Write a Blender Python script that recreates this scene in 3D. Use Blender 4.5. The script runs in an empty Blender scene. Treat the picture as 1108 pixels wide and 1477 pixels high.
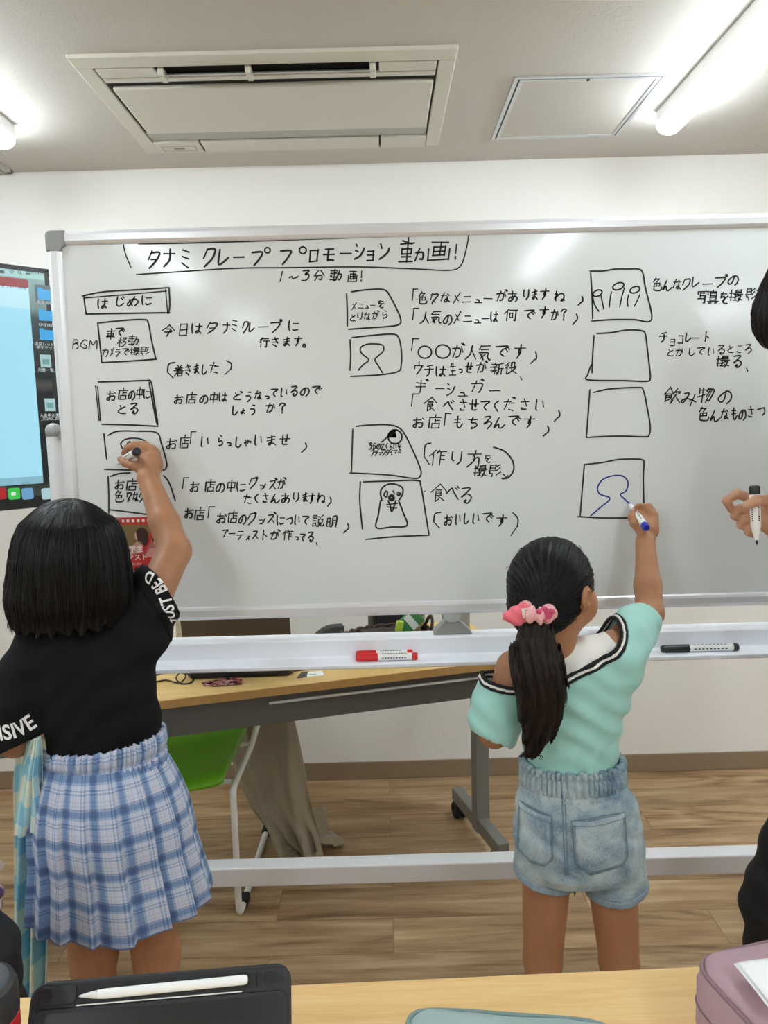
import bpy, bmesh, math, random
import numpy as np
import openvdb
from mathutils import Vector, Matrix
from mathutils.bvhtree import BVHTree

scene = bpy.context.scene
COL = scene.collection
random.seed(7)
RNG = np.random.default_rng(7)

# ------------------------------------------------------------------ camera, exposure, world
CAM_H = 1.434                       # lens height above the floor, metres
F_PX = 1110.0                       # focal length for the 1108 x 1477 frame
_d = np.array([-6 / F_PX, 126.5 / F_PX, 1.0]); _d /= np.linalg.norm(_d)      # world +Y seen from the camera
_x = np.array([1, .026, 0.0]); _x -= _x.dot(_d) * _d; _x /= np.linalg.norm(_x)
_z = np.cross(_d, _x)
if _z[1] < 0:
    _z = -_z
ROT = np.stack([_x, _d, _z])        # camera (right, up, forward) -> world
cam_data = bpy.data.cameras.new('camera')
cam = bpy.data.objects.new('camera', cam_data)
COL.objects.link(cam)
cam_data.sensor_fit = 'VERTICAL'
cam_data.sensor_height = 36.0
cam_data.sensor_width = 27.0
cam_data.lens = 36.0 * F_PX / 1477.0
cam_data.clip_start = 0.02
_M = Matrix.Identity(4)
for r in range(3):
    _M[r][0] = ROT[r, 0]; _M[r][1] = ROT[r, 1]; _M[r][2] = -ROT[r, 2]
_M[2][3] = CAM_H
cam.matrix_world = _M
scene.camera = cam
scene.view_settings.view_transform = 'Standard'
scene.view_settings.look = 'None'
scene.view_settings.gamma = 1.0
scene.view_settings.use_curve_mapping = False
scene.view_settings.exposure = 0.92
LAMP_STRENGTH = 26
LAMP_COLOR = (0.84, 0.945, 1.0)
world = bpy.data.worlds.new('world')
scene.world = world
world.use_nodes = True
world.node_tree.nodes['Background'].inputs[0].default_value = (0.8, 0.85, 0.9, 1)
world.node_tree.nodes['Background'].inputs[1].default_value = 0.05
scene.cycles.max_bounces = 10
scene.cycles.diffuse_bounces = 6

CEIL = 2.40
WALL = 2.995
BOARD = 1.80                        # front plane of the whiteboard frame


def ray(x, y):
    return ROT @ np.array([(x - 554) / F_PX, (738.5 - y) / F_PX, 1.0])


def P(x, y, Y):
    r = ray(x, y)
    return r * (Y / r[1]) + np.array([0, 0, CAM_H])


def PZ(x, y, z):
    r = ray(x, y)
    return r * ((z - CAM_H) / r[2]) + np.array([0, 0, CAM_H])


# ------------------------------------------------------------------ materials
def srgb(c):
    return tuple(((v / 255) / 12.92 if v / 255 <= .04045 else ((v / 255 + .055) / 1.055) ** 2.4) for v in c) + (1,)


class NT:
    def __init__(self, name):
        self.m = bpy.data.materials.new(name)
        self.m.use_nodes = True
        self.t = self.m.node_tree
        self.b = self.t.nodes['Principled BSDF']

    def n(self, typ, **kw):
        n = self.t.nodes.new(typ)
        for k, v in kw.items():
            if k.startswith('i_'):
                n.inputs[k[2:].replace('_', ' ')].default_value = v
            else:
                setattr(n, k, v)
        return n

    def l(self, a, b):
        self.t.links.new(a, b)

    def math(self, op, a, b=None, c=None):
        n = self.n('ShaderNodeMath', operation=op)
        for i, v in enumerate((a, b, c)):
            if v is None:
                continue
            if isinstance(v, (int, float)):
                n.inputs[i].default_value = v
            else:
                self.l(v, n.inputs[i])
        return n.outputs[0]

    def mix(self, fac, a, b, blend='MIX'):
        n = self.n('ShaderNodeMix', data_type='RGBA', blend_type=blend)
        for s, v in ((n.inputs['Factor'], fac), (n.inputs['A'], a), (n.inputs['B'], b)):
            if hasattr(v, 'is_linked'):
                self.l(v, s)
            else:
                s.default_value = v
        return n.outputs['Result']

    def ramp(self, fac, stops, interp='LINEAR'):
        n = self.n('ShaderNodeValToRGB')
        n.color_ramp.interpolation = interp
        e = n.color_ramp.elements
        while len(e) > 1:
            e.remove(e[-1])
        e[0].position, e[0].color = stops[0]
        for p, c in stops[1:]:
            q = e.new(p); q.color = c
        self.l(fac, n.inputs[0])
        return n.outputs[0]

    def coord(self, which='Object', scale=(1, 1, 1), rot=(0, 0, 0)):
        tc = self.n('ShaderNodeTexCoord')
        mp = self.n('ShaderNodeMapping')
        mp.inputs['Scale'].default_value = scale
        mp.inputs['Rotation'].default_value = rot
        self.l(tc.outputs[which], mp.inputs[0])
        return mp.outputs[0]

    def noise(self, vec, scale, detail=4, rough=.55, dist=0):
        n = self.n('ShaderNodeTexNoise')
        n.inputs['Scale'].default_value = scale
        n.inputs['Detail'].default_value = detail
        n.inputs['Roughness'].default_value = rough
        n.inputs['Distortion'].default_value = dist
        self.l(vec, n.inputs['Vector'])
        return n.outputs['Fac']

    def bump(self, h, strength, dist=.002):
        n = self.n('ShaderNodeBump')
        n.inputs['Strength'].default_value = strength
        n.inputs['Distance'].default_value = dist
        self.l(h, n.inputs['Height'])
        self.l(n.outputs[0], self.b.inputs['Normal'])


MATS = {}


def mat(name, c, rough=.5, metal=0, spec=.5, var=0, vscale=40, bump=0, bscale=200, emit=0, alpha=1, trans=0, sss=0, coat=0, stretch=(1, 1, 1), sheen=0):
    if name in MATS:
        return MATS[name]
    t = NT(name)
    b = t.b.inputs
    col = srgb(c)
    b['Base Color'].default_value = col
    b['Roughness'].default_value = rough
    b['Metallic'].default_value = metal
    b['Specular IOR Level'].default_value = spec
    b['Coat Weight'].default_value = coat
    b['Sheen Weight'].default_value = sheen
    if sss:
        b['Subsurface Weight'].default_value = sss
        b['Subsurface Radius'].default_value = (.012, .005, .003)
        b['Subsurface Scale'].default_value = 1.0
    if emit:
        b['Emission Color'].default_value = col
        b['Emission Strength'].default_value = emit
    if trans:
        b['Transmission Weight'].default_value = trans
    b['Alpha'].default_value = alpha
    v = t.coord('Object', stretch)
    if var:
        f = t.noise(v, vscale)
        dk = tuple(x * (1 - var) for x in col[:3]) + (1,)
        lt = tuple(min(1, x * (1 + var)) for x in col[:3]) + (1,)
        t.l(t.ramp(f, [(.3, dk), (.7, lt)]), b['Base Color'])
    if bump:
        t.bump(t.noise(v, bscale, 3), bump)
    MATS[name] = t.m
    return t.m


# ------------------------------------------------------------------ object helpers
def tag(o, label=None, cat=None, group=None, kind=None):
    if label: o['label'] = label
    if cat: o['category'] = cat
    if group: o['group'] = group
    if kind: o['kind'] = kind
    return o


def thing(name, label, cat, loc, group=None):
    o = bpy.data.objects.new(name, None)
    o.empty_display_size = .05
    COL.objects.link(o)
    o.location = Vector(loc)
    o['base'] = list(map(float, loc))
    return tag(o, label, cat, group)


def set_parent(o, parent):
    o.parent = parent
    base = parent
    while base is not None and base.type != 'EMPTY':
        base = base.parent
    if parent.type == 'EMPTY':
        o.matrix_parent_inverse = Matrix.Translation(-Vector(parent['base']))
    # children of a mesh part share its (identity) local frame


def link(name, me, parent=None, label=None):
    o = bpy.data.objects.new(name, me)
    COL.objects.link(o)
    if parent is not None:
        set_parent(o, parent)
    if label:
        o['label'] = label
    return o


class MB:
    """collects shapes and links them as one mesh object"""
    def __init__(self):
        self.v = []; self.f = []; self.m = []; self.uv = None

    def add(self, vs, fs, mi=0):
        k = len(self.v)
        self.v += [tuple(map(float, p)) for p in vs]
        self.f += [tuple(i + k for i in q) for q in fs]
        self.m += [mi] * len(fs)
        return self

    def box(self, c, s, R=None, mi=0):
        c = np.array(c, float); s = np.array(s, float) / 2
        vs = []
        for i in (-1, 1):
            for j in (-1, 1):
                for k in (-1, 1):
                    q = np.array([i, j, k]) * s
                    if R is not None: q = R @ q
                    vs.append(c + q)
        return self.add(vs, [(0, 1, 3, 2), (4, 6, 7, 5), (0, 4, 5, 1), (2, 3, 7, 6), (0, 2, 6, 4), (1, 5, 7, 3)], mi)

    def box2(self, lo, hi, mi=0):
        lo = np.array(lo, float); hi = np.array(hi, float)
        return self.box((lo + hi) / 2, hi - lo, None, mi)

    def bar(self, p, q, w, h, up=(0, 0, 1), mi=0):
        p = np.array(p, float); q = np.array(q, float)
        a = q - p; L = np.linalg.norm(a); a /= L
        s = np.cross(a, up); s /= np.linalg.norm(s)
        u = np.cross(s, a)
        return self.box((p + q) / 2, (w, L, h), np.stack([s, a, u], 1), mi)

    def tube(self, pts, r, n=10, mi=0, caps=True, flat=None, twist=None):
        pts = [np.array(p, float) for p in pts]
        rs = r if hasattr(r, '__len__') else [r] * len(pts)
        rings = []
        a0 = None
        for i, p in enumerate(pts):
            t = pts[min(i + 1, len(pts) - 1)] - pts[max(i - 1, 0)]
            t = t / (np.linalg.norm(t) + 1e-12)
            if a0 is None:
                ref = np.array([0, 0, 1.0]) if abs(t[2]) < .9 else np.array([1.0, 0, 0])
                a0 = np.cross(t, ref)
            a0 = a0 - a0.dot(t) * t
            a0 /= np.linalg.norm(a0) + 1e-12
            b0 = np.cross(t, a0)
            rings.append([p + rs[i] * (math.cos(2 * math.pi * k / n) * a0 + math.sin(2 * math.pi * k / n) * b0) for k in range(n)])
        return self.loft(rings, True, caps, mi)

    def loft(self, rings, closed=True, caps=True, mi=0):
        n = len(rings[0]); m = len(rings)
        vs = [p for rg in rings for p in rg]
        fs = []
        for i in range(m - 1):
            for k in range(n if closed else n - 1):
                k2 = (k + 1) % n
                fs.append((i * n + k, i * n + k2, (i + 1) * n + k2, (i + 1) * n + k))
        if caps and closed:
            fs.append(tuple(range(n - 1, -1, -1)))
            fs.append(tuple((m - 1) * n + k for k in range(n)))
        return self.add(vs, fs, mi)

    def lathe(self, prof, c, axis=(0, 0, 1), n=24, mi=0, caps=True):
        c = np.array(c, float); ax = np.array(axis, float); ax /= np.linalg.norm(ax)
        ref = np.array([1.0, 0, 0]) if abs(ax[0]) < .9 else np.array([0, 1.0, 0])
        a = np.cross(ax, ref); a /= np.linalg.norm(a); b = np.cross(ax, a)
        rings = [[c + ax * z + r * (math.cos(2 * math.pi * k / n) * a + math.sin(2 * math.pi * k / n) * b) for k in range(n)] for r, z in prof]
        return self.loft(rings, True, caps, mi)

    def prism(self, poly, off, mi=0):
        """poly: planar list of 3-D points, extruded by off"""
        n = len(poly); off = np.array(off, float)
        vs = [np.array(p, float) for p in poly] + [np.array(p, float) + off for p in poly]
        fs = [tuple(range(n - 1, -1, -1)), tuple(range(n, 2 * n))] + [(k, (k + 1) % n, n + (k + 1) % n, n + k) for k in range(n)]
        return self.add(vs, fs, mi)

    def build(self, name, mats, parent=None, smooth=False, bevel=0, label=None, segs=2, fix=True, auto=None, subsurf=0, solid=0):
        me = bpy.data.meshes.new(name)
        me.from_pydata(self.v, [], self.f)
        mats = mats if isinstance(mats, (list, tuple)) else [mats]
        for m in mats:
            me.materials.append(m)
        if len(mats) > 1:
            me.polygons.foreach_set('material_index', self.m)
        if self.uv is not None:
            lay = me.uv_layers.new(name='UVMap')
            idx = np.zeros(len(me.loops), np.int32)
            me.loops.foreach_get('vertex_index', idx)
            lay.data.foreach_set('uv', np.array(self.uv, np.float32)[idx].ravel())
        if fix:
            bm = bmesh.new(); bm.from_mesh(me)
            bmesh.ops.recalc_face_normals(bm, faces=bm.faces[:])
            bm.to_mesh(me); bm.free()
        if smooth:
            me.shade_smooth()
        if auto is not None:
            me.shade_smooth()
            bm = bmesh.new(); bm.from_mesh(me)
            for e in bm.edges:
                if len(e.link_faces) == 2 and e.calc_face_angle(0) > auto:
                    e.smooth = False
            bm.to_mesh(me); bm.free()
        me.update()
        o = link(name, me, parent, label)
        if solid:
            md = o.modifiers.new('solid', 'SOLIDIFY'); md.thickness = solid; md.offset = 0
        if bevel:
            md = o.modifiers.new('bevel', 'BEVEL'); md.width = bevel; md.segments = segs; md.limit_method = 'ANGLE'; md.angle_limit = .6
            md.harden_normals = False
        if subsurf:
            md = o.modifiers.new('sub', 'SUBSURF'); md.levels = subsurf; md.render_levels = subsurf
        return o


def struct(o):
    o['kind'] = 'structure'
    return o


def rotz(a):
    c, s = math.cos(a), math.sin(a)
    return np.array([[c, -s, 0], [s, c, 0], [0, 0, 1.0]])


def unit(v):
    v = np.array(v, float)
    return v / np.linalg.norm(v)


def smooth_path(pts, k=4, closed=False):
    """Catmull-Rom through the points"""
    pts = [np.array(p, float) for p in pts]
    if len(pts) < 3:
        return pts
    out = []
    n = len(pts)
    for i in range(n if closed else n - 1):
        g = (lambda j: pts[j % n]) if closed else (lambda j: pts[min(max(j, 0), n - 1)])
        p0, p1, p2, p3 = g(i - 1), g(i), g(i + 1), g(i + 2)
        for s in range(k):
            t = s / k
            out.append(.5 * (2 * p1 + (p2 - p0) * t + (2 * p0 - 5 * p1 + 4 * p2 - p3) * t * t + (3 * p1 - p0 - 3 * p2 + p3) * t ** 3))
    out.append(pts[0] if closed else pts[-1])
    return out


def text_geo(body, size=1.0, bold=0.0, align='LEFT'):
    cu = bpy.data.curves.new('txt', 'FONT')
    cu.body = body; cu.size = size; cu.offset = bold; cu.align_x = align; cu.resolution_u = 3
    o = bpy.data.objects.new('txt', cu)
    COL.objects.link(o)
    dg = bpy.context.evaluated_depsgraph_get()
    me = o.evaluated_get(dg).to_mesh()
    vs = [tuple(v.co) for v in me.vertices]; fs = [tuple(p.vertices) for p in me.polygons]
    o.evaluated_get(dg).to_mesh_clear()
    bpy.data.objects.remove(o); bpy.data.curves.remove(cu)
    return np.array(vs) if vs else np.zeros((0, 3)), fs


# ------------------------------------------------------------------ implicit surfaces for bodies, cloth and hair
class SDF:
    def __init__(self, lo, hi, vox):
        self.lo = np.array(lo, float); self.vox = vox
        self.n = np.ceil((np.array(hi) - self.lo) / vox).astype(int) + 1
        self.d = np.full(self.n, .5, np.float32)

    def axes(self, sl=None):
        r = []
        for k in range(3):
            a = (self.lo[k] + self.vox * np.arange(self.n[k])).astype(np.float32)
            if sl is not None: a = a[sl[k]]
            r.append(a.reshape([-1 if j == k else 1 for j in range(3)]))
        return r

    def block(self, lo, hi):
        a = np.clip(np.floor((np.array(lo) - self.lo) / self.vox).astype(int), 0, self.n)
        b = np.clip(np.ceil((np.array(hi) - self.lo) / self.vox).astype(int) + 1, 0, self.n)
        if (b <= a).any(): return None
        return tuple(slice(x, y) for x, y in zip(a, b))

    def merge(self, sl, d, k, mode):
        o = self.d[sl]
        if mode == 'sub':
            self.d[sl] = np.maximum(o, -d); return
        if k <= 0:
            self.d[sl] = np.minimum(o, d); return
        h = np.clip(.5 + .5 * (d - o) / k, 0, 1)
        self.d[sl] = d * (1 - h) + o * h - k * h * (1 - h)

    def cap(self, a, b, ra, rb=None, k=.01, flat=None, mode='add', pad=.04):
        rb = ra if rb is None else rb
        a = np.array(a, np.float32); b = np.array(b, np.float32)
        m = max(ra, rb) * (1 if flat is None else max(1, flat[1])) + pad + k
        sl = self.block(np.minimum(a, b) - m, np.maximum(a, b) + m)
        if sl is None: return self
        X, Y, Z = self.axes(sl)
        X = X - a[0]; Y = Y - a[1]; Z = Z - a[2]
        ba = b - a; L2 = float(ba.dot(ba)) + 1e-12
        sc = 1
        if flat is not None:                       # squash along direction flat[0] by flat[1]
            nn = unit(flat[0]).astype(np.float32); ff = flat[1]
            q = (X * nn[0] + Y * nn[1] + Z * nn[2])
            h0 = np.clip((X * ba[0] + Y * ba[1] + Z * ba[2]) / L2, 0, 1)
            q = q - h0 * float(ba.dot(nn))
            e = q * (1 / ff - 1)
            h = h0
            dx = X - ba[0] * h + nn[0] * e; dy = Y - ba[1] * h + nn[1] * e; dz = Z - ba[2] * h + nn[2] * e
            d = (np.sqrt(dx * dx + dy * dy + dz * dz) - (ra + (rb - ra) * h)) * min(1, ff if ff < 1 else 1)
        else:
            h = np.clip((X * ba[0] + Y * ba[1] + Z * ba[2]) / L2, 0, 1)
            dx = X - ba[0] * h; dy = Y - ba[1] * h; dz = Z - ba[2] * h
            d = np.sqrt(dx * dx + dy * dy + dz * dz) - (ra + (rb - ra) * h)
        self.merge(sl, d.astype(np.float32), k, mode)
        return self

    def chain(self, pts, rs, k=.01, mode='add'):
        for i in range(len(pts) - 1):
            self.cap(pts[i], pts[i + 1], rs[i], rs[i + 1], k if i == 0 else min(k, .006), mode=mode)
        return self

    def ell(self, c, r, R=None, k=.01, mode='add', pad=.04):
        c = np.array(c, float); r = np.array(r, float)
        m = r.max() + pad + k
        sl = self.block(c - m, c + m)
        if sl is None: return self
        X, Y, Z = self.axes(sl)
        X = X - np.float32(c[0]); Y = Y - np.float32(c[1]); Z = Z - np.float32(c[2])
        if R is not None:                          # columns of R are the ellipsoid axes
            R = R.astype(np.float32)
            A = X * R[0, 0] + Y * R[1, 0] + Z * R[2, 0]
            B = X * R[0, 1] + Y * R[1, 1] + Z * R[2, 1]
            C = X * R[0, 2] + Y * R[1, 2] + Z * R[2, 2]
        else:
            A, B, C = X, Y, Z
        k0 = np.sqrt((A / r[0]) ** 2 + (B / r[1]) ** 2 + (C / r[2]) ** 2)
        k1 = np.sqrt((A / r[0] ** 2) ** 2 + (B / r[1] ** 2) ** 2 + (C / r[2] ** 2) ** 2) + 1e-6
        self.merge(sl, (k0 * (k0 - 1) / k1).astype(np.float32), k, mode)
        return self

    def col(self, rows, k=.01, yaw=0, mode='add', pad=.04, cap=True):
        """vertical column with elliptic sections; rows: (cx, cy, z, a, b) from top to bottom or bottom to top"""
        rows = sorted(rows, key=lambda r: r[2])
        A = np.array(rows, float)
        m = A[:, 3:5].max() + pad + k
        sl = self.block([A[:, 0].min() - m, A[:, 1].min() - m, A[0, 2] - pad], [A[:, 0].max() + m, A[:, 1].max() + m, A[-1, 2] + pad])
        if sl is None: return self
        X, Y, Z = self.axes(sl)
        z = np.clip(Z.ravel(), A[0, 2], A[-1, 2])
        ii = lambda j: np.interp(z, A[:, 2], A[:, j]).astype(np.float32).reshape(1, 1, -1)
        cx, cy, a, b = ii(0), ii(1), ii(3), ii(4)
        c, s = math.cos(yaw), math.sin(yaw)
        U = (X - cx) * c + (Y - cy) * s
        V = -(X - cx) * s + (Y - cy) * c
        q = np.sqrt((U / a) ** 2 + (V / b) ** 2) + 1e-6
        g = np.sqrt((U / a ** 2) ** 2 + (V / b ** 2) ** 2) + 1e-6
        d = q * (q - 1) / g
        d = np.clip(d, -.2, .3)
        dz = np.maximum(A[0, 2] - Z, Z - A[-1, 2])
        if cap:
            d = np.where(dz > 0, np.sqrt(np.maximum(d, 0) ** 2 + dz ** 2), d)
        self.merge(sl, d.astype(np.float32), k, mode)
        return self

    def clip(self, fn):
        """keep where fn(X, Y, Z) < 0"""
        X, Y, Z = self.axes()
        self.d = np.maximum(self.d, fn(X, Y, Z).astype(np.float32))
        return self

    def add_field(self, fn):
        X, Y, Z = self.axes()
        self.d = (self.d + fn(X, Y, Z)).astype(np.float32)
        return self

    def copy(self):
        s = SDF.__new__(SDF)
        s.lo, s.vox, s.n, s.d = self.lo, self.vox, self.n, self.d.copy()
        return s

    def mesh(self, iso=0.0):
        w = 4 * self.vox
        d = np.clip(self.d - iso, -w, w)
        d[0] = w; d[-1] = w; d[:, 0] = w; d[:, -1] = w; d[:, :, 0] = w; d[:, :, -1] = w
        g = openvdb.FloatGrid(background=w)
        g.copyFromArray(np.ascontiguousarray(d))
        pts, quads = g.convertToQuads(isovalue=0.0)
        return pts * self.vox + self.lo, quads

    def build(self, name, m, parent=None, iso=0.0, smooth=2, label=None, keep_largest=False):
        pts, quads = self.mesh(iso)
        pts = np.array(pts, float)
        a = pts[quads[:, 0]]; b = pts[quads[:, 1]]; c = pts[quads[:, 2]]
        if len(quads) and np.einsum('ij,ij->i', a - pts.mean(0), np.cross(b - a, c - a)).sum() < 0:
            quads = quads[:, ::-1]
        for _ in range(smooth):                   # light laplacian pass
            acc = np.zeros_like(pts); cnt = np.zeros(len(pts))
            for i in range(4):
                np.add.at(acc, quads[:, i], pts[quads[:, (i + 1) % 4]]); np.add.at(cnt, quads[:, i], 1)
                np.add.at(acc, quads[:, i], pts[quads[:, (i - 1) % 4]]); np.add.at(cnt, quads[:, i], 1)
            pts = pts * .5 + acc / np.maximum(cnt, 1)[:, None] * .5
        me = bpy.data.meshes.new(name)
        me.vertices.add(len(pts)); me.vertices.foreach_set('co', pts.astype(np.float32).ravel())
        me.loops.add(quads.size); me.loops.foreach_set('vertex_index', quads.astype(np.int32).ravel())
        me.polygons.add(len(quads))
        me.polygons.foreach_set('loop_start', np.arange(0, quads.size, 4, dtype=np.int32))
        me.update(calc_edges=True)
        for x in (m if isinstance(m, (list, tuple)) else [m]):
            me.materials.append(x)
        me.shade_smooth()
        return link(name, me, parent, label)


def bvh_of(o):
    me = o.data
    return BVHTree.FromPolygons([v.co[:] for v in me.vertices], [p.vertices[:] for p in me.polygons])

# ------------------------------------------------------------------ shared materials
def floor_material():
    t = NT('wood_floor')
    v = t.coord('Object')
    br = t.n('ShaderNodeTexBrick')
    br.offset = .37; br.offset_frequency = 2; br.squash = 1
    br.inputs['Scale'].default_value = 1
    br.inputs['Brick Width'].default_value = .92
    br.inputs['Row Height'].default_value = .15
    br.inputs['Mortar Size'].default_value = .0012
    br.inputs['Color1'].default_value = (0, 0, 0, 1); br.inputs['Color2'].default_value = (1, 1, 1, 1); br.inputs['Mortar'].default_value = (.5, .5, .5, 1)
    t.l(v, br.inputs[0])
    # every plank gets its own grain offset
    off = t.n('ShaderNodeVectorMath', operation='SCALE'); off.inputs['Scale'].default_value = 7.3
    t.l(br.outputs['Color'], off.inputs[0])
    ad = t.n('ShaderNodeVectorMath', operation='ADD')
    t.l(v, ad.inputs[0]); t.l(off.outputs[0], ad.inputs[1])
    mp = t.n('ShaderNodeMapping'); mp.inputs['Scale'].default_value = (.8, 8.0, 1)
    t.l(ad.outputs[0], mp.inputs[0])
    g1 = t.noise(mp.outputs[0], 2.0, 8, .60, .5)
    mp2 = t.n('ShaderNodeMapping'); mp2.inputs['Scale'].default_value = (2.5, 60, 1)
    t.l(ad.outputs[0], mp2.inputs[0])
    g2 = t.noise(mp2.outputs[0], 2, 3, .6)
    mp3 = t.n('ShaderNodeMapping'); mp3.inputs['Scale'].default_value = (1.1, 5.5, 1)
    t.l(ad.outputs[0], mp3.inputs[0])
    field = t.noise(mp3.outputs[0], 1.1, 2, .5, .6)                  # growth rings: contour lines of a slow field
    rings = t.math('PINGPONG', t.math('MULTIPLY', field, 14), 1)
    gate = t.ramp(t.noise(mp3.outputs[0], .7, 1, .5), [(.48, (0, 0, 0, 1)), (.62, (1, 1, 1, 1))])
    rings = t.math('MULTIPLY', t.math('SUBTRACT', rings, .5), gate)
    f = t.math('ADD', t.math('MULTIPLY', g1, .80), t.math('MULTIPLY', g2, .20))
    f = t.math('ADD', f, t.math('MULTIPLY', rings, .14))
    c = t.ramp(f, [(.34, srgb((112, 84, 56))), (.45, srgb((152, 122, 88))), (.54, srgb((171, 142, 107))), (.66, srgb((192, 166, 131)))])
    tone = t.n('ShaderNodeMapRange'); tone.inputs['To Min'].default_value = .88; tone.inputs['To Max'].default_value = 1.06
    sp = t.n('ShaderNodeSeparateColor'); t.l(br.outputs['Color'], sp.inputs[0]); t.l(sp.outputs[0], tone.inputs[0])
    hs = t.n('ShaderNodeHueSaturation'); t.l(tone.outputs[0], hs.inputs['Value']); t.l(c, hs.inputs['Color'])
    kn = t.n('ShaderNodeTexVoronoi'); kn.inputs['Scale'].default_value = 2.1
    mpk = t.n('ShaderNodeMapping'); mpk.inputs['Scale'].default_value = (1, 2.2, 1); t.l(v, mpk.inputs[0]); t.l(mpk.outputs[0], kn.inputs['Vector'])
    kf = t.ramp(kn.outputs['Distance'], [(0, (1, 1, 1, 1)), (.022, (.8, .8, .8, 1)), (.06, (0, 0, 0, 1))])
    c2 = t.mix(t.math('MULTIPLY', kf, .7), hs.outputs[0], srgb((84, 60, 40)))
    c3 = t.mix(t.math('MULTIPLY', br.outputs['Fac'], .55), c2, srgb((92, 70, 50)))
    t.l(c3, t.b.inputs['Base Color'])
    t.b.inputs['Roughness'].default_value = .5
    t.b.inputs['Specular IOR Level'].default_value = .35
    t.bump(t.math('SUBTRACT', f, t.math('MULTIPLY', br.outputs['Fac'], .5)), .05, .002)
    return t.m


def wood_top_material(name, cols, stretch=(3, 60, 3), rough=.42, rot=(0, 0, 0)):
    t = NT(name)
    v = t.coord('Object', stretch, rot)
    f = t.math('ADD', t.math('MULTIPLY', t.noise(v, 1.5, 5, .6, .8), .7), t.math('MULTIPLY', t.noise(v, 9, 2, .5), .3))
    t.l(t.ramp(f, [(.3, srgb(cols[0])), (.5, srgb(cols[1])), (.72, srgb(cols[2]))]), t.b.inputs['Base Color'])
    t.b.inputs['Roughness'].default_value = rough
    t.b.inputs['Specular IOR Level'].default_value = .35
    return t.m


def wallpaper(name, c, scale=150, strength=.35):
    t = NT(name)
    t.b.inputs['Base Color'].default_value = srgb(c)
    t.b.inputs['Roughness'].default_value = .85
    t.b.inputs['Specular IOR Level'].default_value = .2
    v = t.coord('Object')
    h = t.math('ADD', t.noise(v, scale, 3, .6, .3), t.math('MULTIPLY', t.noise(v, scale * .25, 2, .5), .6))
    t.bump(h, strength, .0016)
    return t.m


M_FLOOR = floor_material()
M_WALL = wallpaper('white_wallpaper', (230, 227, 222), 120, .45)
M_CEIL = wallpaper('ceiling_wallpaper', (202, 197, 190), 170, .4)
M_BASE = mat('tan_vinyl', (139, 119, 96), .5, var=.04, vscale=8)
M_ACW = mat('ivory_plastic', (208, 203, 191), .45)
M_ACG = mat('grey_louver_plastic', (170, 168, 160), .45)
M_DARK = mat('dark_cavity', (26, 25, 22), .8)
M_ALU = mat('aluminium', (196, 197, 197), .35, .75)
M_WHITE = mat('white_plastic', (236, 236, 234), .4)
M_BLACK = mat('black_plastic', (20, 20, 21), .45)
M_RUBBER = mat('black_rubber', (16, 16, 17), .7)

# ------------------------------------------------------------------ room shell
XL, XR, YB = -4.35, 4.15, -4.6
struct(MB().box2((XL - .1, YB - .1, -.1), (XR + .1, WALL + .1, 0)).build('floor', M_FLOOR))
struct(MB().box2((XL - .1, YB - .1, CEIL), (XR + .1, WALL + .1, CEIL + .1)).build('ceiling', M_CEIL))
struct(MB().box2((XL - .1, WALL, 0), (XR + .1, WALL + .1, CEIL)).build('wall_back', M_WALL))
struct(MB().box2((XL - .1, YB, 0), (XL, WALL, CEIL)).build('wall_left', M_WALL))
struct(MB().box2((XR, YB, 0), (XR + .1, WALL, CEIL)).build('wall_right', M_WALL))
struct(MB().box2((XL - .1, YB - .1, 0), (XR + .1, YB, CEIL)).build('wall_front', M_WALL))
struct(MB().box2((XL, WALL - .007, 0), (XR, WALL, .075)).build('baseboard_back', M_BASE, bevel=.003))
struct(MB().box2((XL, YB, 0), (XL + .007, WALL - .007, .075)).build('baseboard_left', M_BASE, bevel=.003))
struct(MB().box2((XR - .007, YB, 0), (XR, WALL - .007, .075)).build('baseboard_right', M_BASE, bevel=.003))

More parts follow.
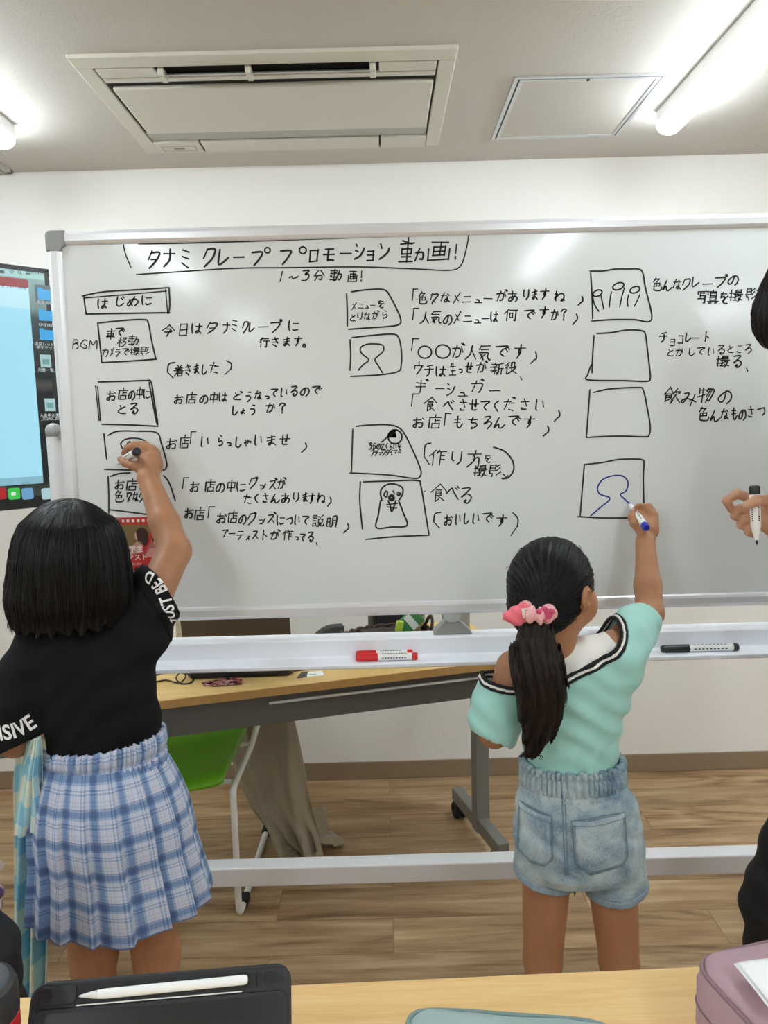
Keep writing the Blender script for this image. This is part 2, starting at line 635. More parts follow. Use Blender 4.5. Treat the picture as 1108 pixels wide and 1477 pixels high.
# ------------------------------------------------------------------ ceiling air conditioner (two-way cassette)
def air_conditioner():
    x0, x1, y0, y1 = -.783, .228, 2.104, 2.805
    t = thing('ceiling_air_conditioner', 'ivory ceiling cassette air conditioner with one wide flat panel, open slot toward the room', 'air conditioner', ((x0 + x1) / 2, (y0 + y1) / 2, CEIL))
    zb = CEIL - .010                                     # underside of the decorative frame
    f = MB()
    f.box2((x0, y0, zb), (x1, y0 + .062, CEIL + .01))
    f.box2((x0, y1 - .008, zb), (x1, y1, CEIL + .01))
    f.box2((x0, y0 + .062, zb), (x0 + .045, y1 - .008, CEIL + .01))
    f.box2((x1 - .045, y0 + .062, zb), (x1, y1 - .008, CEIL + .01))
    f.build('frame', M_ACW, t, bevel=.003)
    MB().box2((x0 + .04, y0 + .055, CEIL - .003), (x1 - .04, y1 - .005, CEIL + .005)).build('cavity', M_DARK, t)
    # corner covers along the room side
    for a, b in ((x0 + .05, x0 + .205), (x1 - .205, x1 - .05)):
        MB().box2((a, y0 + .066, zb - .001), (b, y0 + .118, CEIL)).build('corner_cover', M_ACW, t, bevel=.003)
    # air outlet slot: tilted louver with pivots
    s = MB()
    R = np.array([[1, 0, 0], [0, math.cos(.5), -math.sin(.5)], [0, math.sin(.5), math.cos(.5)]])
    s.box(((x0 + x1) / 2, y0 + .102, CEIL - .012), (x1 - x0 - .43, .050, .004), R)
    s.build('louver', M_ACG, t, bevel=.001)
    for x in (x0 + .222, (x0 + x1) / 2 - .05, x1 - .222):
        MB().box((x, y0 + .098, CEIL - .014), (.016, .055, .02)).build('louver_bracket', M_ACW, t, bevel=.002)
    MB().box2((x0 + .05, y0 + .125, zb), (x1 - .05, y0 + .150, CEIL)).build('slot_strip', M_ACW, t, bevel=.002)
    # drop-down centre panel
    MB().box2((x0 + .058, y0 + .180, CEIL - .016), (x1 - .052, y0 + .512, CEIL - .002)).build('centre_panel', M_ACW, t, bevel=.005)
    # closed flap on the wall side, tilted
    R2 = np.array([[1, 0, 0], [0, math.cos(.06), -math.sin(.06)], [0, math.sin(.06), math.cos(.06)]])
    MB().box(((x0 + x1) / 2, y0 + .556, CEIL - .006), (x1 - x0 - .1, .078, .005), R2).build('grey_flap', M_ACG, t, bevel=.001)
    MB().box2((x0 + .205, y0 + .600, zb - .004), (x1 - .205, y0 + .697, CEIL)).build('outlet_flap', M_ACW, t, bevel=.008)
    for a, b, nm in ((x0 + .047, x0 + .2, 'control_cover'), (x1 - .2, x1 - .047, 'end_cover')):
        o = MB().box2((a, y0 + .600, zb - .003), (b, y1 - .008, CEIL)).build(nm, M_ACW, t, bevel=.002)
        if nm == 'control_cover':
            fr = MB()
            for q in (((a + .02, y0 + .628, zb - .0045), (b - .02, y0 + .63, zb - .002)), ((a + .02, y0 + .672, zb - .0045), (b - .02, y0 + .674, zb - .002)),
                      ((a + .02, y0 + .628, zb - .0045), (a + .022, y0 + .674, zb - .002)), ((b - .022, y0 + .628, zb - .0045), (b - .02, y0 + .674, zb - .002))):
                fr.box2(*q)
            fr.build('receiver_outline', mat('grey_line', (168, 165, 155), .6), t)
            MB().box2(((a + b) / 2 - .018, y0 + .648, zb - .0045), ((a + b) / 2 + .018, y0 + .656, zb - .002)).build('maker_mark', mat('faint_print', (120, 118, 112), .6), t)


air_conditioner()


def access_hatch():
    x0, x1, y0, y1 = .407, .845, 2.296, 2.778
    t = thing('ceiling_access_hatch', 'square ceiling inspection hatch with thin aluminium rim', 'hatch', ((x0 + x1) / 2, (y0 + y1) / 2, CEIL))
    def rim(o, w, z, nm, m):
        b = MB()
        b.box2((x0 + o, y0 + o, z), (x1 - o, y0 + o + w, CEIL)); b.box2((x0 + o, y1 - o - w, z), (x1 - o, y1 - o, CEIL))
        b.box2((x0 + o, y0 + o + w, z), (x0 + o + w, y1 - o - w, CEIL)); b.box2((x1 - o - w, y0 + o + w, z), (x1 - o, y1 - o - w, CEIL))
        b.build(nm, m, t, bevel=.001)
    rim(0, .013, CEIL - .004, 'outer_rim', M_ALU)
    rim(.013, .004, CEIL - .001, 'shadow_gap', M_DARK)
    rim(.017, .011, CEIL - .005, 'inner_rim', M_ALU)
    MB().box2((x0 + .028, y0 + .028, CEIL - .003), (x1 - .028, y1 - .028, CEIL)).build('door_panel', M_CEIL, t)
    MB().lathe([(.005, 0), (.005, -.004), (.002, -.005)], (.62, y0 + .022, CEIL - .003)).build('lock', M_DARK, t)


access_hatch()


def ceiling_vent():
    c = np.array([-1.47, 2.86])
    t = thing('ceiling_vent', 'small grey ceiling vent grille beside the left lamp', 'vent', (c[0], c[1], CEIL))
    f = MB(); s = .14
    for q in (((-s, -s), (s, -s + .022)), ((-s, s - .022), (s, s)), ((-s, -s), (-s + .022, s)), ((s - .022, -s), (s, s))):
        f.box2((c[0] + q[0][0], c[1] + q[0][1] * .8, CEIL - .012), (c[0] + q[1][0], c[1] + q[1][1] * .8, CEIL))
    f.build('frame', M_ACG, t, bevel=.002)
    g = MB()
    for k in range(9):
        y = c[1] - .085 + k * .021
        g.box((c[0], y, CEIL - .006), (.25, .011, .003), np.array([[1, 0, 0], [0, .8, -.6], [0, .6, .8]]))
    g.build('slats', M_ACG, t)
    MB().box2((c[0] - .12, c[1] - .09, CEIL - .002), (c[0] + .12, c[1] + .09, CEIL)).build('backing', M_DARK, t)


ceiling_vent()

# ------------------------------------------------------------------ ceiling lamps
M_LAMP = mat('lit_diffuser', (255, 255, 255), .5)
_b = M_LAMP.node_tree.nodes['Principled BSDF'].inputs
_b['Emission Color'].default_value = LAMP_COLOR + (1,)
_b['Emission Strength'].default_value = LAMP_STRENGTH


def ceiling_lamp(x, y0, y1, label):
    t = thing('ceiling_lamp', label, 'lamp', (x, (y0 + y1) / 2, CEIL), 'slim ceiling batten lamps')
    MB().box2((x - .040, y0, CEIL - .036), (x + .040, y1, CEIL)).build('housing', M_WHITE, t, bevel=.002)
    rings = []
    N = 14
    for yy, s in ((y0 - .010, .0), (y0 - .009, .6), (y0 - .004, .9), (y0 + .006, 1), (y1 - .006, 1), (y1 + .004, .9), (y1 + .009, .6), (y1 + .010, 0.0)):
        rg = []
        for k in range(N + 1):
            a = math.pi * k / N
            rg.append((x - .039 * math.cos(a) * (.35 + .65 * s), yy, CEIL - .034 - .040 * math.sin(a) ** .75 * s))
        rings.append(rg)
    MB().loft(rings, True, True).build('diffuser', M_LAMP, t, smooth=True)


ceiling_lamp(.945, 1.32, 2.575, 'lit white batten lamp on the ceiling beside the inspection hatch')
ceiling_lamp(-1.165, 1.32, 2.555, 'lit white batten lamp end showing left of the air conditioner')
ceiling_lamp(.945, -1.42, -.12, 'lit batten lamp mirrored as the streak over the crepe sketch column of the board')
ceiling_lamp(-1.165, -1.50, -.12, 'lit batten lamp mirrored as the streak below the board title')
for _x, _w in ((-3.275, 'beyond the television'), (3.055, 'beyond the adult')):  # unseen side rows, added to brighten the lower wall and floor
    ceiling_lamp(_x, 1.32, 2.56, 'added unseen batten lamp, lit, on the ceiling ' + _w + ', nearest the board wall')
    ceiling_lamp(_x, -1.45, -.12, 'added unseen batten lamp, lit, on the ceiling ' + _w + ', in the middle of its row')
    ceiling_lamp(_x, -4.1, -2.8, 'added unseen batten lamp, lit, on the ceiling ' + _w + ', at the rear of its row')
ceiling_lamp(.945, -4.1, -2.8, 'unseen lit batten lamp added at the rear of the row over the photographer')  # rear pair, unseen, added for more fill light in the room
ceiling_lamp(-1.165, -4.1, -2.8, 'unseen lit batten lamp added at the rear of the row over the television side')

# ------------------------------------------------------------------ whiteboard on its rolling stand
GLYPH = {}
for _ln in '''
は|111528 4383 616658476688
じ|3136486886 6273 7182
め|2358 6146281643739578
に|111528 4383 475887
で|1282544668 7485 8394
て|1282544668
き|2372 2575 415376 375869
ま|2372 2574 515648375688
す|1383 51554644545639
し|3136486886
た|1363 4128 5484 5889
だ|1363 4128 5484 5889 7081 8091
お|1363 31381745757858 7283
の|524728163362848769
う|4161 2454656749
な|1353 3117 6273 646758475688
っ|3565767858
つ|1453738668
い|212738 6276
る|217126548669485758
か|13636748 4128 7285
が|13636748 4128 7285 7081 8091
ど|3244 7335275888 7182 8192
と|3244 7335275888
ら|4162 333665774948
ゃ|26648576 5356 3349
せ|1484 616655 31374878
ょ|535748374678 5575
さ|2373 4166 373868
く|613468
ん|411845587896
あ|1373 4148 64482826558679
り|212536 717658
ね|2128 133317538488687798
を|2272 41255457 8447698989
ち|1373 413565774948
ろ|217126648659
も|41476986 2363 2565
べ|15425488 6273 7182
み|225227164597 8369
こ|3272 374878
タ|3115 32826629 3565
ナ|1383 515629
ダ|1383 515629 7081 8091
ミ|2162 2465 2769
ク|3115 31817529
グ|3115 31817529 7081 8091
レ|212885
ー|1585
プ|12826639 8090918180
フ|12826639
゜|6071828170
ブ|12826639 7081 8091
ロ|2228 2272 7278 2878
モ|2272 1585 42485888
シ|2132 2445 296783
ョ|3474 7479 3676 3979
ン|2133 297683
カ|13837869 4128
ガ|13837869 4128 7081 8091
メ|7129 3367
ラ|2272 14846639
ッ|3546 5566 846949
ズ|227228 5588 7081 8091
ス|227228 5588
ア|128254 5438
テ|2272 1585 5639
ィ|7539 5569
ト|4149 4476
ニ|2373 1787
ュ|355568 2888
ウ|5052 2325 2383 837549
チ|7132 1484 535739
ギ|1273 1575 4149 7081 8091
コ|2272 7278 2878
マ|1282 8255 4567
イ|7216 5559
重|2172 1282 2474 2676 2426 7476 5059 2777 1989
力|14747858 4119
動|0151 0343 0515 1353 0656 3038 0858 64948878 715839
画|1181 2373 2327 7377 2575 2777 5157 0409 0999 9499
分|4115 6195 25757858 4529
車|1282 2474 2676 2426 7476 1787 5059
移|3021 0343 2129 2406 2446 6152 518163 6455 55855939
撮|0333 1118 0636 4181 4143 8183 4282 4383 3494 4448 6447 4647 3858 658569 6798
影|1151 1114 5154 1353 0555 1517 3739 1627 8162 8365 9668
今|5105 5195 3464 26766549
日|2129 2171 7179 2575 2979
行|3113 3215 2529 4282 4494 747969
着|3142 7162 1383 2474 0595 5319 4649 4686 8689 4787 4989
店|5052 1292 121619 5356 5484 3639 3686 8689 3989
中|2226 2282 8286 2686 5059
色|3013 2161 6143 2474 2428 7476 2676 4446 28398997
々|3125 22824749 4668
説|1131 0242 1333 1535 1737 1719 3739 1939 5263 8172 5484 5457 8487 5787 675949 77799998
明|1218 1232 3238 1535 1838 515749 518189 5484 5686
作|3104 2329 5143 4292 6269 6484 6686
人|514619 5489
気|2113 2181 2373 1575778999 3649 2649 5628
何|3104 2329 4292 828979 4447 4464 6467 4767
生|2113 1373 4149 2676 0989
役|3113 3315 2529 515451 5171 717484 45853929 5699
食|5004 5094 3363 3464 3439 6466 3565 3666 3958 4689
方|5052 1282 425519 45747969
写|1113 1191 9193 3135 3262 3474 747969 1666
真|1171 4042 2227 2272 7277 2474 2575 2777 0898 3919 6989
飲|3004 3054 1444 1418 4446 1545 1646 1837 3558 7154 639384 745749 7699
物|1114 1242 3139 0645 6153 52927868 7256 8259
新|3132 1252 2334 4334 0454 0656 3439 3617 3658 9162 626759 6595 8589
1|5149
2|234272642989
3|21714474775929
B|2129 2161735425 54758869 29
G|825124164879875555
M|1921558199
(|714246 4679
)|316366 6639
「|3931 3171
」|6173756648
。|1737391917
、|2739
?|2341725457 5859
!|5156 5859
・|4555
〜|1534466584
'''.strip().split('\n'):
    _k, _v = _ln.split('|')
    GLYPH[_k] = [s for s in _v.split()]

FACE = BOARD + .007                 # writing surface


class Ink:
    """marker lines drawn on the writing surface, given in frame pixels and laid on the board plane"""
    def __init__(self):
        self.mb = MB()
        self.rng = np.random.default_rng(11)

    def line(self, pts, w=.0030, k=5, closed=False):
        w = w * 1.3
        pts = [P(x, y, FACE) for x, y in pts]
        if k > 1: pts = smooth_path(pts, k, closed)
        L = []
        n = len(pts)
        for i, p in enumerate(pts):
            t = pts[min(i + 1, n - 1)] - pts[max(i - 1, 0)]
            ln = math.hypot(t[0], t[2])
            if ln < 1e-7: t = np.array([1, 0, 0]); ln = 1
            s = np.array([-t[2], 0, t[0]]) / ln * w / 2 * (1 if 0 < i < n - 1 else .75)
            L.append((p + s + [0, -.0006, 0], p - s + [0, -.0006, 0]))
        vs = [q for ab in L for q in ab]
        self.mb.add(vs, [(2 * i, 2 * i + 1, 2 * i + 3, 2 * i + 2) for i in range(n - 1)])
        # rounded ends
        for i in (0, n - 1):
            c = pts[i] + np.array([0, -.0006, 0])
            ring = [c + np.array([math.cos(a), 0, math.sin(a)]) * w * .46 for a in np.linspace(0, 2 * math.pi, 9)[:-1]]
            self.mb.add(ring, [tuple(range(8))])
        return self

    def char(self, ch, x, y, h, w=None, lw=.0027, slant=.12):
        w = h if w is None else w
        if ch not in GLYPH: return
        for s in GLYPH[ch]:
            pts = []
            for i in range(0, len(s) - 1, 2):
                u = (int(s[i]) - 4.6) / 9; v = (int(s[i + 1]) - 4.6) / 9
                j = self.rng.normal(0, .012, 2)
                pts.append((x + (u - v * slant + j[0]) * w, y + (v + j[1]) * h - u * w * .03))
            self.line(pts, lw, 4)

    def text(self, items, h, w=None, lw=.0027):
        """items: (string of chars, [(x, y), ...]) or chars with x positions"""
        if h <= 14: lw = min(lw, .0020)
        for k, (ch, x, y) in enumerate(items):
            hh = h; ww = w
            near = [math.hypot(items[j][1] - x, items[j][2] - y) for j in (k - 1, k + 1) if 0 <= j < len(items)]
            if near and w is None: ww = min(hh, max(.55 * h, 1.0 * min(near)))
            if ch in 'ゃょっッュィ': hh = h * .72
            if ch in 'ー': hh = h * .8
            self.char(ch, x, y, hh, ww, lw)

    def done(self, name, m, parent, label=None):
        # every stroke is a hair's breadth of ink
        return self.mb.build(name, m, parent, fix=False, label=label)


def T(s, *pts):
    """spread the characters of s over the given pixel points (one per character, or ends only)"""
    if len(pts) == 2 and len(s) > 2:
        (x0, y0), (x1, y1) = pts
        n = len(s) - 1
        return [(c, x0 + (x1 - x0) * i / n, y0 + (y1 - y0) * i / n) for i, c in enumerate(s)]
    return [(c, p[0], p[1]) for c, p in zip(s, pts)]


def whiteboard():
    xl, xr = -.745, 1.055
    zb, zt = .978, 1.888
    t = thing('whiteboard', 'large rolling whiteboard covered in handwritten storyboard notes, on a white stand', 'whiteboard', ((xl + xr) / 2, BOARD + .03, 0))
    # enamel face
    ms = NT('white_enamel')
    ms.b.inputs['Base Color'].default_value = srgb((226, 231, 231))
    ms.b.inputs['Roughness'].default_value = .13
    ms.b.inputs['Specular IOR Level'].default_value = .42
    MB().box2((xl + .01, BOARD + .007, zb + .01), (xr - .01, BOARD + .028, zt - .01)).build('writing_surface', ms.m, t)
    mf = mat('white_frame_aluminium', (226, 227, 230), .28, .25)
    mg = mat('grey_corner_plastic', (142, 144, 144), .5)
    w = .034
    def rail(p0, p1, inward):
        # half-round frame profile swept from p0 to p1
        p0 = np.array(p0, float); p1 = np.array(p1, float)
        inw = np.array(inward, float)
        pr = [(0, .034), (0, .010), (.004, .003), (.010, 0), (.024, 0), (.030, .003), (.034, .008), (.034, .034)]
        rings = [[q + inw * a + np.array([0, BOARD + b, 0]) for a, b in pr] for q in (p0, p1)]
        return MB().loft(rings, True, True)
    c = .030
    rail((xl + c, 0, zt), (xr - c, 0, zt), (0, 0, -1)).build('frame_rail', mf, t, label='top frame rail')
    rail((xl + c, 0, zb), (xr - c, 0, zb), (0, 0, 1)).build('frame_rail', mf, t, label='bottom frame rail')
    rail((xl, 0, zb + c), (xl, 0, zt - c), (1, 0, 0)).build('frame_rail', mf, t)
    rail((xr, 0, zb + c), (xr, 0, zt - c), (-1, 0, 0)).build('frame_rail', mf, t)
    for x, z, sx, sz in ((xl, zt, 1, -1), (xr, zt, -1, -1), (xl, zb, 1, 1), (xr, zb, -1, 1)):
        poly = []
        for a in np.linspace(0, math.pi / 2, 6):
            poly.append((x + sx * (.012 - .012 * math.cos(a)), BOARD - .001, z + sz * (.012 - .012 * math.sin(a))))
        poly += [(x + sx * .044, BOARD - .001, z), (x + sx * .044, BOARD - .001, z + sz * .034), (x + sx * .036, BOARD - .001, z + sz * .038), (x + sx * .034, BOARD - .001, z + sz * .046), (x, BOARD - .001, z + sz * .046)]
        MB().prism(poly, (0, .037, 0)).build('corner_cap', mg, t, bevel=.002)

    # stand
    yc = BOARD + .065
    mw = mat('white_steel', (226, 227, 229), .35, .1)
    for x in (xl - .040, xr + .040):
        MB().lathe([(.0175, .05), (.0175, 1.425), (.0175, 1.43)], (x, yc, 0), n=20).build('upright_post', mw, t, auto=.6)
        MB().lathe([(.0185, 1.425), (.0185, 1.443), (.014, 1.452), (.006, 1.456), (.0, 1.457)], (x, yc, 0), n=20).build('post_cap', mat('grey_cap', (160, 160, 158), .5), t, smooth=True)
        sx = 1 if x < 0 else -1
        b = MB().bar((x, yc, 1.425), (x + sx * .045, yc - .01, 1.425), .008, .012)
        b.lathe([(.009, -.004), (.009, .010)], (x + sx * .026, yc - .012, 1.425), (0, 1, 0), 14)
        b.build('pivot_pin', mat('grey_steel', (150, 152, 154), .35, .8), t)
        # foot with two castors
        ft = MB().box2((x - .02, yc - .30, .055), (x + .02, yc + .24, .095)).build('foot', mw, t, bevel=.006)
        for y in (yc - .27, yc + .20):
            cb = MB()
            cb.lathe([(.024, -.010), (.026, -.006), (.026, .006), (.024, .010)], (x - .013, y, .026), (1, 0, 0), 20)
            cb.lathe([(.024, -.010), (.026, -.006), (.026, .006), (.024, .010)], (x + .013, y, .026), (1, 0, 0), 20)
            cb.box((x, y, .046), (.022, .03, .022))
            cb.build('castor', M_RUBBER, t, auto=.5)
    MB().box2((xl - .04, yc - .025, .272), (xr + .04, yc + .025, .322)).build('stretcher', mw, t, bevel=.004)
    # pen tray hung between the posts: back wall, ledge and lip
    yt = BOARD - .005
    pr = [(yt + .0, .921), (yt + .006, .924), (yt + .010, .921), (yt + .010, .874), (yt - .055, .872), (yt - .060, .866), (yt - .060, .862), (yt - .056, .859), (yt - .05, .866), (yt, .868)]
    pr = [(yt + .055, .918), (yt + .055, .926), (yt + .004, .926), (yt, .922), (yt - .002, .884), (yt - .006, .8815), (yt - .010, .8825), (yt - .050, .8790), (yt - .056, .882), (yt - .060, .880), (yt - .060, .872), (yt - .050, .868), (yt + .055, .868)]
    rings = [[np.array([x, a, b]) for a, b in pr] for x in (xl - .01, xr + .01)]
    MB().loft(rings, True, True).build('pen_tray', mat('tray_aluminium', (240, 243, 250), .35), t, bevel=.0012)
    # grey swivel lock under the board's middle
    xm = .163
    def frus(w0, w1, z0, z1, d0, d1):
        return [[np.array([xm + sx * w, yc - .03 + sy * d, z]) for sx, sy in ((-1, -1), (1, -1), (1, 1), (-1, 1))] for z, w, d in ((z0, w0, d0), (z1, w1, d1))]
    MB().loft(frus(.048, .018, .926, .956, .028, .02), True, True).build('swivel_lock', mat('lock_grey', (146, 148, 146), .5), t, bevel=.003)
    MB().lathe([(.018, 0), (.020, .006), (.022, .018), (.021, .030)], (xm, yc - .035, .955), n=20).build('lock_knob', mat('pale_grey', (190, 196, 196), .35), t, smooth=True)

    # ---------------- what is written on it
    ink = mat('black_marker_ink', (14, 15, 17), .6)
    blue = mat('blue_marker_ink', (30, 48, 140), .6)
    I = Ink()
    B = .0036
    I.line([(178, 352), (181, 366), (189, 386)], .0022)
    I.line([(197, 396), (260, 392), (340, 387), (420, 386), (520, 385), (600, 388), (648, 390), (664, 384), (671, 366), (676, 340), (672, 336), (600, 340), (480, 344), (300, 350), (200, 352)], .0024)
    I.text(T('タナミクレ', (222, 373), (244, 371), (269, 372), (302, 371), (322, 371)), 28, 20, B)
    I.text(T('ーフフロモーション', (345, 370), (371, 371), (412, 369), (453, 368), (475, 366), (499, 365), (518, 362), (534, 364), (554, 362)), 24, 19, B)
    for cx, cy, r in ((386, 361, 4), (437, 361, 5)):
        I.line([(cx + r * math.cos(a), cy + r * math.sin(a)) for a in np.linspace(-1.2, 5.1, 11)], .0028)
    I.text(T('重', (587, 361)), 34, 24, B); I.text(T('力', (606, 366)), 20, 15, B); I.text(T('画', (634, 361)), 28, 30, B); I.text(T('!', (657, 362)), 22, 18, B)
    I.done('title_lettering', ink, t, 'underlined title in a lidded bracket: TANAMI crepe promotion video')

    I = Ink(); I.text(T('1〜3分動画!', (406, 398), (424, 400), (441, 397), (460, 397), (485, 397), (509, 398), (521, 398)), 16)
    I.done('handwritten_lettering', ink, t)

    def block(frame, fn, label=None):
        I = Ink()
        for l in frame: I.line(l, .0028)
        fn(I)
        I.done('storyboard_frame', ink, t, label)

    def lines(*rows):
        for items, h in rows:
            I = Ink()
            I.text(items, h)
            I.done('handwritten_lettering', ink, t)

    block([[(121, 427), (124, 450), (127, 453)], [(119, 427), (150, 421), (200, 418), (244, 415)], [(122, 430), (240, 420)], [(244, 415), (245, 440), (243, 452)], [(239, 418), (242, 452)], [(124, 453), (180, 452), (245, 451)]],
          lambda I: I.text(T('はじめに', (148, 438), (172, 435), (191, 435), (212, 433)), 17), 'double box around one word')
    block([[(141, 466), (144, 494), (147, 522)], [(141, 466), (180, 462), (208, 461), (214, 466), (219, 492), (225, 518)], [(147, 523), (185, 521), (226, 518)]],
          lambda I: (I.text(T('車で', (160, 482), (173, 478)), 15), I.text(T('移動', (177, 493), (193, 491)), 14), I.text(T('カメラで撮影', (152, 508), (162, 507), (170, 508), (181, 507), (195, 506), (209, 506)), 13)))
    I = Ink(); I.text(T('BGM', (109, 496), (121, 496), (134, 497)), 14); I.done('handwritten_lettering', ink, t)
    lines((T('今日はタナミクレープに', (243, 476), (265, 475), (284, 474), (306, 472), (327, 472), (339, 469), (354, 472), (363, 472), (380, 471), (397, 471), (424, 470)), 18),
          (T('行きます。', (381, 493), (397, 493), (413, 493), (430, 491), (443, 493)), 15))
    I = Ink(); I.text(T('(', (244, 533)), 26); I.text(T('着きました', (258, 534), (271, 533), (283, 532), (294, 533), (309, 530)), 17); I.text(T(')', (330, 529)), 22); I.done('handwritten_lettering', ink, t)
    block([[(142, 551), (180, 550), (210, 549), (218, 551), (222, 575), (228, 612)], [(215, 551), (224, 600), (227, 613)], [(138, 557), (143, 606)], [(141, 558), (145, 606)], [(147, 612), (190, 613), (228, 615)]],
          lambda I: (I.text(T('お店の中に', (161, 571), (177, 568), (190, 569), (201, 567), (212, 568)), 16), I.text(T('とる', (176, 590), (193, 589)), 16)))
    lines((T('お店の中はどうなっているので', (258, 576), (276, 574), (294, 575), (308, 574), (322, 573), (342, 571), (359, 572), (373, 570), (385, 571), (396, 566), (410, 566), (424, 564), (440, 564), (456, 562)), 15),
          (T('しょうか?', (338, 592), (350, 592), (365, 591), (390, 588), (407, 588)), 16))
    block([[(150, 625), (152, 645), (154, 662)], [(156, 628), (170, 622), (200, 622), (226, 624), (233, 640), (240, 665), (240, 674), (233, 678), (195, 678), (151, 677)]],
          lambda I: (I.line([(174, 640), (180, 634), (194, 632), (208, 635), (214, 642), (208, 650), (190, 652), (178, 648), (174, 640)], .0026), I.line([(183, 641), (187, 637), (190, 641)], .0026), I.line([(197, 640), (201, 637), (206, 641)], .0026)), 'frame with a face being drawn')
    I = Ink(); I.text(T('お店「いらっしゃいませ」', (248, 640), (266, 637), (278, 630), (296, 637), (318, 635), (330, 638), (343, 638), (357, 637), (373, 635), (391, 635), (411, 634), (437, 646)), 18); I.done('handwritten_lettering', ink, t)
    block([[(156, 687), (157, 712), (157, 740)], [(160, 687), (172, 683), (188, 682)], [(236, 686), (244, 696), (253, 722)], [(157, 735), (190, 739), (226, 744)]],
          lambda I: (I.text(T('お店の', (173, 699), (190, 699), (209, 701)), 16), I.text(T('色々なグッ', (172, 716), (186, 716), (196, 716), (205, 716), (217, 717)), 16)))
    lines((T('「お店の中にグッズが', (267, 696), (281, 702), (303, 700), (318, 702), (333, 701), (348, 702), (365, 697), (378, 699), (393, 699), (406, 698)), 17),
          (T('たくさんありますね」', (357, 719), (370, 719), (383, 718), (397, 719), (412, 718), (427, 717), (440, 717), (450, 718), (463, 718), (474, 724)), 16))
    lines((T('お店「お店のグッズについて説明」', (273, 740), (288, 741), (304, 738), (320, 747), (336, 745), (350, 748), (363, 748), (377, 749), (391, 748), (405, 750), (418, 750), (429, 750), (441, 750), (459, 750), (479, 752), (498, 762)), 17),
          (T('アーティストが作ってる、', (325, 769), (335, 769), (347, 771), (358, 773), (368, 771), (381, 771), (396, 772), (415, 771), (428, 774), (437, 775), (448, 774), (461, 779)), 15))
    # middle column
    block([[(500, 424), (501, 448), (501, 471)], [(507, 421), (530, 418), (554, 418), (563, 428), (572, 445), (578, 460), (576, 468), (560, 471), (530, 473), (503, 475)]],
          lambda I: (I.text(T('メニューを', (511, 441), (521, 441), (530, 441), (538, 440), (549, 438)), 12), I.text(T('とりながら', (509, 458), (519, 456), (530, 456), (541, 455), (555, 453)), 13)))
    lines((T('「色々なメニューがありますね」', (598, 424), (610, 430), (626, 430), (643, 429), (659, 429), (674, 431), (690, 432), (704, 430), (723, 427), (740, 427), (759, 425), (771, 425), (786, 423), (807, 427), (836, 434)), 17),
          (T('「人気のメニューは何ですか?」', (599, 452), (613, 458), (629, 457), (646, 460), (660, 457), (675, 459), (689, 461), (701, 459), (713, 457), (737, 453), (763, 453), (785, 450), (800, 454), (813, 453), (828, 461)), 18))
    block([[(505, 490), (506, 512), (505, 534)], [(508, 487), (535, 484), (566, 482), (575, 487), (579, 505), (579, 525), (574, 536), (545, 541), (506, 543)]],
          lambda I: I.line([(517, 534), (524, 526), (532, 519), (522, 510), (520, 502), (528, 497), (540, 496), (552, 498), (553, 506), (545, 514), (541, 519), (546, 528), (552, 538)], .0026), 'frame with a bust outline')
    I = Ink(); I.text(T('「', (598, 496)), 18)
    for cx, cy, r in ((613, 508, 9.5), (639, 507, 10.5)):
        I.line([(cx + r * math.cos(a), cy + r * .92 * math.sin(a)) for a in np.linspace(-1.4, 5.0, 14)], .0028)
    I.text(T('が人気です」', (660, 507), (680, 507), (699, 508), (724, 506), (750, 506), (768, 516)), 22); I.done('handwritten_lettering', ink, t)
    lines((T('ウチは生っせが新役、', (603, 531), (619, 534), (636, 536), (654, 532), (664, 532), (677, 530), (694, 530), (717, 531), (737, 530), (757, 539)), 18))
    lines((T('ギーシュガー', (608, 557), (635, 560), (650, 561), (668, 566), (688, 557), (714, 563)), 19))
    lines((T('「食べさせてください」', (598, 576), (621, 583), (647, 585), (668, 584), (684, 584), (700, 585), (716, 586), (734, 583), (757, 583), (779, 584), (802, 600)), 19))
    lines((T('お店「もちろんです」', (604, 609), (627, 608), (645, 604), (661, 608), (683, 609), (703, 609), (720, 610), (741, 606), (764, 608), (786, 622)), 19))
    def timer(I):
        I.line([(570 + 10 * math.cos(a), 630 + 10 * math.sin(a)) for a in np.linspace(0, 2 * math.pi, 15)], .003)
        for k in range(7):
            I.line([(570, 630 - k * .4), (570 - 9.5 * math.cos(k * .26), 630 - 9.5 * math.sin(k * .26))], .0042, 1)
        I.line([(562, 627), (556, 633), (550, 638)], .0026)
        I.text(T('3分の2ぐらいを'.replace('ぐ', 'く'), (534, 643), (576, 644)), 10, None, .0022)
        I.text(T('ブラックタイマー', (537, 653), (576, 652)), 9, None, .0022)
    block([[(509, 619), (508, 650), (507, 682)], [(514, 615), (535, 613), (562, 613), (577, 618), (586, 630), (598, 655), (607, 678), (606, 687), (597, 690), (560, 685), (505, 682)]], timer, 'frame with a small shaded timer')
    I = Ink(); I.text(T('(', (614, 653)), 36, 24); I.text(T('作り', (632, 659), (659, 661)), 24); I.text(T('方', (684, 662)), 24); I.text(T('を', (703, 661)), 12); I.text(T('撮影', (693, 679), (714, 678)), 18); I.line([(726, 684), (728, 686)]); I.line([(726, 691), (733, 686)])
    I.line([(712, 645), (728, 651), (739, 664), (741, 678), (733, 689), (724, 690)]); I.done('handwritten_lettering', ink, t)
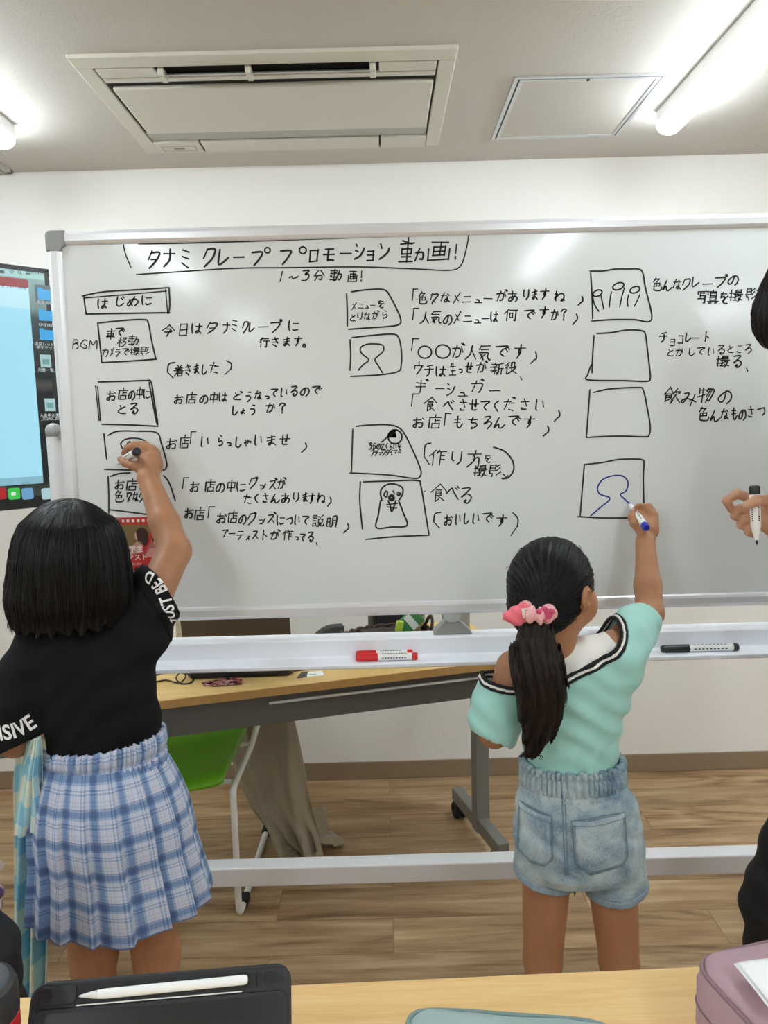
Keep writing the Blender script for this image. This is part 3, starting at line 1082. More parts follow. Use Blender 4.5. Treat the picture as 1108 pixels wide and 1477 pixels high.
    def eater(I):
        I.line([(551, 722), (549, 709), (556, 700), (568, 698), (580, 703), (581, 712), (576, 721)])
        I.line([(549, 722), (546, 742), (543, 761), (565, 760), (587, 758), (582, 740), (575, 722)])
        I.line([(557, 708), (554, 714), (558, 717), (559, 709)]); I.line([(567, 708), (569, 712)]); I.line([(574, 710), (578, 712), (575, 715), (573, 712)])
        for r in (4, 2.2):
            I.line([(565 + r * math.cos(a), 718 + r * math.sin(a)) for a in np.linspace(0, 6.28, 8)], .003)
        I.line([(560, 722), (563, 730), (565, 738), (569, 729), (571, 722)], .003); I.line([(558, 728), (573, 726)], .003); I.line([(559, 731), (572, 733)], .0028)
    block([[(520, 695), (519, 720), (521, 745), (523, 763)], [(524, 695), (560, 694), (601, 693), (607, 700), (613, 735), (619, 772)], [(528, 778), (570, 774), (618, 772)]], eater, 'frame with a figure eating a crepe')
    I = Ink(); I.text(T('・', (613, 708)), 12); I.text(T('食べる', (633, 711), (653, 711), (672, 714)), 24, 22); I.done('handwritten_lettering', ink, t)
    I = Ink(); I.text(T('(', (628, 749)), 26); I.text(T('おいしいです', (647, 750), (661, 749), (672, 748), (687, 748), (703, 746), (724, 750)), 18); I.text(T(')', (743, 754)), 36, 24); I.done('handwritten_lettering', ink, t)
    # right column
    def crepes(I):
        for cx, cy, rx, ry in ((892, 413, 8, 5), (862, 423, 6.5, 4.5), (916, 418, 7, 4.5)):
            I.line([(cx + rx * math.cos(a), cy + ry * math.sin(a) - (rx * math.cos(a)) * .25) for a in np.linspace(0, 6.28, 12)], .0028)
        for l in ([(855, 428), (858, 440), (864, 449)], [(867, 426), (869, 436), (871, 446)], [(882, 421), (880, 432), (879, 443)], [(901, 415), (897, 428), (894, 443)], [(907, 425), (905, 434), (906, 442)], [(923, 425), (919, 434), (915, 442)]):
            I.line(l, .0024)
    block([[(851, 391), (870, 391), (888, 388), (905, 388), (920, 388), (927, 393), (931, 415), (940, 461), (915, 461), (885, 461), (854, 463)], [(852, 394), (854, 425), (855, 460)]], crepes, 'frame with three crepes sketched')
    lines((T('色んなクレープの', (948, 410), (962, 412), (977, 410), (990, 410), (1003, 407), (1021, 409), (1039, 406), (1058, 403)), 18),
          (T('写真を撮影す', (1013, 428), (1029, 428), (1044, 429), (1062, 426), (1083, 424), (1097, 422)), 18))
    block([[(861, 481), (880, 480), (905, 476), (925, 477), (931, 482), (934, 505), (937, 530), (938, 545), (933, 550), (900, 549), (849, 548), (848, 540), (853, 526)], [(857, 484), (855, 512), (854, 538)]], lambda I: None, 'upper empty frame')
    lines((T('チョコレート', (957, 486), (970, 491), (982, 489), (993, 487), (1004, 487), (1019, 485)), 16),
          (T('とかしているところ', (967, 508), (980, 508), (997, 507), (1011, 506), (1026, 507), (1040, 504), (1054, 503), (1066, 503), (1079, 503)), 14),
          (T('撮る、', (1043, 521), (1063, 521), (1083, 526)), 18))
    block([[(851, 562), (849, 590), (846, 630)], [(857, 566), (880, 561), (920, 559), (928, 563), (934, 590), (938, 615), (936, 628), (930, 630), (890, 629), (846, 631)]], lambda I: None, 'lower empty frame')
    lines((T('飲み物の', (970, 570), (993, 574), (1018, 569), (1046, 571)), 23), (T('色んなものさつ', (1015, 597), (1031, 600), (1046, 597), (1059, 596), (1071, 597), (1083, 594), (1098, 592)), 19))
    block([[(843, 670), (870, 667), (890, 663), (912, 662), (926, 663), (929, 668), (928, 690), (929, 730)], [(843, 670), (840, 705), (837, 744)], [(833, 745), (870, 747), (909, 747)]], lambda I: None, 'frame round the blue drawing')
    I = Ink(); I.line([(852, 744), (866, 732), (880, 719), (866, 713), (862, 704), (869, 692), (885, 686), (899, 687), (906, 696), (903, 708), (895, 713), (901, 720), (908, 726)], .0026)
    I.done('bust_drawing', blue, t, 'blue outline of a head and shoulders')
    return t


whiteboard()


def poster():
    """event flyer held on the board"""
    y = FACE - .0022
    a = P(112, 748, y); b = P(238, 746, y)
    x0, x1, z1 = a[0], b[0], a[2]
    z0 = z1 - .222
    t = thing('flyer', 'red event flyer with film-strip border held on the board behind the raised arm', 'flyer', ((x0 + x1) / 2, y, z0))
    R = mat('flyer_red', (196, 52, 46), .45); W = mat('flyer_white', (244, 236, 232), .45); D = mat('flyer_dark', (52, 24, 24), .45)
    MB().box2((x0, y, z0), (x1, y + .0012, z1)).build('sheet', R, t)
    h = MB()
    for k in range(17):
        x = x0 + .006 + k * (x1 - x0) / 17
        h.box2((x, y - .0004, z1 - .012), (x + .006, y, z1 - .005))
    h.build('film_holes', W, t)
    def poly(nm, pts, m, dy, par=t):
        MB().prism([(x, y - dy, z) for x, z in pts], (0, .0003, 0)).build(nm, m, par, fix=True)
    def disc(cx, cz, rx, rz): return [(cx + rx * math.cos(q), cz + rz * math.sin(q)) for q in np.linspace(0, 2 * math.pi, 20)[:-1]]
    def X(p): return P(p[0], p[1], y)[0]
    def Zp(p): return P(p[0], p[1], y)[2]
    pp = lambda L: [(X(q), Zp(q)) for q in L]
    poly('left_photo', pp([(150, 757), (222, 757), (205, 787), (190, 800), (150, 800)]), mat('flyer_olive', (124, 104, 62), .45), .0004)
    poly('dark_hair', pp([(198, 775), (196, 766), (201, 761), (208, 761), (213, 767), (214, 780), (209, 788), (203, 780), (199, 781)]), mat('flyer_hair', (58, 34, 30), .45), .0012)
    poly('girl_face', pp([(194, 770), (198, 764), (203, 766), (204, 775), (199, 780), (195, 777)]), mat('flyer_skin', (214, 160, 132), .45), .0009)
    poly('girl_shirt', pp([(190, 788), (198, 781), (206, 786), (204, 797), (188, 800)]), mat('flyer_blouse', (206, 150, 140), .45), .001)
    poly('pale_photo', pp([(229, 762), (239, 757), (239, 806), (207, 802), (214, 788)]), mat('flyer_mauve', (176, 104, 98), .45), .0006)
    poly('boy_hair', [(q[0], q[1]) for q in disc(X((229, 778)), Zp((229, 778)), .015, .012)], mat('flyer_hair'[:10] + '2', (60, 40, 36), .45), .001)
    poly('boy_face', disc(X((229, 781)), Zp((229, 783)), .012, .012), mat('flyer_skin', (214, 160, 132), .45), .0013)
    poly('boy_shirt', pp([(209, 803), (216, 791), (229, 789), (238, 794), (238, 806)]), mat('flyer_pink', (216, 150, 146), .45), .0012)
    poly('lower_photo', pp([(185, 838), (195, 818), (212, 818), (224, 838), (212, 852), (192, 852)]), D, .0005)
    w = MB()
    for body, px, py, size, bold in (('中学生', 176, 796, .0172, .02), ('コンテスト', 165, 808, .0160, .02), ('AWARDS 2024', 180, 815, .0062, .0), ('・9/1', 181, 830, .0165, .015)):
        vs, fs = text_geo(body, size, bold * size)
        o = P(px, py, y)
        w.add([(o[0] + v[0], y - .0018, o[2] + v[1]) for v in vs], fs)
    w.build('flyer_lettering', W, t, fix=False)
    MB().lathe([(.008, 0), (.008, -.004), (.005, -.006), (0, -.0065)], P(171, 751, y), (0, 1, 0), 18).build('round_magnet', mat('magnet_red', (150, 60, 50), .4), t, smooth=True)


poster()


def marker(name, label, tip, end, cap=None, body=(240, 240, 238), r=.0085, capcol=(20, 20, 22), cap_on=True, L=.135, nib=True, group=None):
    """whiteboard marker: tip point, point of the far end"""
    tip = np.array(tip, float); end = np.array(end, float)
    ax = unit(end - tip); L = np.linalg.norm(end - tip)
    t = thing(name, label, 'marker', end, group)
    mb = mat('marker_barrel', body, .3)
    mc = mat('marker_%d_%d_%d' % capcol, capcol, .35)
    ln = mat('marker_print', (52, 52, 58), .5)
    if cap_on:                                    # capped: the tip end carries a long cap
        c = .36 * L
        MB().lathe([(.0, 0), (r * .8, .0005), (r * .95, .003), (r * 1.05, .008), (r * 1.1, c)], tip, ax, 20).build('cap', mc, t, auto=.6)
        MB().lathe([(r, c - .002), (r, L - .012)], tip, ax, 20).build('barrel', mb, t, auto=.6)
        MB().lathe([(r * 1.02, L - .013), (r * 1.02, L - .003), (r * .8, L), (0, L)], tip, ax, 20).build('end_plug', mc, t, auto=.6)
        z0, z1 = c + .01, L - .025
    else:
        MB().lathe([(0.0005, 0), (.0022, .004), (.0024, .010)], tip, ax, 12).build('nib', mc, t, smooth=True)
        MB().lathe([(.0032, .009), (.0045, .012), (.0055, .020), (r * .80, .026), (r * .85, .032), (r, .035), (r, L - .014)], tip, ax, 20).build('barrel', mb, t, auto=.6)
        MB().lathe([(r * 1.02, L - .016), (r * 1.04, L - .004), (r * .9, L - .001), (r * .55, L), (0, L)], tip, ax, 20).build('end_plug', mc, t, auto=.6)
        z0, z1 = .045, L - .03
    # printed rows
    ref = np.array([0, 0, 1.0]); a = np.cross(ax, ref); a /= np.linalg.norm(a); b = np.cross(ax, a)
    p = MB()
    for ang in np.linspace(0, 2 * math.pi, 6)[:-1]:
        for k in range(9):
            q0 = z0 + (z1 - z0) * k / 9; q1 = q0 + (z1 - z0) / 9 * .6
            vs = []
            for q in (q0, q1):
                for da in (-.16, .0, .16):
                    vs.append(tip + ax * q + (a * math.cos(ang + da) + b * math.sin(ang + da)) * (r + .0003))
            p.add(vs, [(0, 1, 4, 3), (1, 2, 5, 4)])
    p.build('barrel_print', ln, t, fix=False)
    return t


_g = 'markers lying on the pen tray'
_zt = .8815
_pa = P(513, 942, BOARD - .020); _pb = P(597, 938, BOARD - .020)
marker('red_marker', 'red-capped marker lying on the tray against its back wall', (_pa[0], BOARD - .0165, _zt + .0094), (_pb[0] - .003, BOARD - .0165, _zt + .0094), capcol=(214, 34, 40), group=_g)
marker('red_marker', 'red-capped marker lying on the tray, in front of the other red one', (_pa[0] + .0, BOARD - .0375, _zt + .0080), (_pb[0] + .008, BOARD - .0375, _zt + .0080), capcol=(214, 34, 40), group=_g)
_pc = P(953, 936, BOARD - .030); _pd = P(1064, 934, BOARD - .030)
marker('black_marker', 'black-capped marker lying on the tray to the right of the smaller girl', (_pc[0], BOARD - .033, _zt + .0080), (_pd[0], BOARD - .033, _zt + .0080), capcol=(22, 22, 24), group=_g)

# ------------------------------------------------------------------ long grey-legged table behind the whiteboard
M_OAK = wood_top_material('light_oak_top', ((196, 158, 96), (218, 182, 120), (232, 200, 142)), (4, 60, 4), .45, (0, 0, -.268))
M_OAKE = mat('oak_edge', (186, 144, 84), .5, var=.06, vscale=30)
M_GREY = mat('grey_painted_steel', (96, 95, 92), .45, .2)
TA = math.atan2(.246, .889)
TU = np.array([math.cos(TA), math.sin(TA), 0]); TN = np.array([-math.sin(TA), math.cos(TA), 0])
TF = np.array([-.594, 1.980, 0])            # a point under the front edge
TZ = .72
_t0 = -.52; _t1 = 1.055; TD = .50           # extents along the edge, depth


def tp(a, b, z):
    return TF + TU * a + TN * b + np.array([0, 0, z])


def back_table():
    t = thing('long_table', 'long oak-topped table with grey frame and castors standing askew behind the whiteboard', 'table', tp((_t0 + _t1) / 2, TD / 2, 0))
    R = rotz(TA)
    def bx(a0, a1, b0, b1, z0, z1):
        return MB().box(tp((a0 + a1) / 2, (b0 + b1) / 2, (z0 + z1) / 2), (a1 - a0, b1 - b0, z1 - z0), R)
    bx(_t0, _t1, 0, TD, TZ - .0235, TZ).build('table_top', M_OAK, t, bevel=.002)
    e = bx(_t0, _t1, -.002, .0, TZ - .0235, TZ - .0008); e.build('edge_band', M_OAKE, t)
    bx(_t0 + .03, _t1 - .03, .035, .05, TZ - .118, TZ - .0236).build('apron', M_GREY, t, bevel=.002, label='grey steel apron')
    bx(_t0 + .03, _t1 - .03, .40, .44, TZ - .075, TZ - .0236).build('rear_beam', M_GREY, t, bevel=.002)
    MB().tube([tp(.28, .018, TZ - .050), tp(.97, .018, TZ - .050)], .0045, 8).build('lever_rod', mat('bright_rod', (214, 214, 212), .3, .3), t, smooth=True)
    b = MB()
    for a in (.985, 1.015):
        b.box(tp(a, .016, TZ - .052), (.018, .035, .030), R)
    for k in range(2):
        m = MB().box(tp((.985, 1.015)[k], .016, TZ - .052), (.018, .035, .030), R)
        m.build('latch', M_BLACK, t, bevel=.004)
    for a in (_t0 + .13, _t1 - .115):
        if a > .5: a = _t1 - .055
        MB().bar(tp(a, .235, .06), tp(a, .235, TZ - .0236), .048, .045, TN).build('leg', mat('leg_grey', (128, 127, 122), .4, .3), t, bevel=.003)
        MB().bar(tp(a, .05, .085), tp(a, .46, .085), .040, .046).build('foot', mat('leg_grey', (128, 127, 122)), t, bevel=.003)
        for bb in (.09, .435):
            c = tp(a, bb, .032)
            cb = MB()
            for s in (-1, 1):
                cb.lathe([(.027, -.009), (.031, -.005), (.031, .005), (.027, .009)], c + TU * .013 * s, TU, 20)
            cb.box(c + np.array([0, 0, .02]), (.03, .03, .026), R)
            cb.build('castor', M_RUBBER, t, auto=.5)


back_table()


def laptop():
    o = PZ(347, 976, TZ)
    ang = math.atan2(*(PZ(421, 967, TZ) - PZ(275, 972, TZ))[[1, 0]])
    R = rotz(ang); u = R[:, 0]; n = R[:, 1]
    t = thing('laptop', 'open laptop turned away on the table, its brown-grey lid showing above the pen tray', 'laptop', o)
    w = .306
    al = mat('laptop_aluminium', (98, 88, 77), .42, .35)
    def pt(a, b, z): return o + u * a + n * b + np.array([0, 0, z])
    MB().box(pt(0, .108, .011), (w, .214, .014), R).build('base', al, t, bevel=.004)
    MB().box(pt(0, .112, .0185), (w - .04, .10, .0012), R).build('keyboard', M_BLACK, t)
    top = pt(0, -.055, .212); hinge = pt(0, .006, .018)
    ax = unit(top - hinge); nn = np.cross(u, ax)
    Rl = np.stack([u, ax, nn], 1)
    lid = MB().box((top + hinge) / 2, (w, np.linalg.norm(top - hinge), .006), Rl).build('lid', al, t, bevel=.003)
    f = nn if nn[1] < 0 else -nn
    c = (top + hinge) / 2 - ax * .006
    # round emblem with a notch, and a leaf above it, on the lid
    pts = []
    for a in np.linspace(0, 2 * math.pi, 33)[:-1]:
        r = .013 * (1 - .10 * math.cos(2 * a) * 0 + .02 * math.sin(3 * a))
        q = np.array([r * math.cos(a), r * 1.05 * math.sin(a)])
        d = q - np.array([.0155, .003])
        if np.hypot(*d) < .007: q = np.array([.0155, .003]) + unit(d) * .007
        pts.append(q)
    em = mat('lid_emblem', (44, 38, 34), .25, .6)
    MB().prism([c + u * q[0] + ax * q[1] + f * .0032 for q in pts], f * .0004).build('lid_emblem', em, lid)
    leaf = [(.001, .016), (.0035, .0225), (.009, .0245), (.0065, .0185)]
    MB().prism([c + u * a + ax * b + f * .0032 for a, b in leaf], f * .0004).build('lid_emblem_leaf', em, lid)
    MB().box(pt(0, -.004, .011), (w - .02, .018, .017), R).build('hinge_bar', M_BLACK, t, bevel=.004)
    MB().box(pt(0, .112, .0017), (w - .03, .18, .0034), R).build('rubber_feet', M_BLACK, t)


laptop()


def desk_box(name, label, cat, px, z0, size, m, ang=TA, group=None, bevel=.002, parts=()):
    o = PZ(px[0], px[1], z0)
    t = MB().box(o + np.array([0, 0, size[2] / 2]), size, rotz(ang)).build(name, m, None, bevel=bevel)
    tag(t, label, cat, group)
    return t


# standing card and beige box behind the raised arm
def flyer_stand():
    o = PZ(238, 972, TZ) + TN * .30
    t = thing('card_stand', 'upright white card with orange top behind the taller girl, on the long table', 'card stand', o)
    R = rotz(TA)
    MB().box(o + np.array([0, 0, .118]), (.075, .004, .226), R).build('card', mat('paper_white', (234, 232, 226), .6), t)
    MB().box(o + np.array([0, 0, .192]) - TN * .0025, (.071, .001, .070), R).build('orange_panel', mat('print_orange', (226, 120, 40), .5), t)
    MB().prism([o + TU * a - TN * .0035 + np.array([0, 0, b]) for a, b in ((-.02, .160), (.035, .160), (.035, .215))], -TN * .0005).build('yellow_panel', mat('print_yellow', (238, 196, 70), .5), t)
    MB().box(o + np.array([0, 0, .004]) + TN * .004, (.078, .03, .008), R).build('stand_base', M_WHITE, t, bevel=.002)
    MB().box(o + np.array([0, 0, .128]) - TN * .0025, (.05, .001, .003), R).build('printed_rule', mat('print_grey', (120, 120, 118), .6), t)


flyer_stand()
o = PZ(258, 972, TZ) + TN * .36
tag(MB().box(o + np.array([0, 0, .13]), (.085, .05, .26), rotz(TA)).build('storage_box', mat('beige_card', (214, 202, 184), .6, var=.05), None, bevel=.003), 'beige upright box between the card stand and the laptop lid', 'box')


def cable(name, label, pts, r, m, k=6):
    b = MB().tube(smooth_path(pts, k), r, 8)
    return tag(b.build(name, m, None, smooth=True), label, 'cable')


_z = TZ + .003
q = lambda x, y, dz=0: PZ(x, y, _z + dz)
cable('charging_cable', 'thin black cable looped on the table left of the laptop', [q(222, 975), q(240, 970), q(262, 971, .012), (q(279, 974)), q(276, 984), q(262, 986), q(254, 978, .014), q(262, 969, .02), q(268, 976, .01), q(258, 985), q(240, 981), q(222, 984)], .0022, M_BLACK)
cable('power_cord', 'thick black cord with plug running along the table under the pen tray', [q(352, 975), q(372, 974), q(388, 972), (q(400, 970)), q(416, 968), q(440, 965)], .0048, M_BLACK)


def cards():
    o = PZ(322, 986, TZ)
    t = thing('photo_cards', 'glossy red and black printed card lying on the table under the pen tray', 'card', o)
    R = rotz(TA + .12)
    tt = NT('mottled_print')
    v = tt.coord('Object', (1, 1, 1))
    tt.l(tt.ramp(tt.noise(v, 60, 3, .6, 1.2), [(.36, srgb((38, 30, 34))), (.46, srgb((164, 70, 74))), (.55, srgb((205, 170, 164))), (.64, srgb((120, 60, 66)))], 'CONSTANT'), tt.b.inputs['Base Color'])
    tt.b.inputs['Roughness'].default_value = .25
    MB().box(o + np.array([-.01, .012, .002]), (.100, .035, .003), R).build('card_back', tt.m, t)
    MB().box(o + np.array([.012, -.004, .0042]), (.085, .040, .0015), rotz(TA - .1)).build('card_front', tt.m, t)


cards()


def namecard():
    o = PZ(448, 973, TZ)
    t = thing('business_card', 'small white card with a black corner lying on the table below the pen tray', 'card', o)
    R = rotz(TA - .05)
    MB().box(o + np.array([.006, 0, .001]), (.062, .040, .0016), R).build('card', mat('card_white', (236, 236, 232), .5), t)
    MB().prism([o + R @ np.array([a, b, .0021]) for a, b in ((-.042, -.022), (-.014, -.022), (-.004, .022), (-.024, .022))], (0, 0, .0006)).build('black_corner', mat('print_black', (36, 36, 38), .4), t)
    MB().box(o + np.array([.006, -.003, .0022]), (.022, .002, .0006), R).build('printed_line', mat('print_grey', (120, 120, 118), .6), t)


namecard()


def mouse_bag():
    # low dark case left of the speaker
    a = PZ(450, 958, TZ) + TN * .12; b = a + TU * .125
    m = MB()
    rings = []
    for s in np.linspace(0, 1, 9):
        c = a + (b - a) * s; h = .022 + .058 * math.sin(min(1, s * 1.35) * math.pi / 2)
        rings.append([c + TN * (-.03), c + TN * (-.035) + np.array([0, 0, h * .5]), c + TN * (-.02) + np.array([0, 0, h]), c + TN * .02 + np.array([0, 0, h]), c + TN * .035 + np.array([0, 0, h * .5]), c + TN * .03])
    m.loft(rings, True, True)
    tag(m.build('accessory_case', mat('dark_nylon', (48, 47, 48), .7, var=.1), None, auto=.7), 'dark sloping nylon case on the table left of the wicker basket', 'case')


mouse_bag()


def speaker():
    o = PZ(598, 958, TZ) + TN * .30
    t = thing('desk_speaker', 'black rounded box speaker standing behind the wicker basket', 'speaker', o)
    R = rotz(TA)
    MB().box(o + np.array([0, 0, .0925]), (.112, .09, .185), R).build('cabinet', mat('speaker_black', (24, 24, 26), .5), t, bevel=.018, segs=4)
    MB().box(o + np.array([0, 0, .0925]) - TN * .0455, (.086, .004, .15), R).build('cloth_front', mat('speaker_cloth', (32, 32, 34), .9, bump=.4, bscale=900), t, bevel=.001)


speaker()


def basket():
    c = PZ(571, 957, TZ) + TN * .085
    t = thing('wicker_basket', 'dark brown wicker basket with looped handles holding snacks on the table', 'basket', c)
    wk = mat('dark_wicker', (64, 44, 32), .7, var=.3, vscale=120)
    hgt = .066
    b = MB()
    # woven wall: alternating horizontal strands round upright stakes
    def rr(z): return .100 + .034 * (z / hgt), .066 + .022 * (z / hgt)
    N = 40
    for i in range(11):
        z = .006 + hgt * i / 10.5
        ra, rb = rr(z)
        pts = []
        for k in range(N + 1):
            a = 2 * math.pi * k / N
            w = .0035 * (1 if (k + i) % 2 else -1)
            pts.append(c + TU * (ra + w) * math.cos(a) + TN * (rb + w) * math.sin(a) + np.array([0, 0, z]))
        b.tube(pts, .0045, 6, caps=False)
    b.build('woven_wall', wk, t, smooth=True)
    s = MB()
    for k in range(0, N, 2):
        a = 2 * math.pi * k / N
        p0 = rr(.0); p1 = rr(hgt)
        s.tube([c + TU * p0[0] * math.cos(a) + TN * p0[1] * math.sin(a) + np.array([0, 0, .002]), c + TU * p1[0] * math.cos(a) + TN * p1[1] * math.sin(a) + np.array([0, 0, hgt])], .003, 6)
    s.build('stakes', wk, t, smooth=True)
    MB().lathe([(0, 0), (.075, 0), (.08, .004), (0, .004)], c, n=30).build('basket_floor', wk, t)
    ra, rb = rr(hgt)
    r = MB()
    for ph in (0, math.pi):
        pts = []
        for k in range(N * 2 + 1):
            a = math.pi * k / N
            pts.append(c + TU * (ra + .004 * math.cos(a * 11 + ph)) * math.cos(a) + TN * (rb + .004 * math.cos(a * 11 + ph)) * math.sin(a) + np.array([0, 0, hgt + .006 + .004 * math.sin(a * 11 + ph)]))
        r.tube(pts, .005, 6, caps=False)
    r.build('braided_rim', wk, t, smooth=True)
    for sgn in (-1, 1):
        h = MB()
        for ph in (0, math.pi):
            pts = []
            for k in range(25):
                a = math.pi * k / 24
                e = .003 * math.cos(k * .9 + ph)
                pts.append(c + TU * (sgn * (ra - .002 + .012 * math.sin(a))) + TN * ((.030 + e) * math.cos(a)) + np.array([0, 0, hgt + .004 + (.040 if sgn > 0 else .016) * math.sin(a) + .003 * math.sin(k * .9 + ph)]))
            h.tube(pts, .0045, 6)
        h.build('handle', wk, t, smooth=True)
    # contents
    def pack(nm, lab, a, bb, z, size, m, tilt=0.0, stripe=None):
        R = rotz(TA) @ np.array([[math.cos(tilt), 0, math.sin(tilt)], [0, 1, 0], [-math.sin(tilt), 0, math.cos(tilt)]])
        o = c + TU * a + TN * bb + np.array([0, 0, z])
        e = thing(nm, lab, 'packet', o, None)
        m0 = MB().box(o, size, R).build('pouch', m, e, bevel=.004)
        if stripe is not None:
            MB().box(o - R[:, 1] * (size[1] / 2 + .0006), (size[0] * .96, .001, size[2] * .3), R).build('print_band', stripe, e)
    pk = 'snack packets in the basket'
    pack('snack_packet', 'green and white packet leaning out of the basket beside its tall handle', .080, .012, .098, (.055, .014, .075), mat('packet_green', (74, 140, 84), .4), .9, mat('packet_white', (236, 238, 232), .4))
    pack('snack_packet', 'white packet with printed mark behind the tall basket handle', .104, .030, .112, (.040, .012, .075), mat('packet_white', (236, 238, 232), .4), .5, mat('print_grey', (120, 120, 118), .6))
    pack('snack_packet', 'small lime coloured packet poking above the basket rim', .032, -.02, .088, (.022, .016, .05), mat('packet_lime', (178, 204, 70), .4), .2)
    pack('snack_packet', 'cellophane beige packet at the far end of the basket', .116, .045, .085, (.034, .03, .08), mat('packet_beige', (206, 184, 140), .3), .1)
    pack('snack_packet', 'dark wrapped packet filling the middle of the basket', -.02, .0, .055, (.12, .07, .055), mat('packet_dark', (58, 46, 42), .5), 0)


basket()


def small_case():
    o = PZ(684, 952, TZ) + TN * .15
    t = thing('eyeglass_case', 'small dark flat case on a block right of the grey swivel lock', 'case', o)
    R = rotz(TA)
    MB().box(o + np.array([0, 0, .06]), (.075, .06, .12), R).build('block', mat('grey_block', (150, 148, 142), .6), t, bevel=.004)
    MB().box(o + np.array([.004, 0, .126]), (.086, .066, .012), R).build('dark_lid', mat('case_dark', (58, 58, 56), .45), t, bevel=.004)


small_case()


# ------------------------------------------------------------------ television on a stand in the left corner
def television():
    pr_ = np.array([-.985, 2.385, 0])                 # right edge of the set, seen from the room
    u = unit([.70, .714, 0])                          # along the screen toward its right edge
    n = np.array([u[1], -u[0], 0])                    # out of the screen
    W = 1.235
    top = P(66, 388, 2.30); zt = top[2] + .004
    # find heights at the visible right side
    def at_col(px, py):
        r = ray(px, py); # intersect with the screen plane
        s = (pr_.dot(n)) / (r[:2].dot(n[:2]))
        p = r * s
        return p + np.array([0, 0, CAM_H])
    zt = at_col(40, 385)[2]; zb = at_col(30, 734)[2]
    c = pr_ - u * W / 2
    t = thing('television', 'wide black television showing a computer desktop, angled behind the board', 'television', (c[0] - n[0] * .15, c[1] - n[1] * .15, 0))
    R = np.stack([u, n, [0, 0, 1]], 1)
    H = zt - zb
    zc = (zt + zb) / 2
    bz = .014
    b = MB()
    b.box(c + u * 0 + np.array([0, 0, zc]) - n * .03, (W, .05, H), R)
    b.build('cabinet', mat('tv_black', (16, 16, 17), .35), t, bevel=.004)
    fr = MB()
    for (a, z, sa, sz) in ((0, zt - bz / 2, W, bz), (0, zb + .018, W, .036), (-W / 2 + bz / 2, zc, bz, H), (W / 2 - bz / 2, zc, bz, H)):
        fr.box(c + u * a + np.array([0, 0, z]) - n * .002, (sa, .012, sz), R)
    fr.build('bezel', mat('tv_black', (16, 16, 17)), t)
    # screen content: flat lit picture made of coloured panes
    z1 = zt - bz; z0 = zb + .036
    xR = W / 2 - bz
    def em(name, c_, s=1.0):
        if name in MATS: return MATS[name]
        tt = NT(name)
        tt.b.inputs['Base Color'].default_value = (0, 0, 0, 1); tt.b.inputs['Roughness'].default_value = .25
        tt.b.inputs['Emission Color'].default_value = srgb(c_); tt.b.inputs['Emission Strength'].default_value = s * SCREEN
        MATS[name] = tt.m
        return tt.m
    SCREEN = .40
    def pane(nm, a0, a1, za, zb_, m, lift, par, rnd=0):
        pts = [(a0, za), (a1, za), (a1, zb_), (a0, zb_)]
        if rnd:
            pts = []
            for cx, cz, s in ((a1 - rnd, zb_ - rnd, 0), (a0 + rnd, zb_ - rnd, 1), (a0 + rnd, za + rnd, 2), (a1 - rnd, za + rnd, 3)):
                for q_ in np.linspace(s * math.pi / 2, (s + 1) * math.pi / 2, 5):
                    pts.append((cx + rnd * math.cos(q_), cz + rnd * math.sin(q_)))
        return MB().prism([c + u * a + n * lift + np.array([0, 0, z]) for a, z in pts], n * .0003).build(nm, m, par)
    # wallpaper of the desktop: pale teal above, dark land below
    tt = NT('desktop_picture')
    v = tt.coord('Object')
    sp = tt.n('ShaderNodeSeparateXYZ'); tt.l(v, sp.inputs[0])
    g = tt.math('DIVIDE', tt.math('SUBTRACT', sp.outputs[2], z0), z1 - z0)
    g = tt.math('ADD', g, tt.math('MULTIPLY', tt.math('SUBTRACT', tt.noise(v, 5, 4), .5), .08))
    cc = tt.ramp(g, [(0, srgb((34, 44, 40))), (.10, srgb((10, 14, 16))), (.46, srgb((16, 18, 20))), (.50, srgb((78, 78, 70))), (.53, srgb((20, 22, 24))), (.80, srgb((60, 76, 76))), (.84, srgb((128, 156, 154))), (1, srgb((152, 196, 192)))])
    tt.b.inputs['Base Color'].default_value = (0, 0, 0, 1); tt.b.inputs['Roughness'].default_value = .25
    tt.l(cc, tt.b.inputs['Emission Color']); tt.b.inputs['Emission Strength'].default_value = SCREEN
    scr = pane('screen', -xR, xR, z0, z1, tt.m, .0042, t)
    pane('menu_bar', -xR, xR, z1 - .020, z1, em('menu_teal', (176, 226, 222)), .0046, scr)
    def loc(px, py):
        p = at_col(px, py)
        return (p - c).dot(u), p[2]
    def rect(nm, x0, y0, x1, y1, m, lift, rnd=0):
        xm = (x0 + x1) / 2; ym = (y0 + y1) / 2
        a0, _ = loc(x0, ym); a1, _ = loc(x1, ym); _, zz1 = loc(xm, y0); _, zz0 = loc(xm, y1)
        return pane(nm, a0, a1, zz0, zz1, m, lift, scr, rnd)
    aW, zW1 = loc(44, 404); aW2, zW0 = loc(57, 697)
    aW = (aW + aW2) / 2
    pane('document_window', aW - .85, aW, zW0, zW1, em('page_cyan', (166, 226, 246), 1.25), .0050, scr, .006)
    pane('window_title_bar', aW - .85, aW, zW1 - .026, zW1, em('title_red', (164, 36, 44)), .0054, scr, .006)
    pane('window_toolbar', aW - .85, aW, zW1 - .085, zW1 - .024, em('tool_cyan', (190, 236, 246), 1.25), .0053, scr)
    pane('window_status_bar', aW - .85, aW, zW0, zW0 + .022, em('status_cyan', (150, 206, 226)), .0053, scr, .004)
    pane('dock', -xR, xR, z0, zW0 - .004, em('dock_olive', (52, 62, 52)), .0046, scr)
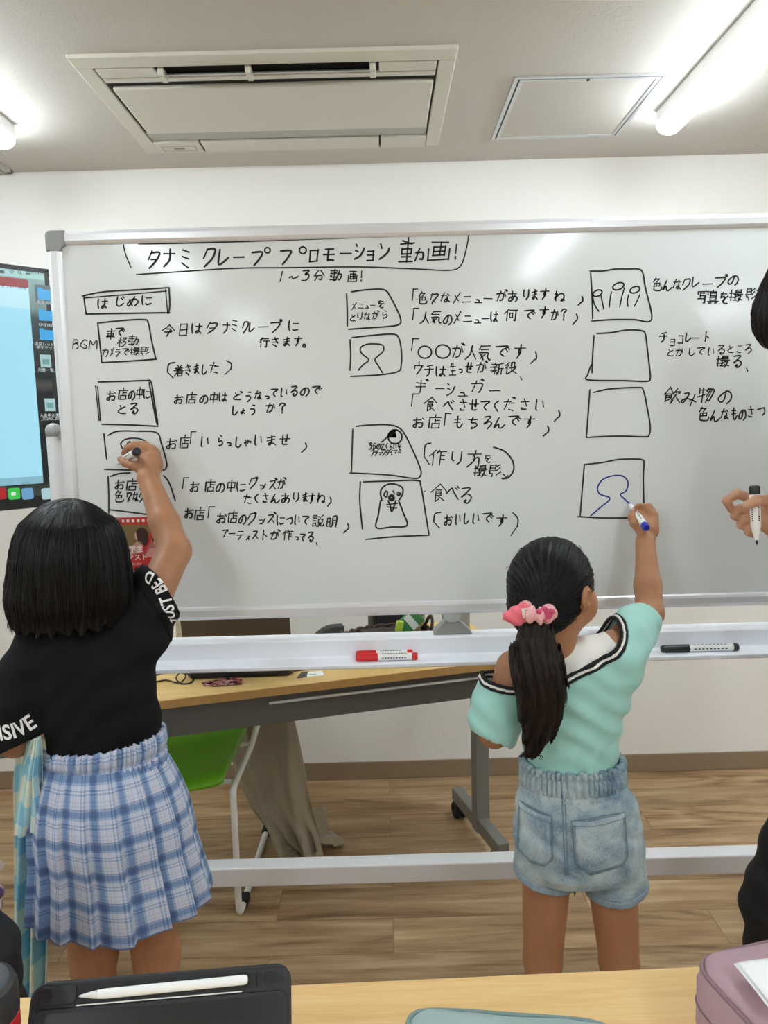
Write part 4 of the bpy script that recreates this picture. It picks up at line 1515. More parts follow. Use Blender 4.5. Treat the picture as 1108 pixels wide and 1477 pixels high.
    for x0, x1, col, nm in ((-6, 4, (196, 30, 44), 'red'), (12, 27, (66, 214, 84), 'green'), (32, 46, (120, 176, 222), 'blue'), (58, 76, (190, 224, 232), 'pale')):
        a, z = loc((x0 + x1) / 2, 712)
        s = .017
        pane('dock_icon', a - s, a + s, z - s, z + s, em('icon_' + nm, col), .0050, scr, .006)
        if nm == 'green':
            pane('dock_icon_camera', a - s * .5, a + s * .25, z - s * .32, z + s * .32, em('icon_white', (240, 250, 244)), .0054, scr, .003)
    fold = em('folder_blue', (58, 170, 232), 1.2)
    for y, sel in ((425, True), (455, False), (483, False)):
        a, z = loc(62.5 + (y - 425) * .05, y)
        if sel: pane('icon_selection', a - .026, a + .03, z - .026, z + .027, em('sel_grey', (92, 112, 116)), .0048, scr, .004)
        pane('folder_icon', a - .019, a + .026, z - .016, z + .014, fold, .0052, scr, .003)
        pane('folder_tab', a - .019, a - .004, z + .012, z + .018, fold, .0052, scr, .002)
    for y in (521, 584):
        a, z = loc(65 + (y - 521) * .1, y)
        pane('file_icon', a - .016, a + .016, z - .019, z + .019, em('file_pale', (186, 224, 222)), .0052, scr)
        pane('file_icon_print', a - .010, a + .010, z - .010, z + .006, em('file_teal', (120, 178, 180)), .0055, scr)
    def txt(body, px, py, size, al='CENTER', nm='caption_lettering', m='caption_white'):
        vs, fs = text_geo(body, size, 0, al)
        a, z = loc(px, py)
        w = MB()
        w.add([c + u * (a + q_[0]) + n * .0058 + np.array([0, 0, z + q_[1]]) for q_ in vs], fs)
        w.build(nm, em(m, (232, 240, 240)), scr, fix=False)
    txt('有限会社', 64, 439, .012); txt('UNEVEN', 66, 471, .012); txt('中央レッドス', 66, 499, .012); txt('学生サッカ', 66, 504, .012); txt('月数一覧.xl', 68, 536, .012)
    txt('入会申込書_', 72, 601, .012); txt('_20240...00', 71, 606, .012)
    em('caption_dark', (30, 52, 54))
    _k = dict(nm='screen_lettering', m='caption_dark')
    txt('8月4日(日)', 58, 397, .014, **_k); txt('コメント', 6, 416, .012, **_k); txt('共有', 31, 418, .012, **_k); txt('107%', 36, 699, .010, **_k)
    # little status glyphs: battery, wifi, magnifier, switches
    w = MB()
    for px, shape in ((2, 'bat'), (16, 'wifi'), (27, 'mag'), (39, 'sw')):
        a, z = loc(px, 392.5 + px * .03)
        pp = lambda x, y: c + u * (a + x) + n * .0058 + np.array([0, 0, z + y])
        if shape == 'bat': w.add([pp(-.012, -.004), pp(.006, -.004), pp(.006, .004), pp(-.012, .004)], [(0, 1, 2, 3)])
        if shape == 'wifi':
            for r0, r1 in ((.001, .003), (.0045, .0062), (.008, .0096)):
                ang = np.linspace(math.pi * .25, math.pi * .75, 7)
                vs = [pp(r * math.cos(q_), r * math.sin(q_) - .005) for q_ in ang for r in (r0, r1)]
                w.add(vs, [(2 * i, 2 * i + 1, 2 * i + 3, 2 * i + 2) for i in range(6)])
        if shape == 'mag':
            ang = np.linspace(0, 2 * math.pi, 13)
            vs = [pp(r * math.cos(q_), r * math.sin(q_) + .001) for q_ in ang for r in (.0035, .005)]
            w.add(vs, [(2 * i, 2 * i + 1, 2 * i + 3, 2 * i + 2) for i in range(12)])
            w.add([pp(.0032, -.003), pp(.0044, -.002), pp(.0075, -.006), pp(.0063, -.007)], [(0, 1, 2, 3)])
        if shape == 'sw':
            for dz in (-.003, .003):
                w.add([pp(-.006, dz - .002), pp(.006, dz - .002), pp(.006, dz + .002), pp(-.006, dz + .002)], [(0, 1, 2, 3)])
    w.build('status_logo', em('caption_dark', (30, 52, 54)), scr, fix=False)
    # stand
    s = c - n * .10
    MB().bar((s[0], s[1], .03), (s[0], s[1], zc), .07, .05, n).build('pole', M_BLACK, t, bevel=.006)
    MB().bar((s - n * .0 + np.array([0, 0, zc])), c - n * .05 + np.array([0, 0, zc]), .3, .2).build('mount_plate', M_BLACK, t)
    MB().box(s + np.array([0, 0, .02]), (.62, .40, .03), R).build('stand_foot', M_BLACK, t, bevel=.008)


television()


# ------------------------------------------------------------------ green chair with a coat over its back
def green_chair():
    zs = .43
    fr = PZ(331, 1131, zs); rr = PZ(363, 1063, zs)
    u = np.array([1, .03, 0]) / math.hypot(1, .03); n = unit(rr - fr); n = unit([.02, 1, 0])
    W = .42; D = .40
    o = fr - u * W / 2
    o[2] = 0
    t = thing('chair', 'lime green moulded chair with white tube frame tucked under the long table', 'chair', (o[0], o[1] + D / 2, 0))
    g = mat('lime_plastic', (104, 168, 22), .42)
    wt = mat('white_tube', (226, 226, 222), .35)
    # seat shell: dished grid with rolled front edge
    NX, NY = 17, 15
    vs = []
    for j in range(NY):
        for i in range(NX):
            a = -1 + 2 * i / (NX - 1); b = j / (NY - 1)
            rc = .06
            xx = a * (W / 2 - .018 * (1 - b) * (abs(a) ** 6) - .02 * b * abs(a) ** 2)
            yy = b * D + .02 * (1 - a * a) * 0 - .015 * (1 - abs(a) ** 4) * (1 - b) ** 3
            zz = zs - .016 * (1 - a * a) * math.sin(math.pi * min(1, b * .9 + .1)) - .010 * (1 - min(1, b / .12)) ** 2 + .008 + .012 * abs(a) ** 3 + .03 * max(0, b - .85) / .15
            vs.append(o + u * xx + n * yy + np.array([0, 0, zz]))
    m = MB().add(vs, [(j * NX + i, j * NX + i + 1, (j + 1) * NX + i + 1, (j + 1) * NX + i) for j in range(NY - 1) for i in range(NX - 1)])
    m.build('seat', g, t, smooth=True, solid=.012)
    # short backrest
    vs = []
    for j in range(9):
        for i in range(NX):
            a = -1 + 2 * i / (NX - 1); b = j / 8
            zz = zs + .10 + b * .33 * (1 - .06 * abs(a) ** 4)
            vs.append(o + u * (a * (.19 + .0 * b)) + n * (D + .155 + .045 * b - .03 * (a * a)) + np.array([0, 0, zz - .0]))
    m = MB().add(vs, [(j * NX + i, j * NX + i + 1, (j + 1) * NX + i + 1, (j + 1) * NX + i) for j in range(8) for i in range(NX - 1)])
    m.build('backrest', g, t, smooth=True, solid=.010)
    for s in (-1, 1):
        x = s * (W / 2 + .004)
        pt = lambda a, b, z: o + u * (x + a) + n * b + np.array([0, 0, z])
        path = [pt(0, D + .20, zs + .36), pt(0, D + .10, zs + .06), pt(0, D - .04, zs - .012), pt(0, D * .5, zs - .022), pt(0, .08, zs - .022), pt(0, .03, zs - .030), pt(0, .022, zs - .06), pt(0, .022, zs - .20), pt(0, .022, .07), pt(0, .03, .024), pt(0, .075, .013), pt(0, .22, .013), pt(0, .42, .013), pt(0, .52, .013)]
        MB().tube(smooth_path(path, 5), .0095, 10).build('side_frame', wt, t, smooth=True)
        for b in (.10, .50):
            MB().box(pt(0, b, .014), (.026, .045, .028), np.stack([u, n, [0, 0, 1]], 1)).build('glide', M_RUBBER, t, bevel=.005)
    for b in (.08, D - .05):
        MB().tube([o + u * (-W / 2) + n * b + np.array([0, 0, zs - .03]), o + u * (W / 2) + n * b + np.array([0, 0, zs - .03])], .008, 8).build('cross_tube', wt, t, smooth=True)
    return o, u, n, W, D, zs


CH = green_chair()


def coat():
    """khaki coat hanging in long folds from the chair back to the floor"""
    o, u, n, W, D, zs = CH
    # left and right outline in the frame, with depth; from top to floor
    rows = [((322, 1035), (424, 1035), 2.60, 2.56), ((330, 1080), (432, 1070), 2.58, 2.53), ((345, 1130), (440, 1110), 2.54, 2.50), ((362, 1165), (446, 1150), 2.50, 2.47), ((386, 1198), (455, 1185), 2.46, 2.45), ((402, 1225), (463, 1215), 2.43, 2.42), ((430, 1244), (468, 1240), 2.40, 2.40)]
    def row(s):
        f = s * (len(rows) - 1); i = min(int(f), len(rows) - 2); f -= i
        A = [np.array(rows[k][0] + (rows[k][2],)) for k in (i, i + 1)]; B = [np.array(rows[k][1] + (rows[k][3],)) for k in (i, i + 1)]
        a = A[0] * (1 - f) + A[1] * f; b = B[0] * (1 - f) + B[1] * f
        return P(*a[:2], a[2]), P(*b[:2], b[2])
    t = thing('coat', 'khaki coat hanging in folds off the green chair down to the floor', 'coat', (PZ(440, 1245, 0)[0], 2.42, 0))
    NX, NY = 60, 50
    vs = []
    for j in range(NY + 1):
        s = j / NY
        a, b = row(s)
        for i in range(NX):
            q_ = 2 * math.pi * i / NX
            r = .5 - .5 * math.cos(q_)                # 0..1..0 round the closed section
            front = math.sin(q_)
            p = a + (b - a) * r
            depth = .035 + .05 * s * (1 - s) + .02 * math.sin(3 * s + 1)
            fold = .036 * ((1 - abs(math.sin(r * 6.2 + s * 1.9 + .6))) ** 2 * 1.6 - .4) * (.5 + s * .8) + .020 * math.sin(r * 27 - s * 5) * s + .012 * math.sin(r * 6 + s * 9)
            p = p + np.array([0, -1, 0]) * (front * depth + (fold if front > 0 else -fold * .5) * min(1, abs(front) * 2)) + np.array([0, 0, .006 * math.sin(s * 21 + r * 5) * s])
            p[2] = max(p[2], .004)
            vs.append(p)
    m = MB()
    fs = [(j * NX + i, j * NX + (i + 1) % NX, (j + 1) * NX + (i + 1) % NX, (j + 1) * NX + i) for j in range(NY) for i in range(NX)]
    fs += [tuple(range(NX)), tuple(NY * NX + i for i in range(NX - 1, -1, -1))]
    m.add(vs, fs)
    kh = mat('khaki_cotton', (150, 138, 117), .85, var=.05, vscale=12, bump=.15, bscale=500, sheen=.2)
    body = m.build('coat_body', kh, t, smooth=True)
    # sleeve end resting out on the floor
    sp = [P(452, 1170, 2.50), PZ(462, 1205, .05), PZ(470, 1212, .024), PZ(486, 1208, .016)]
    rings = []
    pts = smooth_path(sp, 5)
    for i, p in enumerate(pts):
        s = i / (len(pts) - 1)
        d = unit(pts[min(i + 1, len(pts) - 1)] - pts[max(i - 1, 0)])
        side = unit(np.cross(d, [0, 0, 1])); up = np.cross(side, d)
        rings.append([p + side * (.046 * math.cos(k)) + up * ((.020 - .008 * s) * math.sin(k) + .004 * math.sin(3 * k + s * 6)) for k in np.linspace(0, 2 * math.pi, 21)[:-1]])
    for rg in rings:
        for p in rg: p[2] = max(p[2], .003)
    MB().loft(rings, True, True).build('sleeve', kh, t, smooth=True)
    # open lower hem with a dark inside
    hem = []
    c = PZ(455, 1247, .012)
    MB().prism([PZ(438, 1240, .02), PZ(455, 1230, .045), PZ(468, 1238, .03), PZ(463, 1254, .006), PZ(450, 1250, .006)], (.004, .006, .002)).build('hem_flap', kh, t, bevel=.003)


coat()

# ------------------------------------------------------------------ people
def skin_material(name, c, dark):
    t = NT(name)
    v = t.coord('Object')
    t.l(t.ramp(t.noise(v, 26, 4, .6), [(.3, srgb(dark)), (.7, srgb(c))]), t.b.inputs['Base Color'])
    t.b.inputs['Roughness'].default_value = .5
    t.b.inputs['Specular IOR Level'].default_value = .4
    t.b.inputs['Subsurface Weight'].default_value = .12
    t.b.inputs['Subsurface Radius'].default_value = (.010, .004, .002)
    t.bump(t.noise(v, 420, 3), .06)
    return t.m


def hair_material(name, c0, c1):
    t = NT(name)
    v = t.coord('Object', (260, 260, 9))
    t.l(t.ramp(t.noise(v, 1, 3, .6), [(.3, srgb(c0)), (.72, srgb(c1))]), t.b.inputs['Base Color'])
    t.b.inputs['Roughness'].default_value = .46
    t.b.inputs['Specular IOR Level'].default_value = .22
    t.bump(t.noise(v, 1, 3, .6), .35, .002)
    return t.m


M_SKIN = skin_material('girl_skin', (176, 126, 93), (166, 116, 84))
M_SKIN2 = skin_material('adult_skin', (206, 160, 134), (196, 146, 120))
M_HAIR = hair_material('black_hair', (9, 8, 9), (28, 25, 25))
M_HAIR2 = hair_material('brown_black_hair', (16, 11, 10), (44, 32, 28))
M_HAIR_S = mat('hair_strand', (15, 13, 13), .42, spec=.28)
M_HAIR2_S = mat('brown_hair_strand', (28, 20, 17), .42, spec=.28)
M_NAIL = mat('finger_nail', (214, 168, 148), .3)


def PR(x, y, Y):
    """frame pixel at distance Y, and the length of one pixel there"""
    p = P(x, y, Y)
    return p


def pxm(Y):
    return Y / F_PX * 1.0


def head(S, c, fwd, up, s=1.0):
    """skull, jaw, neck-side face details; c = skull centre"""
    fwd = unit(fwd); up = unit(np.array(up) - np.dot(up, fwd) * fwd); rt = np.cross(fwd, up)
    R = np.stack([rt, fwd, up], 1)
    q = lambda a, b, d: c + (rt * a + fwd * b + up * d) * s
    S.ell(q(0, -.008, .010), np.array([.072, .088, .082]) * s, R, .0)
    S.ell(q(0, .022, -.030), np.array([.060, .062, .066]) * s, R, .02)
    S.ell(q(0, .048, -.070), np.array([.030, .028, .024]) * s, R, .025)      # chin
    for k in (-1, 1):
        S.ell(q(.038 * k, .046, -.040), np.array([.025, .026, .030]) * s, R, .02)   # cheeks
        S.ell(q(.030 * k, .076, .000), np.array([.014, .008, .009]) * s, R, .006, 'sub')  # eye hollows
        S.ell(q(.030 * k, .072, -.001), np.array([.013, .010, .008]) * s, R, .004)  # closed lids / eyeballs
        # ears: shell and lobe
        S.ell(q(.072 * k, -.004, -.012), np.array([.008, .018, .028]) * s, R, .004)
        S.ell(q(.080 * k, -.009, -.008), np.array([.005, .016, .024]) * s, R, .004)
        S.ell(q(.083 * k, -.004, -.010), np.array([.004, .008, .013]) * s, R, .003, 'sub')
    S.cap(q(0, .078, .004), q(0, .092, -.026), .006 * s, .0095 * s, .008)     # nose
    for k in (-1, 1):
        S.ell(q(.008 * k, .084, -.028), np.array([.007, .008, .006]) * s, R, .005)
    S.ell(q(0, .074, -.048), np.array([.020, .010, .0055]) * s, R, .004)      # lips
    S.ell(q(0, .073, -.057), np.array([.017, .010, .006]) * s, R, .004)
    S.ell(q(0, .082, -.0525), np.array([.018, .006, .0016]) * s, R, .002, 'sub')
    return R, q


def eyes(q, s, parent):
    w = MB(); k_ = MB()
    for k in (-1, 1):
        c = q(.030 * k, .0785, -.0005); f = unit(q(.030 * k, .1, -.0005) - c)
        w.lathe([(0, .0042), (.004, .0036), (.0075, .002), (.009, -.001), (0, -.003)], c, f, 16)
        k_.lathe([(0, .0052), (.003, .0048), (.0045, .0036), (0, .002)], c, f, 14)
    w.build('eye_white', mat('eye_white', (232, 228, 222), .2), parent, smooth=True)
    k_.build('iris', mat('iris_dark', (34, 22, 18), .15), parent, smooth=True)


def finger(S, pts, r0, r1, k=.004):
    pts = [np.array(p, float) for p in pts]
    n = len(pts) - 1
    for i in range(n):
        a = r0 + (r1 - r0) * i / n; b = r0 + (r1 - r0) * (i + 1) / n
        S.cap(pts[i], pts[i + 1], a, b, k if i == 0 else .002)
        if 0 < i < n:
            S.ell(pts[i], (a * 1.09,) * 3, None, .002)                        # knuckle


def strand_curves(name, paths, m, parent, rad=.0011, label=None):
    cu = bpy.data.curves.new(name, 'CURVE')
    cu.dimensions = '3D'; cu.bevel_depth = rad; cu.bevel_resolution = 0; cu.resolution_u = 2; cu.use_fill_caps = False
    for pts in paths:
        sp = cu.splines.new('POLY')
        sp.points.add(len(pts) - 1)
        n = len(pts)
        sp.points.foreach_set('co', np.concatenate([np.array(pts, np.float32), np.ones((n, 1), np.float32)], 1).ravel())
        for i in range(n):
            f = i / (n - 1)
            sp.points[i].radius = min(1, (1 - f) * 5 + .15) * min(1, f * 8 + .4)
    cu.materials.append(m)
    # keep it as one mesh
    o = bpy.data.objects.new(name, cu); COL.objects.link(o)
    dg = bpy.context.evaluated_depsgraph_get()
    me = bpy.data.meshes.new_from_object(o.evaluated_get(dg))
    bpy.data.objects.remove(o); bpy.data.curves.remove(cu)
    me.shade_smooth()
    if not me.materials: me.materials.append(m)
    return link(name, me, parent, label)


def wrap_text(body, size, path, up_of, bold=.0, lift=.001, surf=None, spacing=1.0):
    """lay lettering along a 3-D path; up_of(s) gives the letter-up direction at arc length s"""
    vs, fs = text_geo(body, size, bold)
    path = [np.array(p, float) for p in path]
    seg = np.array([np.linalg.norm(path[i + 1] - path[i]) for i in range(len(path) - 1)])
    cum = np.concatenate([[0], np.cumsum(seg)])
    out = []
    for v in vs:
        s = min(max(v[0] * spacing, 0), cum[-1] - 1e-6)
        i = int(np.searchsorted(cum, s, 'right') - 1)
        f = (s - cum[i]) / seg[i]
        p = path[i] * (1 - f) + path[i + 1] * f
        t = unit(path[i + 1] - path[i])
        u = up_of(s / cum[-1]); u = unit(u - u.dot(t) * t)
        n = np.cross(t, u)
        q = p + u * v[1]
        if surf is not None:
            h = surf.find_nearest(Vector(q))
            if h[0] is not None:
                nn = np.array(h[1])
                q = np.array(h[0]) + nn * lift
        else:
            q = q + n * lift
        out.append(q)
    return out, fs


def subdivide_geo(vs, fs, cuts=2, maxlen=.006):
    bm = bmesh.new()
    V = [bm.verts.new(tuple(v)) for v in vs]
    for f in fs:
        try: bm.faces.new([V[i] for i in f])
        except ValueError: pass
    bmesh.ops.triangulate(bm, faces=bm.faces[:])
    for _ in range(cuts):
        es = [e for e in bm.edges if e.calc_length() > maxlen]
        if not es: break
        bmesh.ops.subdivide_edges(bm, edges=es, cuts=1)
    bmesh.ops.triangulate(bm, faces=bm.faces[:])
    bm.verts.index_update()
    r = [np.array(v.co) for v in bm.verts], [tuple(v.index for v in f.verts) for f in bm.faces]
    bm.free()
    return r


def wobble(amp, f):
    return lambda X, Y, Z: (amp * np.sin(X * f[0] + 1.3 * np.sin(Z * f[2] * .6)) * np.sin(Z * f[2] + Y * f[1] * .7 + 1.1 * np.sin(X * f[0] * .5)))


# ================================================================== smaller girl, right
def small_girl():
    Y0 = 1.50
    e = pxm(Y0)
    t = thing('person', 'smaller girl with a ponytail, mint top and denim shorts, drawing in blue', 'person', P(840, 1400, Y0) * np.array([1, 1, 0]))
    vox = .0026
    def row(x, y, hw, b, Y=Y0):
        c = P(x, y, Y)
        return (c[0], c[1], c[2], hw * e, b)
    HC = P(800, 848, 1.49)
    fwd = unit([.74, .66, .02]); up = unit([-.03, .02, 1])
    sh_l = P(741, 964, 1.49); el_l = P(713, 1056, 1.47); wr_l = P(742, 1040, 1.62)
    sh_r = P(884, 940, 1.50); el_r = P(937, 884, 1.62); wr_r = P(931, 783, 1.71)
    kn_l = P(783, 1385, 1.52); kn_r = P(893, 1392, 1.50)
    an_l = kn_l + np.array([-.004, -.02, -.245]); an_r = kn_r + np.array([.004, -.02, -.245])
    an_l[2] = an_r[2] = .058

    def torso(S, g, rows=None):
        R_ = [row(806, 930, 25, .030), row(812, 944, 44, .040), row(816, 960, 66, .050), row(820, 985, 74, .062), row(824, 1020, 71, .066), row(825, 1060, 66, .064), row(826, 1100, 64, .062), row(830, 1150, 82, .076), row(834, 1210, 92, .086), row(836, 1240, 84, .080)]
        S.col([(r[0], r[1], r[2], r[3] + g, r[4] + g) for r in R_], .02)
    def legs(S, g=0):
        for hip, kn, an, rh in ((P(788, 1268, 1.505), kn_l, an_l, .050), (P(884, 1278, 1.495), kn_r, an_r, .050)):
            S.cap(hip, kn + np.array([0, 0, .012]), rh + g, .041 + g, .008)
            mid = kn * .62 + an * .38 + np.array([0, -.012, 0])
            S.cap(kn, mid, .038 + g, .040 + g, .015)
            S.cap(mid, an, .039 + g, .025 + g, .012)
    S = SDF((.06, 1.26, -.01), (.66, 1.84, 1.24), vox)
    R, q = head(S, HC, fwd, up, .98)
    S.cap(P(806, 962, 1.49), q(0, -.012, -.05), .040, .038, .03)              # neck
    torso(S, -.004)
    S.cap(sh_l, el_l, .036, .030, .025); S.cap(el_l, wr_l, .029, .021, .012)
    S.cap(P(868, 950, 1.49), sh_r, .036, .037, .03)
    S.cap(sh_r, el_r, .036, .030, .02)
    S.cap(el_r, el_r * .62 + wr_r * .38, .0295, .0285, .01); S.cap(el_r * .62 + wr_r * .38, wr_r, .0285, .0205, .01)
    legs(S)
    for an, sx in ((an_l, -1), (an_r, 1)):
        S.cap(an + [0, -.015, -.032], an + [sx * .015, .105, -.040], .024, .020, .03, flat=([0, 0, 1], .8))
        S.ell(an + [0, -.022, -.036], (.022, .024, .022), None, .02)
    # right hand closed round the marker: the tip touches the board, the blue end looks back at the room
    tip = P(907, 725, FACE - .001); end = P(933, 762, 1.690)
    pal = P(937, 752, 1.735)
    # palm
    S.cap(wr_r, P(934, 766, 1.730), .0195, .0225, .012, flat=(unit([-.5, .8, -.2]), .8))
    S.cap(P(930, 764, 1.730), P(926, 742, 1.748), .0165, .0125, .01)
    S.cap(P(940, 764, 1.728), P(942, 744, 1.742), .0165, .0125, .01)
    S.cap(P(934, 766, 1.738), P(934, 746, 1.752), .0170, .0125, .01)
    kr = .0072
    finger(S, [P(938, 742, 1.738), P(929, 728, 1.745), P(921, 731, 1.757), P(915.5, 735, 1.768)], .0088, .0064)    # index over the barrel
    finger(S, [P(943, 746, 1.744), P(936, 731, 1.756), P(926, 733, 1.768), P(920, 740, 1.774)], .0087, .0064)      # middle beneath it
    finger(S, [P(945, 752, 1.750), P(941, 737, 1.764), P(931, 738, 1.776), P(925, 744, 1.775)], .0083, .0061)
    finger(S, [P(945, 758, 1.752), P(943, 745, 1.768), P(935, 745, 1.780), P(929, 749, 1.777)], .0074, .0056)
    finger(S, [P(925, 766, 1.735), P(915, 755, 1.735), P(911, 746, 1.744), P(913.5, 737.5, 1.757)], .0105, .0072, .008)   # thumb from the side of the palm
    # left hand, relaxed in front
    S.cap(wr_l, wr_l + np.array([.01, .055, -.004]), .019, .020, .01, flat=([0, 0, 1], .7))
    for i in range(4):
        b = wr_l + np.array([.030 - .016 * i, .058 - .004 * abs(i - 1.2), -.004])
        L = (.052, .058, .054, .043)[i]
        finger(S, [b, b + np.array([0, L * .45, -.004]), b + np.array([-.002, L * .75, -.016]), b + np.array([-.003, L * .9, -.030])], .0075, .0055)
    finger(S, [wr_l + np.array([.018, .02, -.004]), wr_l + np.array([.042, .040, -.012]), wr_l + np.array([.048, .062, -.022])], .0095, .0068)
    body = S.build('body', M_SKIN, t, smooth=2)
    eyes(q, .98, t)
    nm = MB()
    for p_, d in ((P(912.8, 736, 1.7515), P(911, 733, 1.744)),):
        nm.lathe([(0, .0015), (.003, .0012), (.0045, 0), (0, -.001)], p_, unit(np.array([-.5, -.8, .2])), 12)
    nm.build('thumb_nail', M_NAIL, t, smooth=True)

    # ---- mint top: everything under a curtain line that runs over the arms
    line = [(560, 960), (690, 979), (702, 986), (742, 992), (780, 990), (812, 978), (850, 961), (880, 946), (897, 931), (906, 914), (906, 899), (898, 880), (880, 850), (860, 780)]
    lw = [P(a, b, Y0 - .06)[[0, 2]] for a, b in line]
    lw = [p[[0, 1]] for p in smooth_path([np.array([p[0], p[1], 0]) for p in lw], 4)]
    _cache = {}
    def curtain(off):
        def fn(X, Y, Z):
            key = (X.shape, Z.shape, float(X.ravel()[0]), float(Z.ravel()[0]))
            if key not in _cache:
                x = X.ravel()[:, None]; z = Z.ravel()[None, :]
                best = np.full((x.shape[0], z.shape[1]), 9.0); sg = np.ones_like(best)
                for p, q_ in zip(lw[:-1], lw[1:]):
                    d = q_ - p; L2 = d.dot(d)
                    h = np.clip(((x - p[0]) * d[0] + (z - p[1]) * d[1]) / L2, 0, 1)
                    dx = x - p[0] - h * d[0]; dz = z - p[1] - h * d[1]
                    dist = np.sqrt(dx * dx + dz * dz)
                    side = np.sign(d[0] * (z - p[1]) - d[1] * (x - p[0]))
                    m = dist < best - 1e-7
                    best = np.where(m, dist, best); sg = np.where(m, side, sg)
                _cache[key] = (best * sg).astype(np.float32)[:, None, :]
            return _cache[key] - off + 0 * Y
        return fn
    lo, hi = (.10, 1.33, .66), (.66, 1.80, 1.10)
    T_ = SDF(lo, hi, .0028)
    T_.col([row(816, 952, 64, .060), row(820, 972, 75, .071), row(823, 1000, 78, .076), row(824, 1040, 75, .074), row(824, 1075, 71, .070), row(825, 1095, 69, .067), row(826, 1108, 67, .064)], .02)
    # left sleeve: hanging and wide
    T_.cap(P(735, 962, 1.49), P(716, 1052, 1.475), .046, .047, .02)
    T_.cap(P(727, 985, 1.485), P(712, 1030, 1.475), .047, .050, .02)
    # right sleeve: follows the raised arm
    dr = unit(el_r - sh_r)
    T_.cap(P(868, 962, 1.49), sh_r + dr * .03, .054, .052, .03)
    T_.cap(sh_r, el_r - dr * .045, .054, .046, .02)
    T_.cap(P(872, 1000, 1.50), sh_r + np.array([.01, 0, -.02]), .05, .052, .03)
    # soft creases
    T_.add_field(lambda X, Y, Z: .0022 * np.sin((X * .8 + Z * .9) * 95 + 2.2 * np.sin(Z * 23)) * np.clip((Z - .70) * 6, .25, 1) + .0018 * np.sin(Z * 120 + X * 40 + 2 * np.sin(X * 31)) + .0015 * np.sin(X * 150 + 3 * np.sin(Z * 20)) * (Z < .80))
    ael = el_l + unit(el_l - sh_l) * .06
    full = T_.copy()
    # hollow the sleeve ends so the arms come out of open cuffs
    cav = SDF(lo, hi, .0028)
    cav.cap(P(727, 985, 1.485), ael, .033, .043, 0)
    cav.cap(el_r - dr * .10, el_r + dr * .05, .034, .043, 0)
    T_.d = np.maximum(T_.d, -cav.d)
    # trim round caps to flat cuffs
    pl = P(711, 1072, 1.47); nl = unit(np.array([-.10, 0, -1]))
    pr2 = el_r - dr * .035
    def cuffs(X, Y, Z):
        a = (X - pl[0]) * nl[0] + (Y - pl[1]) * nl[1] + (Z - pl[2]) * nl[2]
        a = np.where(X < P(745, 1050, 1.47)[0], a, -1)
        b = (X - pr2[0]) * dr[0] + (Y - pr2[1]) * dr[1] + (Z - pr2[2]) * dr[2]
        b = np.where(Z > P(900, 985, 1.5)[2], b, -1)
        return np.maximum(a, b)
    T_.clip(cuffs)
    band = T_.copy()
    T_.clip(curtain(-.013))
    mint = mat('mint_jersey', (160, 212, 203), .85, var=.03, vscale=30, bump=.12, bscale=900, sheen=.2)
    T_.build('mint_top', mint, t, smooth=2)
    bb = [(-.0135, -.008, 'black'), (-.0085, -.0030, 'white'), (-.0035, .0025, 'black')]
    for a, b, nm_ in bb:
        W_ = band.copy()
        W_.d = W_.d - np.float32(.0022 if nm_ == 'black' else .0018)
        ca, cb = curtain(a), curtain(b)
        W_.clip(lambda X, Y, Z: np.maximum(-ca(X, Y, Z), cb(X, Y, Z)))
        # keep only a shell so nothing fills the shoulder openings
        inner = full.copy()
        W_.d = np.maximum(W_.d, -(inner.d + np.float32(.006)))
        W_.build('trim_stripe', mat('trim_' + nm_, (18, 18, 20) if nm_ == 'black' else (240, 238, 232), .85), t, smooth=1, label=nm_ + ' knitted trim stripe')
    # ---- white yoke with its round neckline
    Wt = SDF((.14, 1.38, .90), (.56, 1.62, 1.10), .0026)
    Wt.col([row(808, 928, 30, .036), row(812, 944, 50, .046), row(816, 960, 66, .055), row(820, 985, 70, .061), row(823, 1010, 68, .062)], .02)
    Wt.cap(P(830, 956, 1.49), P(884, 940, 1.50), .046, .043, .02)
    Wt.cap(P(790, 958, 1.49), P(750, 962, 1.49), .046, .042, .02)
    nb = P(812, 926, 1.47)
    neck = unit([-.30, .20, 1])
    def ncut(X, Y, Z):
        dz = (X - nb[0]) * neck[0] + (Y - nb[1]) * neck[1] + (Z - nb[2]) * neck[2]
        return dz
    cur0 = curtain(-.020)
    Wt.clip(lambda X, Y, Z: -cur0(X, Y, Z))
    # below the curtain the white goes under the mint, above it stops at the arm openings
    xl_ = P(729, 950, 1.45)[0]; xr_ = P(888, 930, 1.45)[0]
    sl_l = P(733, 938, 1.45); sl_l2 = P(752, 1000, 1.45); sl_r = P(882, 918, 1.45); sl_r2 = P(903, 948, 1.45)
    def arms(X, Y, Z):
        fl = sl_l[0] + (sl_l[2] - Z) / (sl_l[2] - sl_l2[2]) * (sl_l2[0] - sl_l[0])
        frr = sl_r[0] + (sl_r[2] - Z) / (sl_r[2] - sl_r2[2]) * (sl_r2[0] - sl_r[0])
        return np.maximum(fl - X, X - frr) * .8 + 0 * Y
    Wt.clip(arms); Wt.clip(ncut)
    Wt.add_field(lambda X, Y, Z: .0012 * np.sin(X * 110 + Z * 60 + 2 * np.sin(Z * 40)))
    Wt.build('white_yoke', mat('white_jersey', (236, 234, 228), .85, bump=.12, bscale=800, sheen=.2), t, smooth=2)

    # ---- denim shorts
    D = SDF((.14, 1.36, .36), (.56, 1.66, .80), .0030)
    D.col([row(826, 1118, 73, .070), row(830, 1150, 90, .084), row(834, 1200, 99, .094), row(836, 1240, 98, .092), row(836, 1252, 90, .084)], .02)
    hem = []
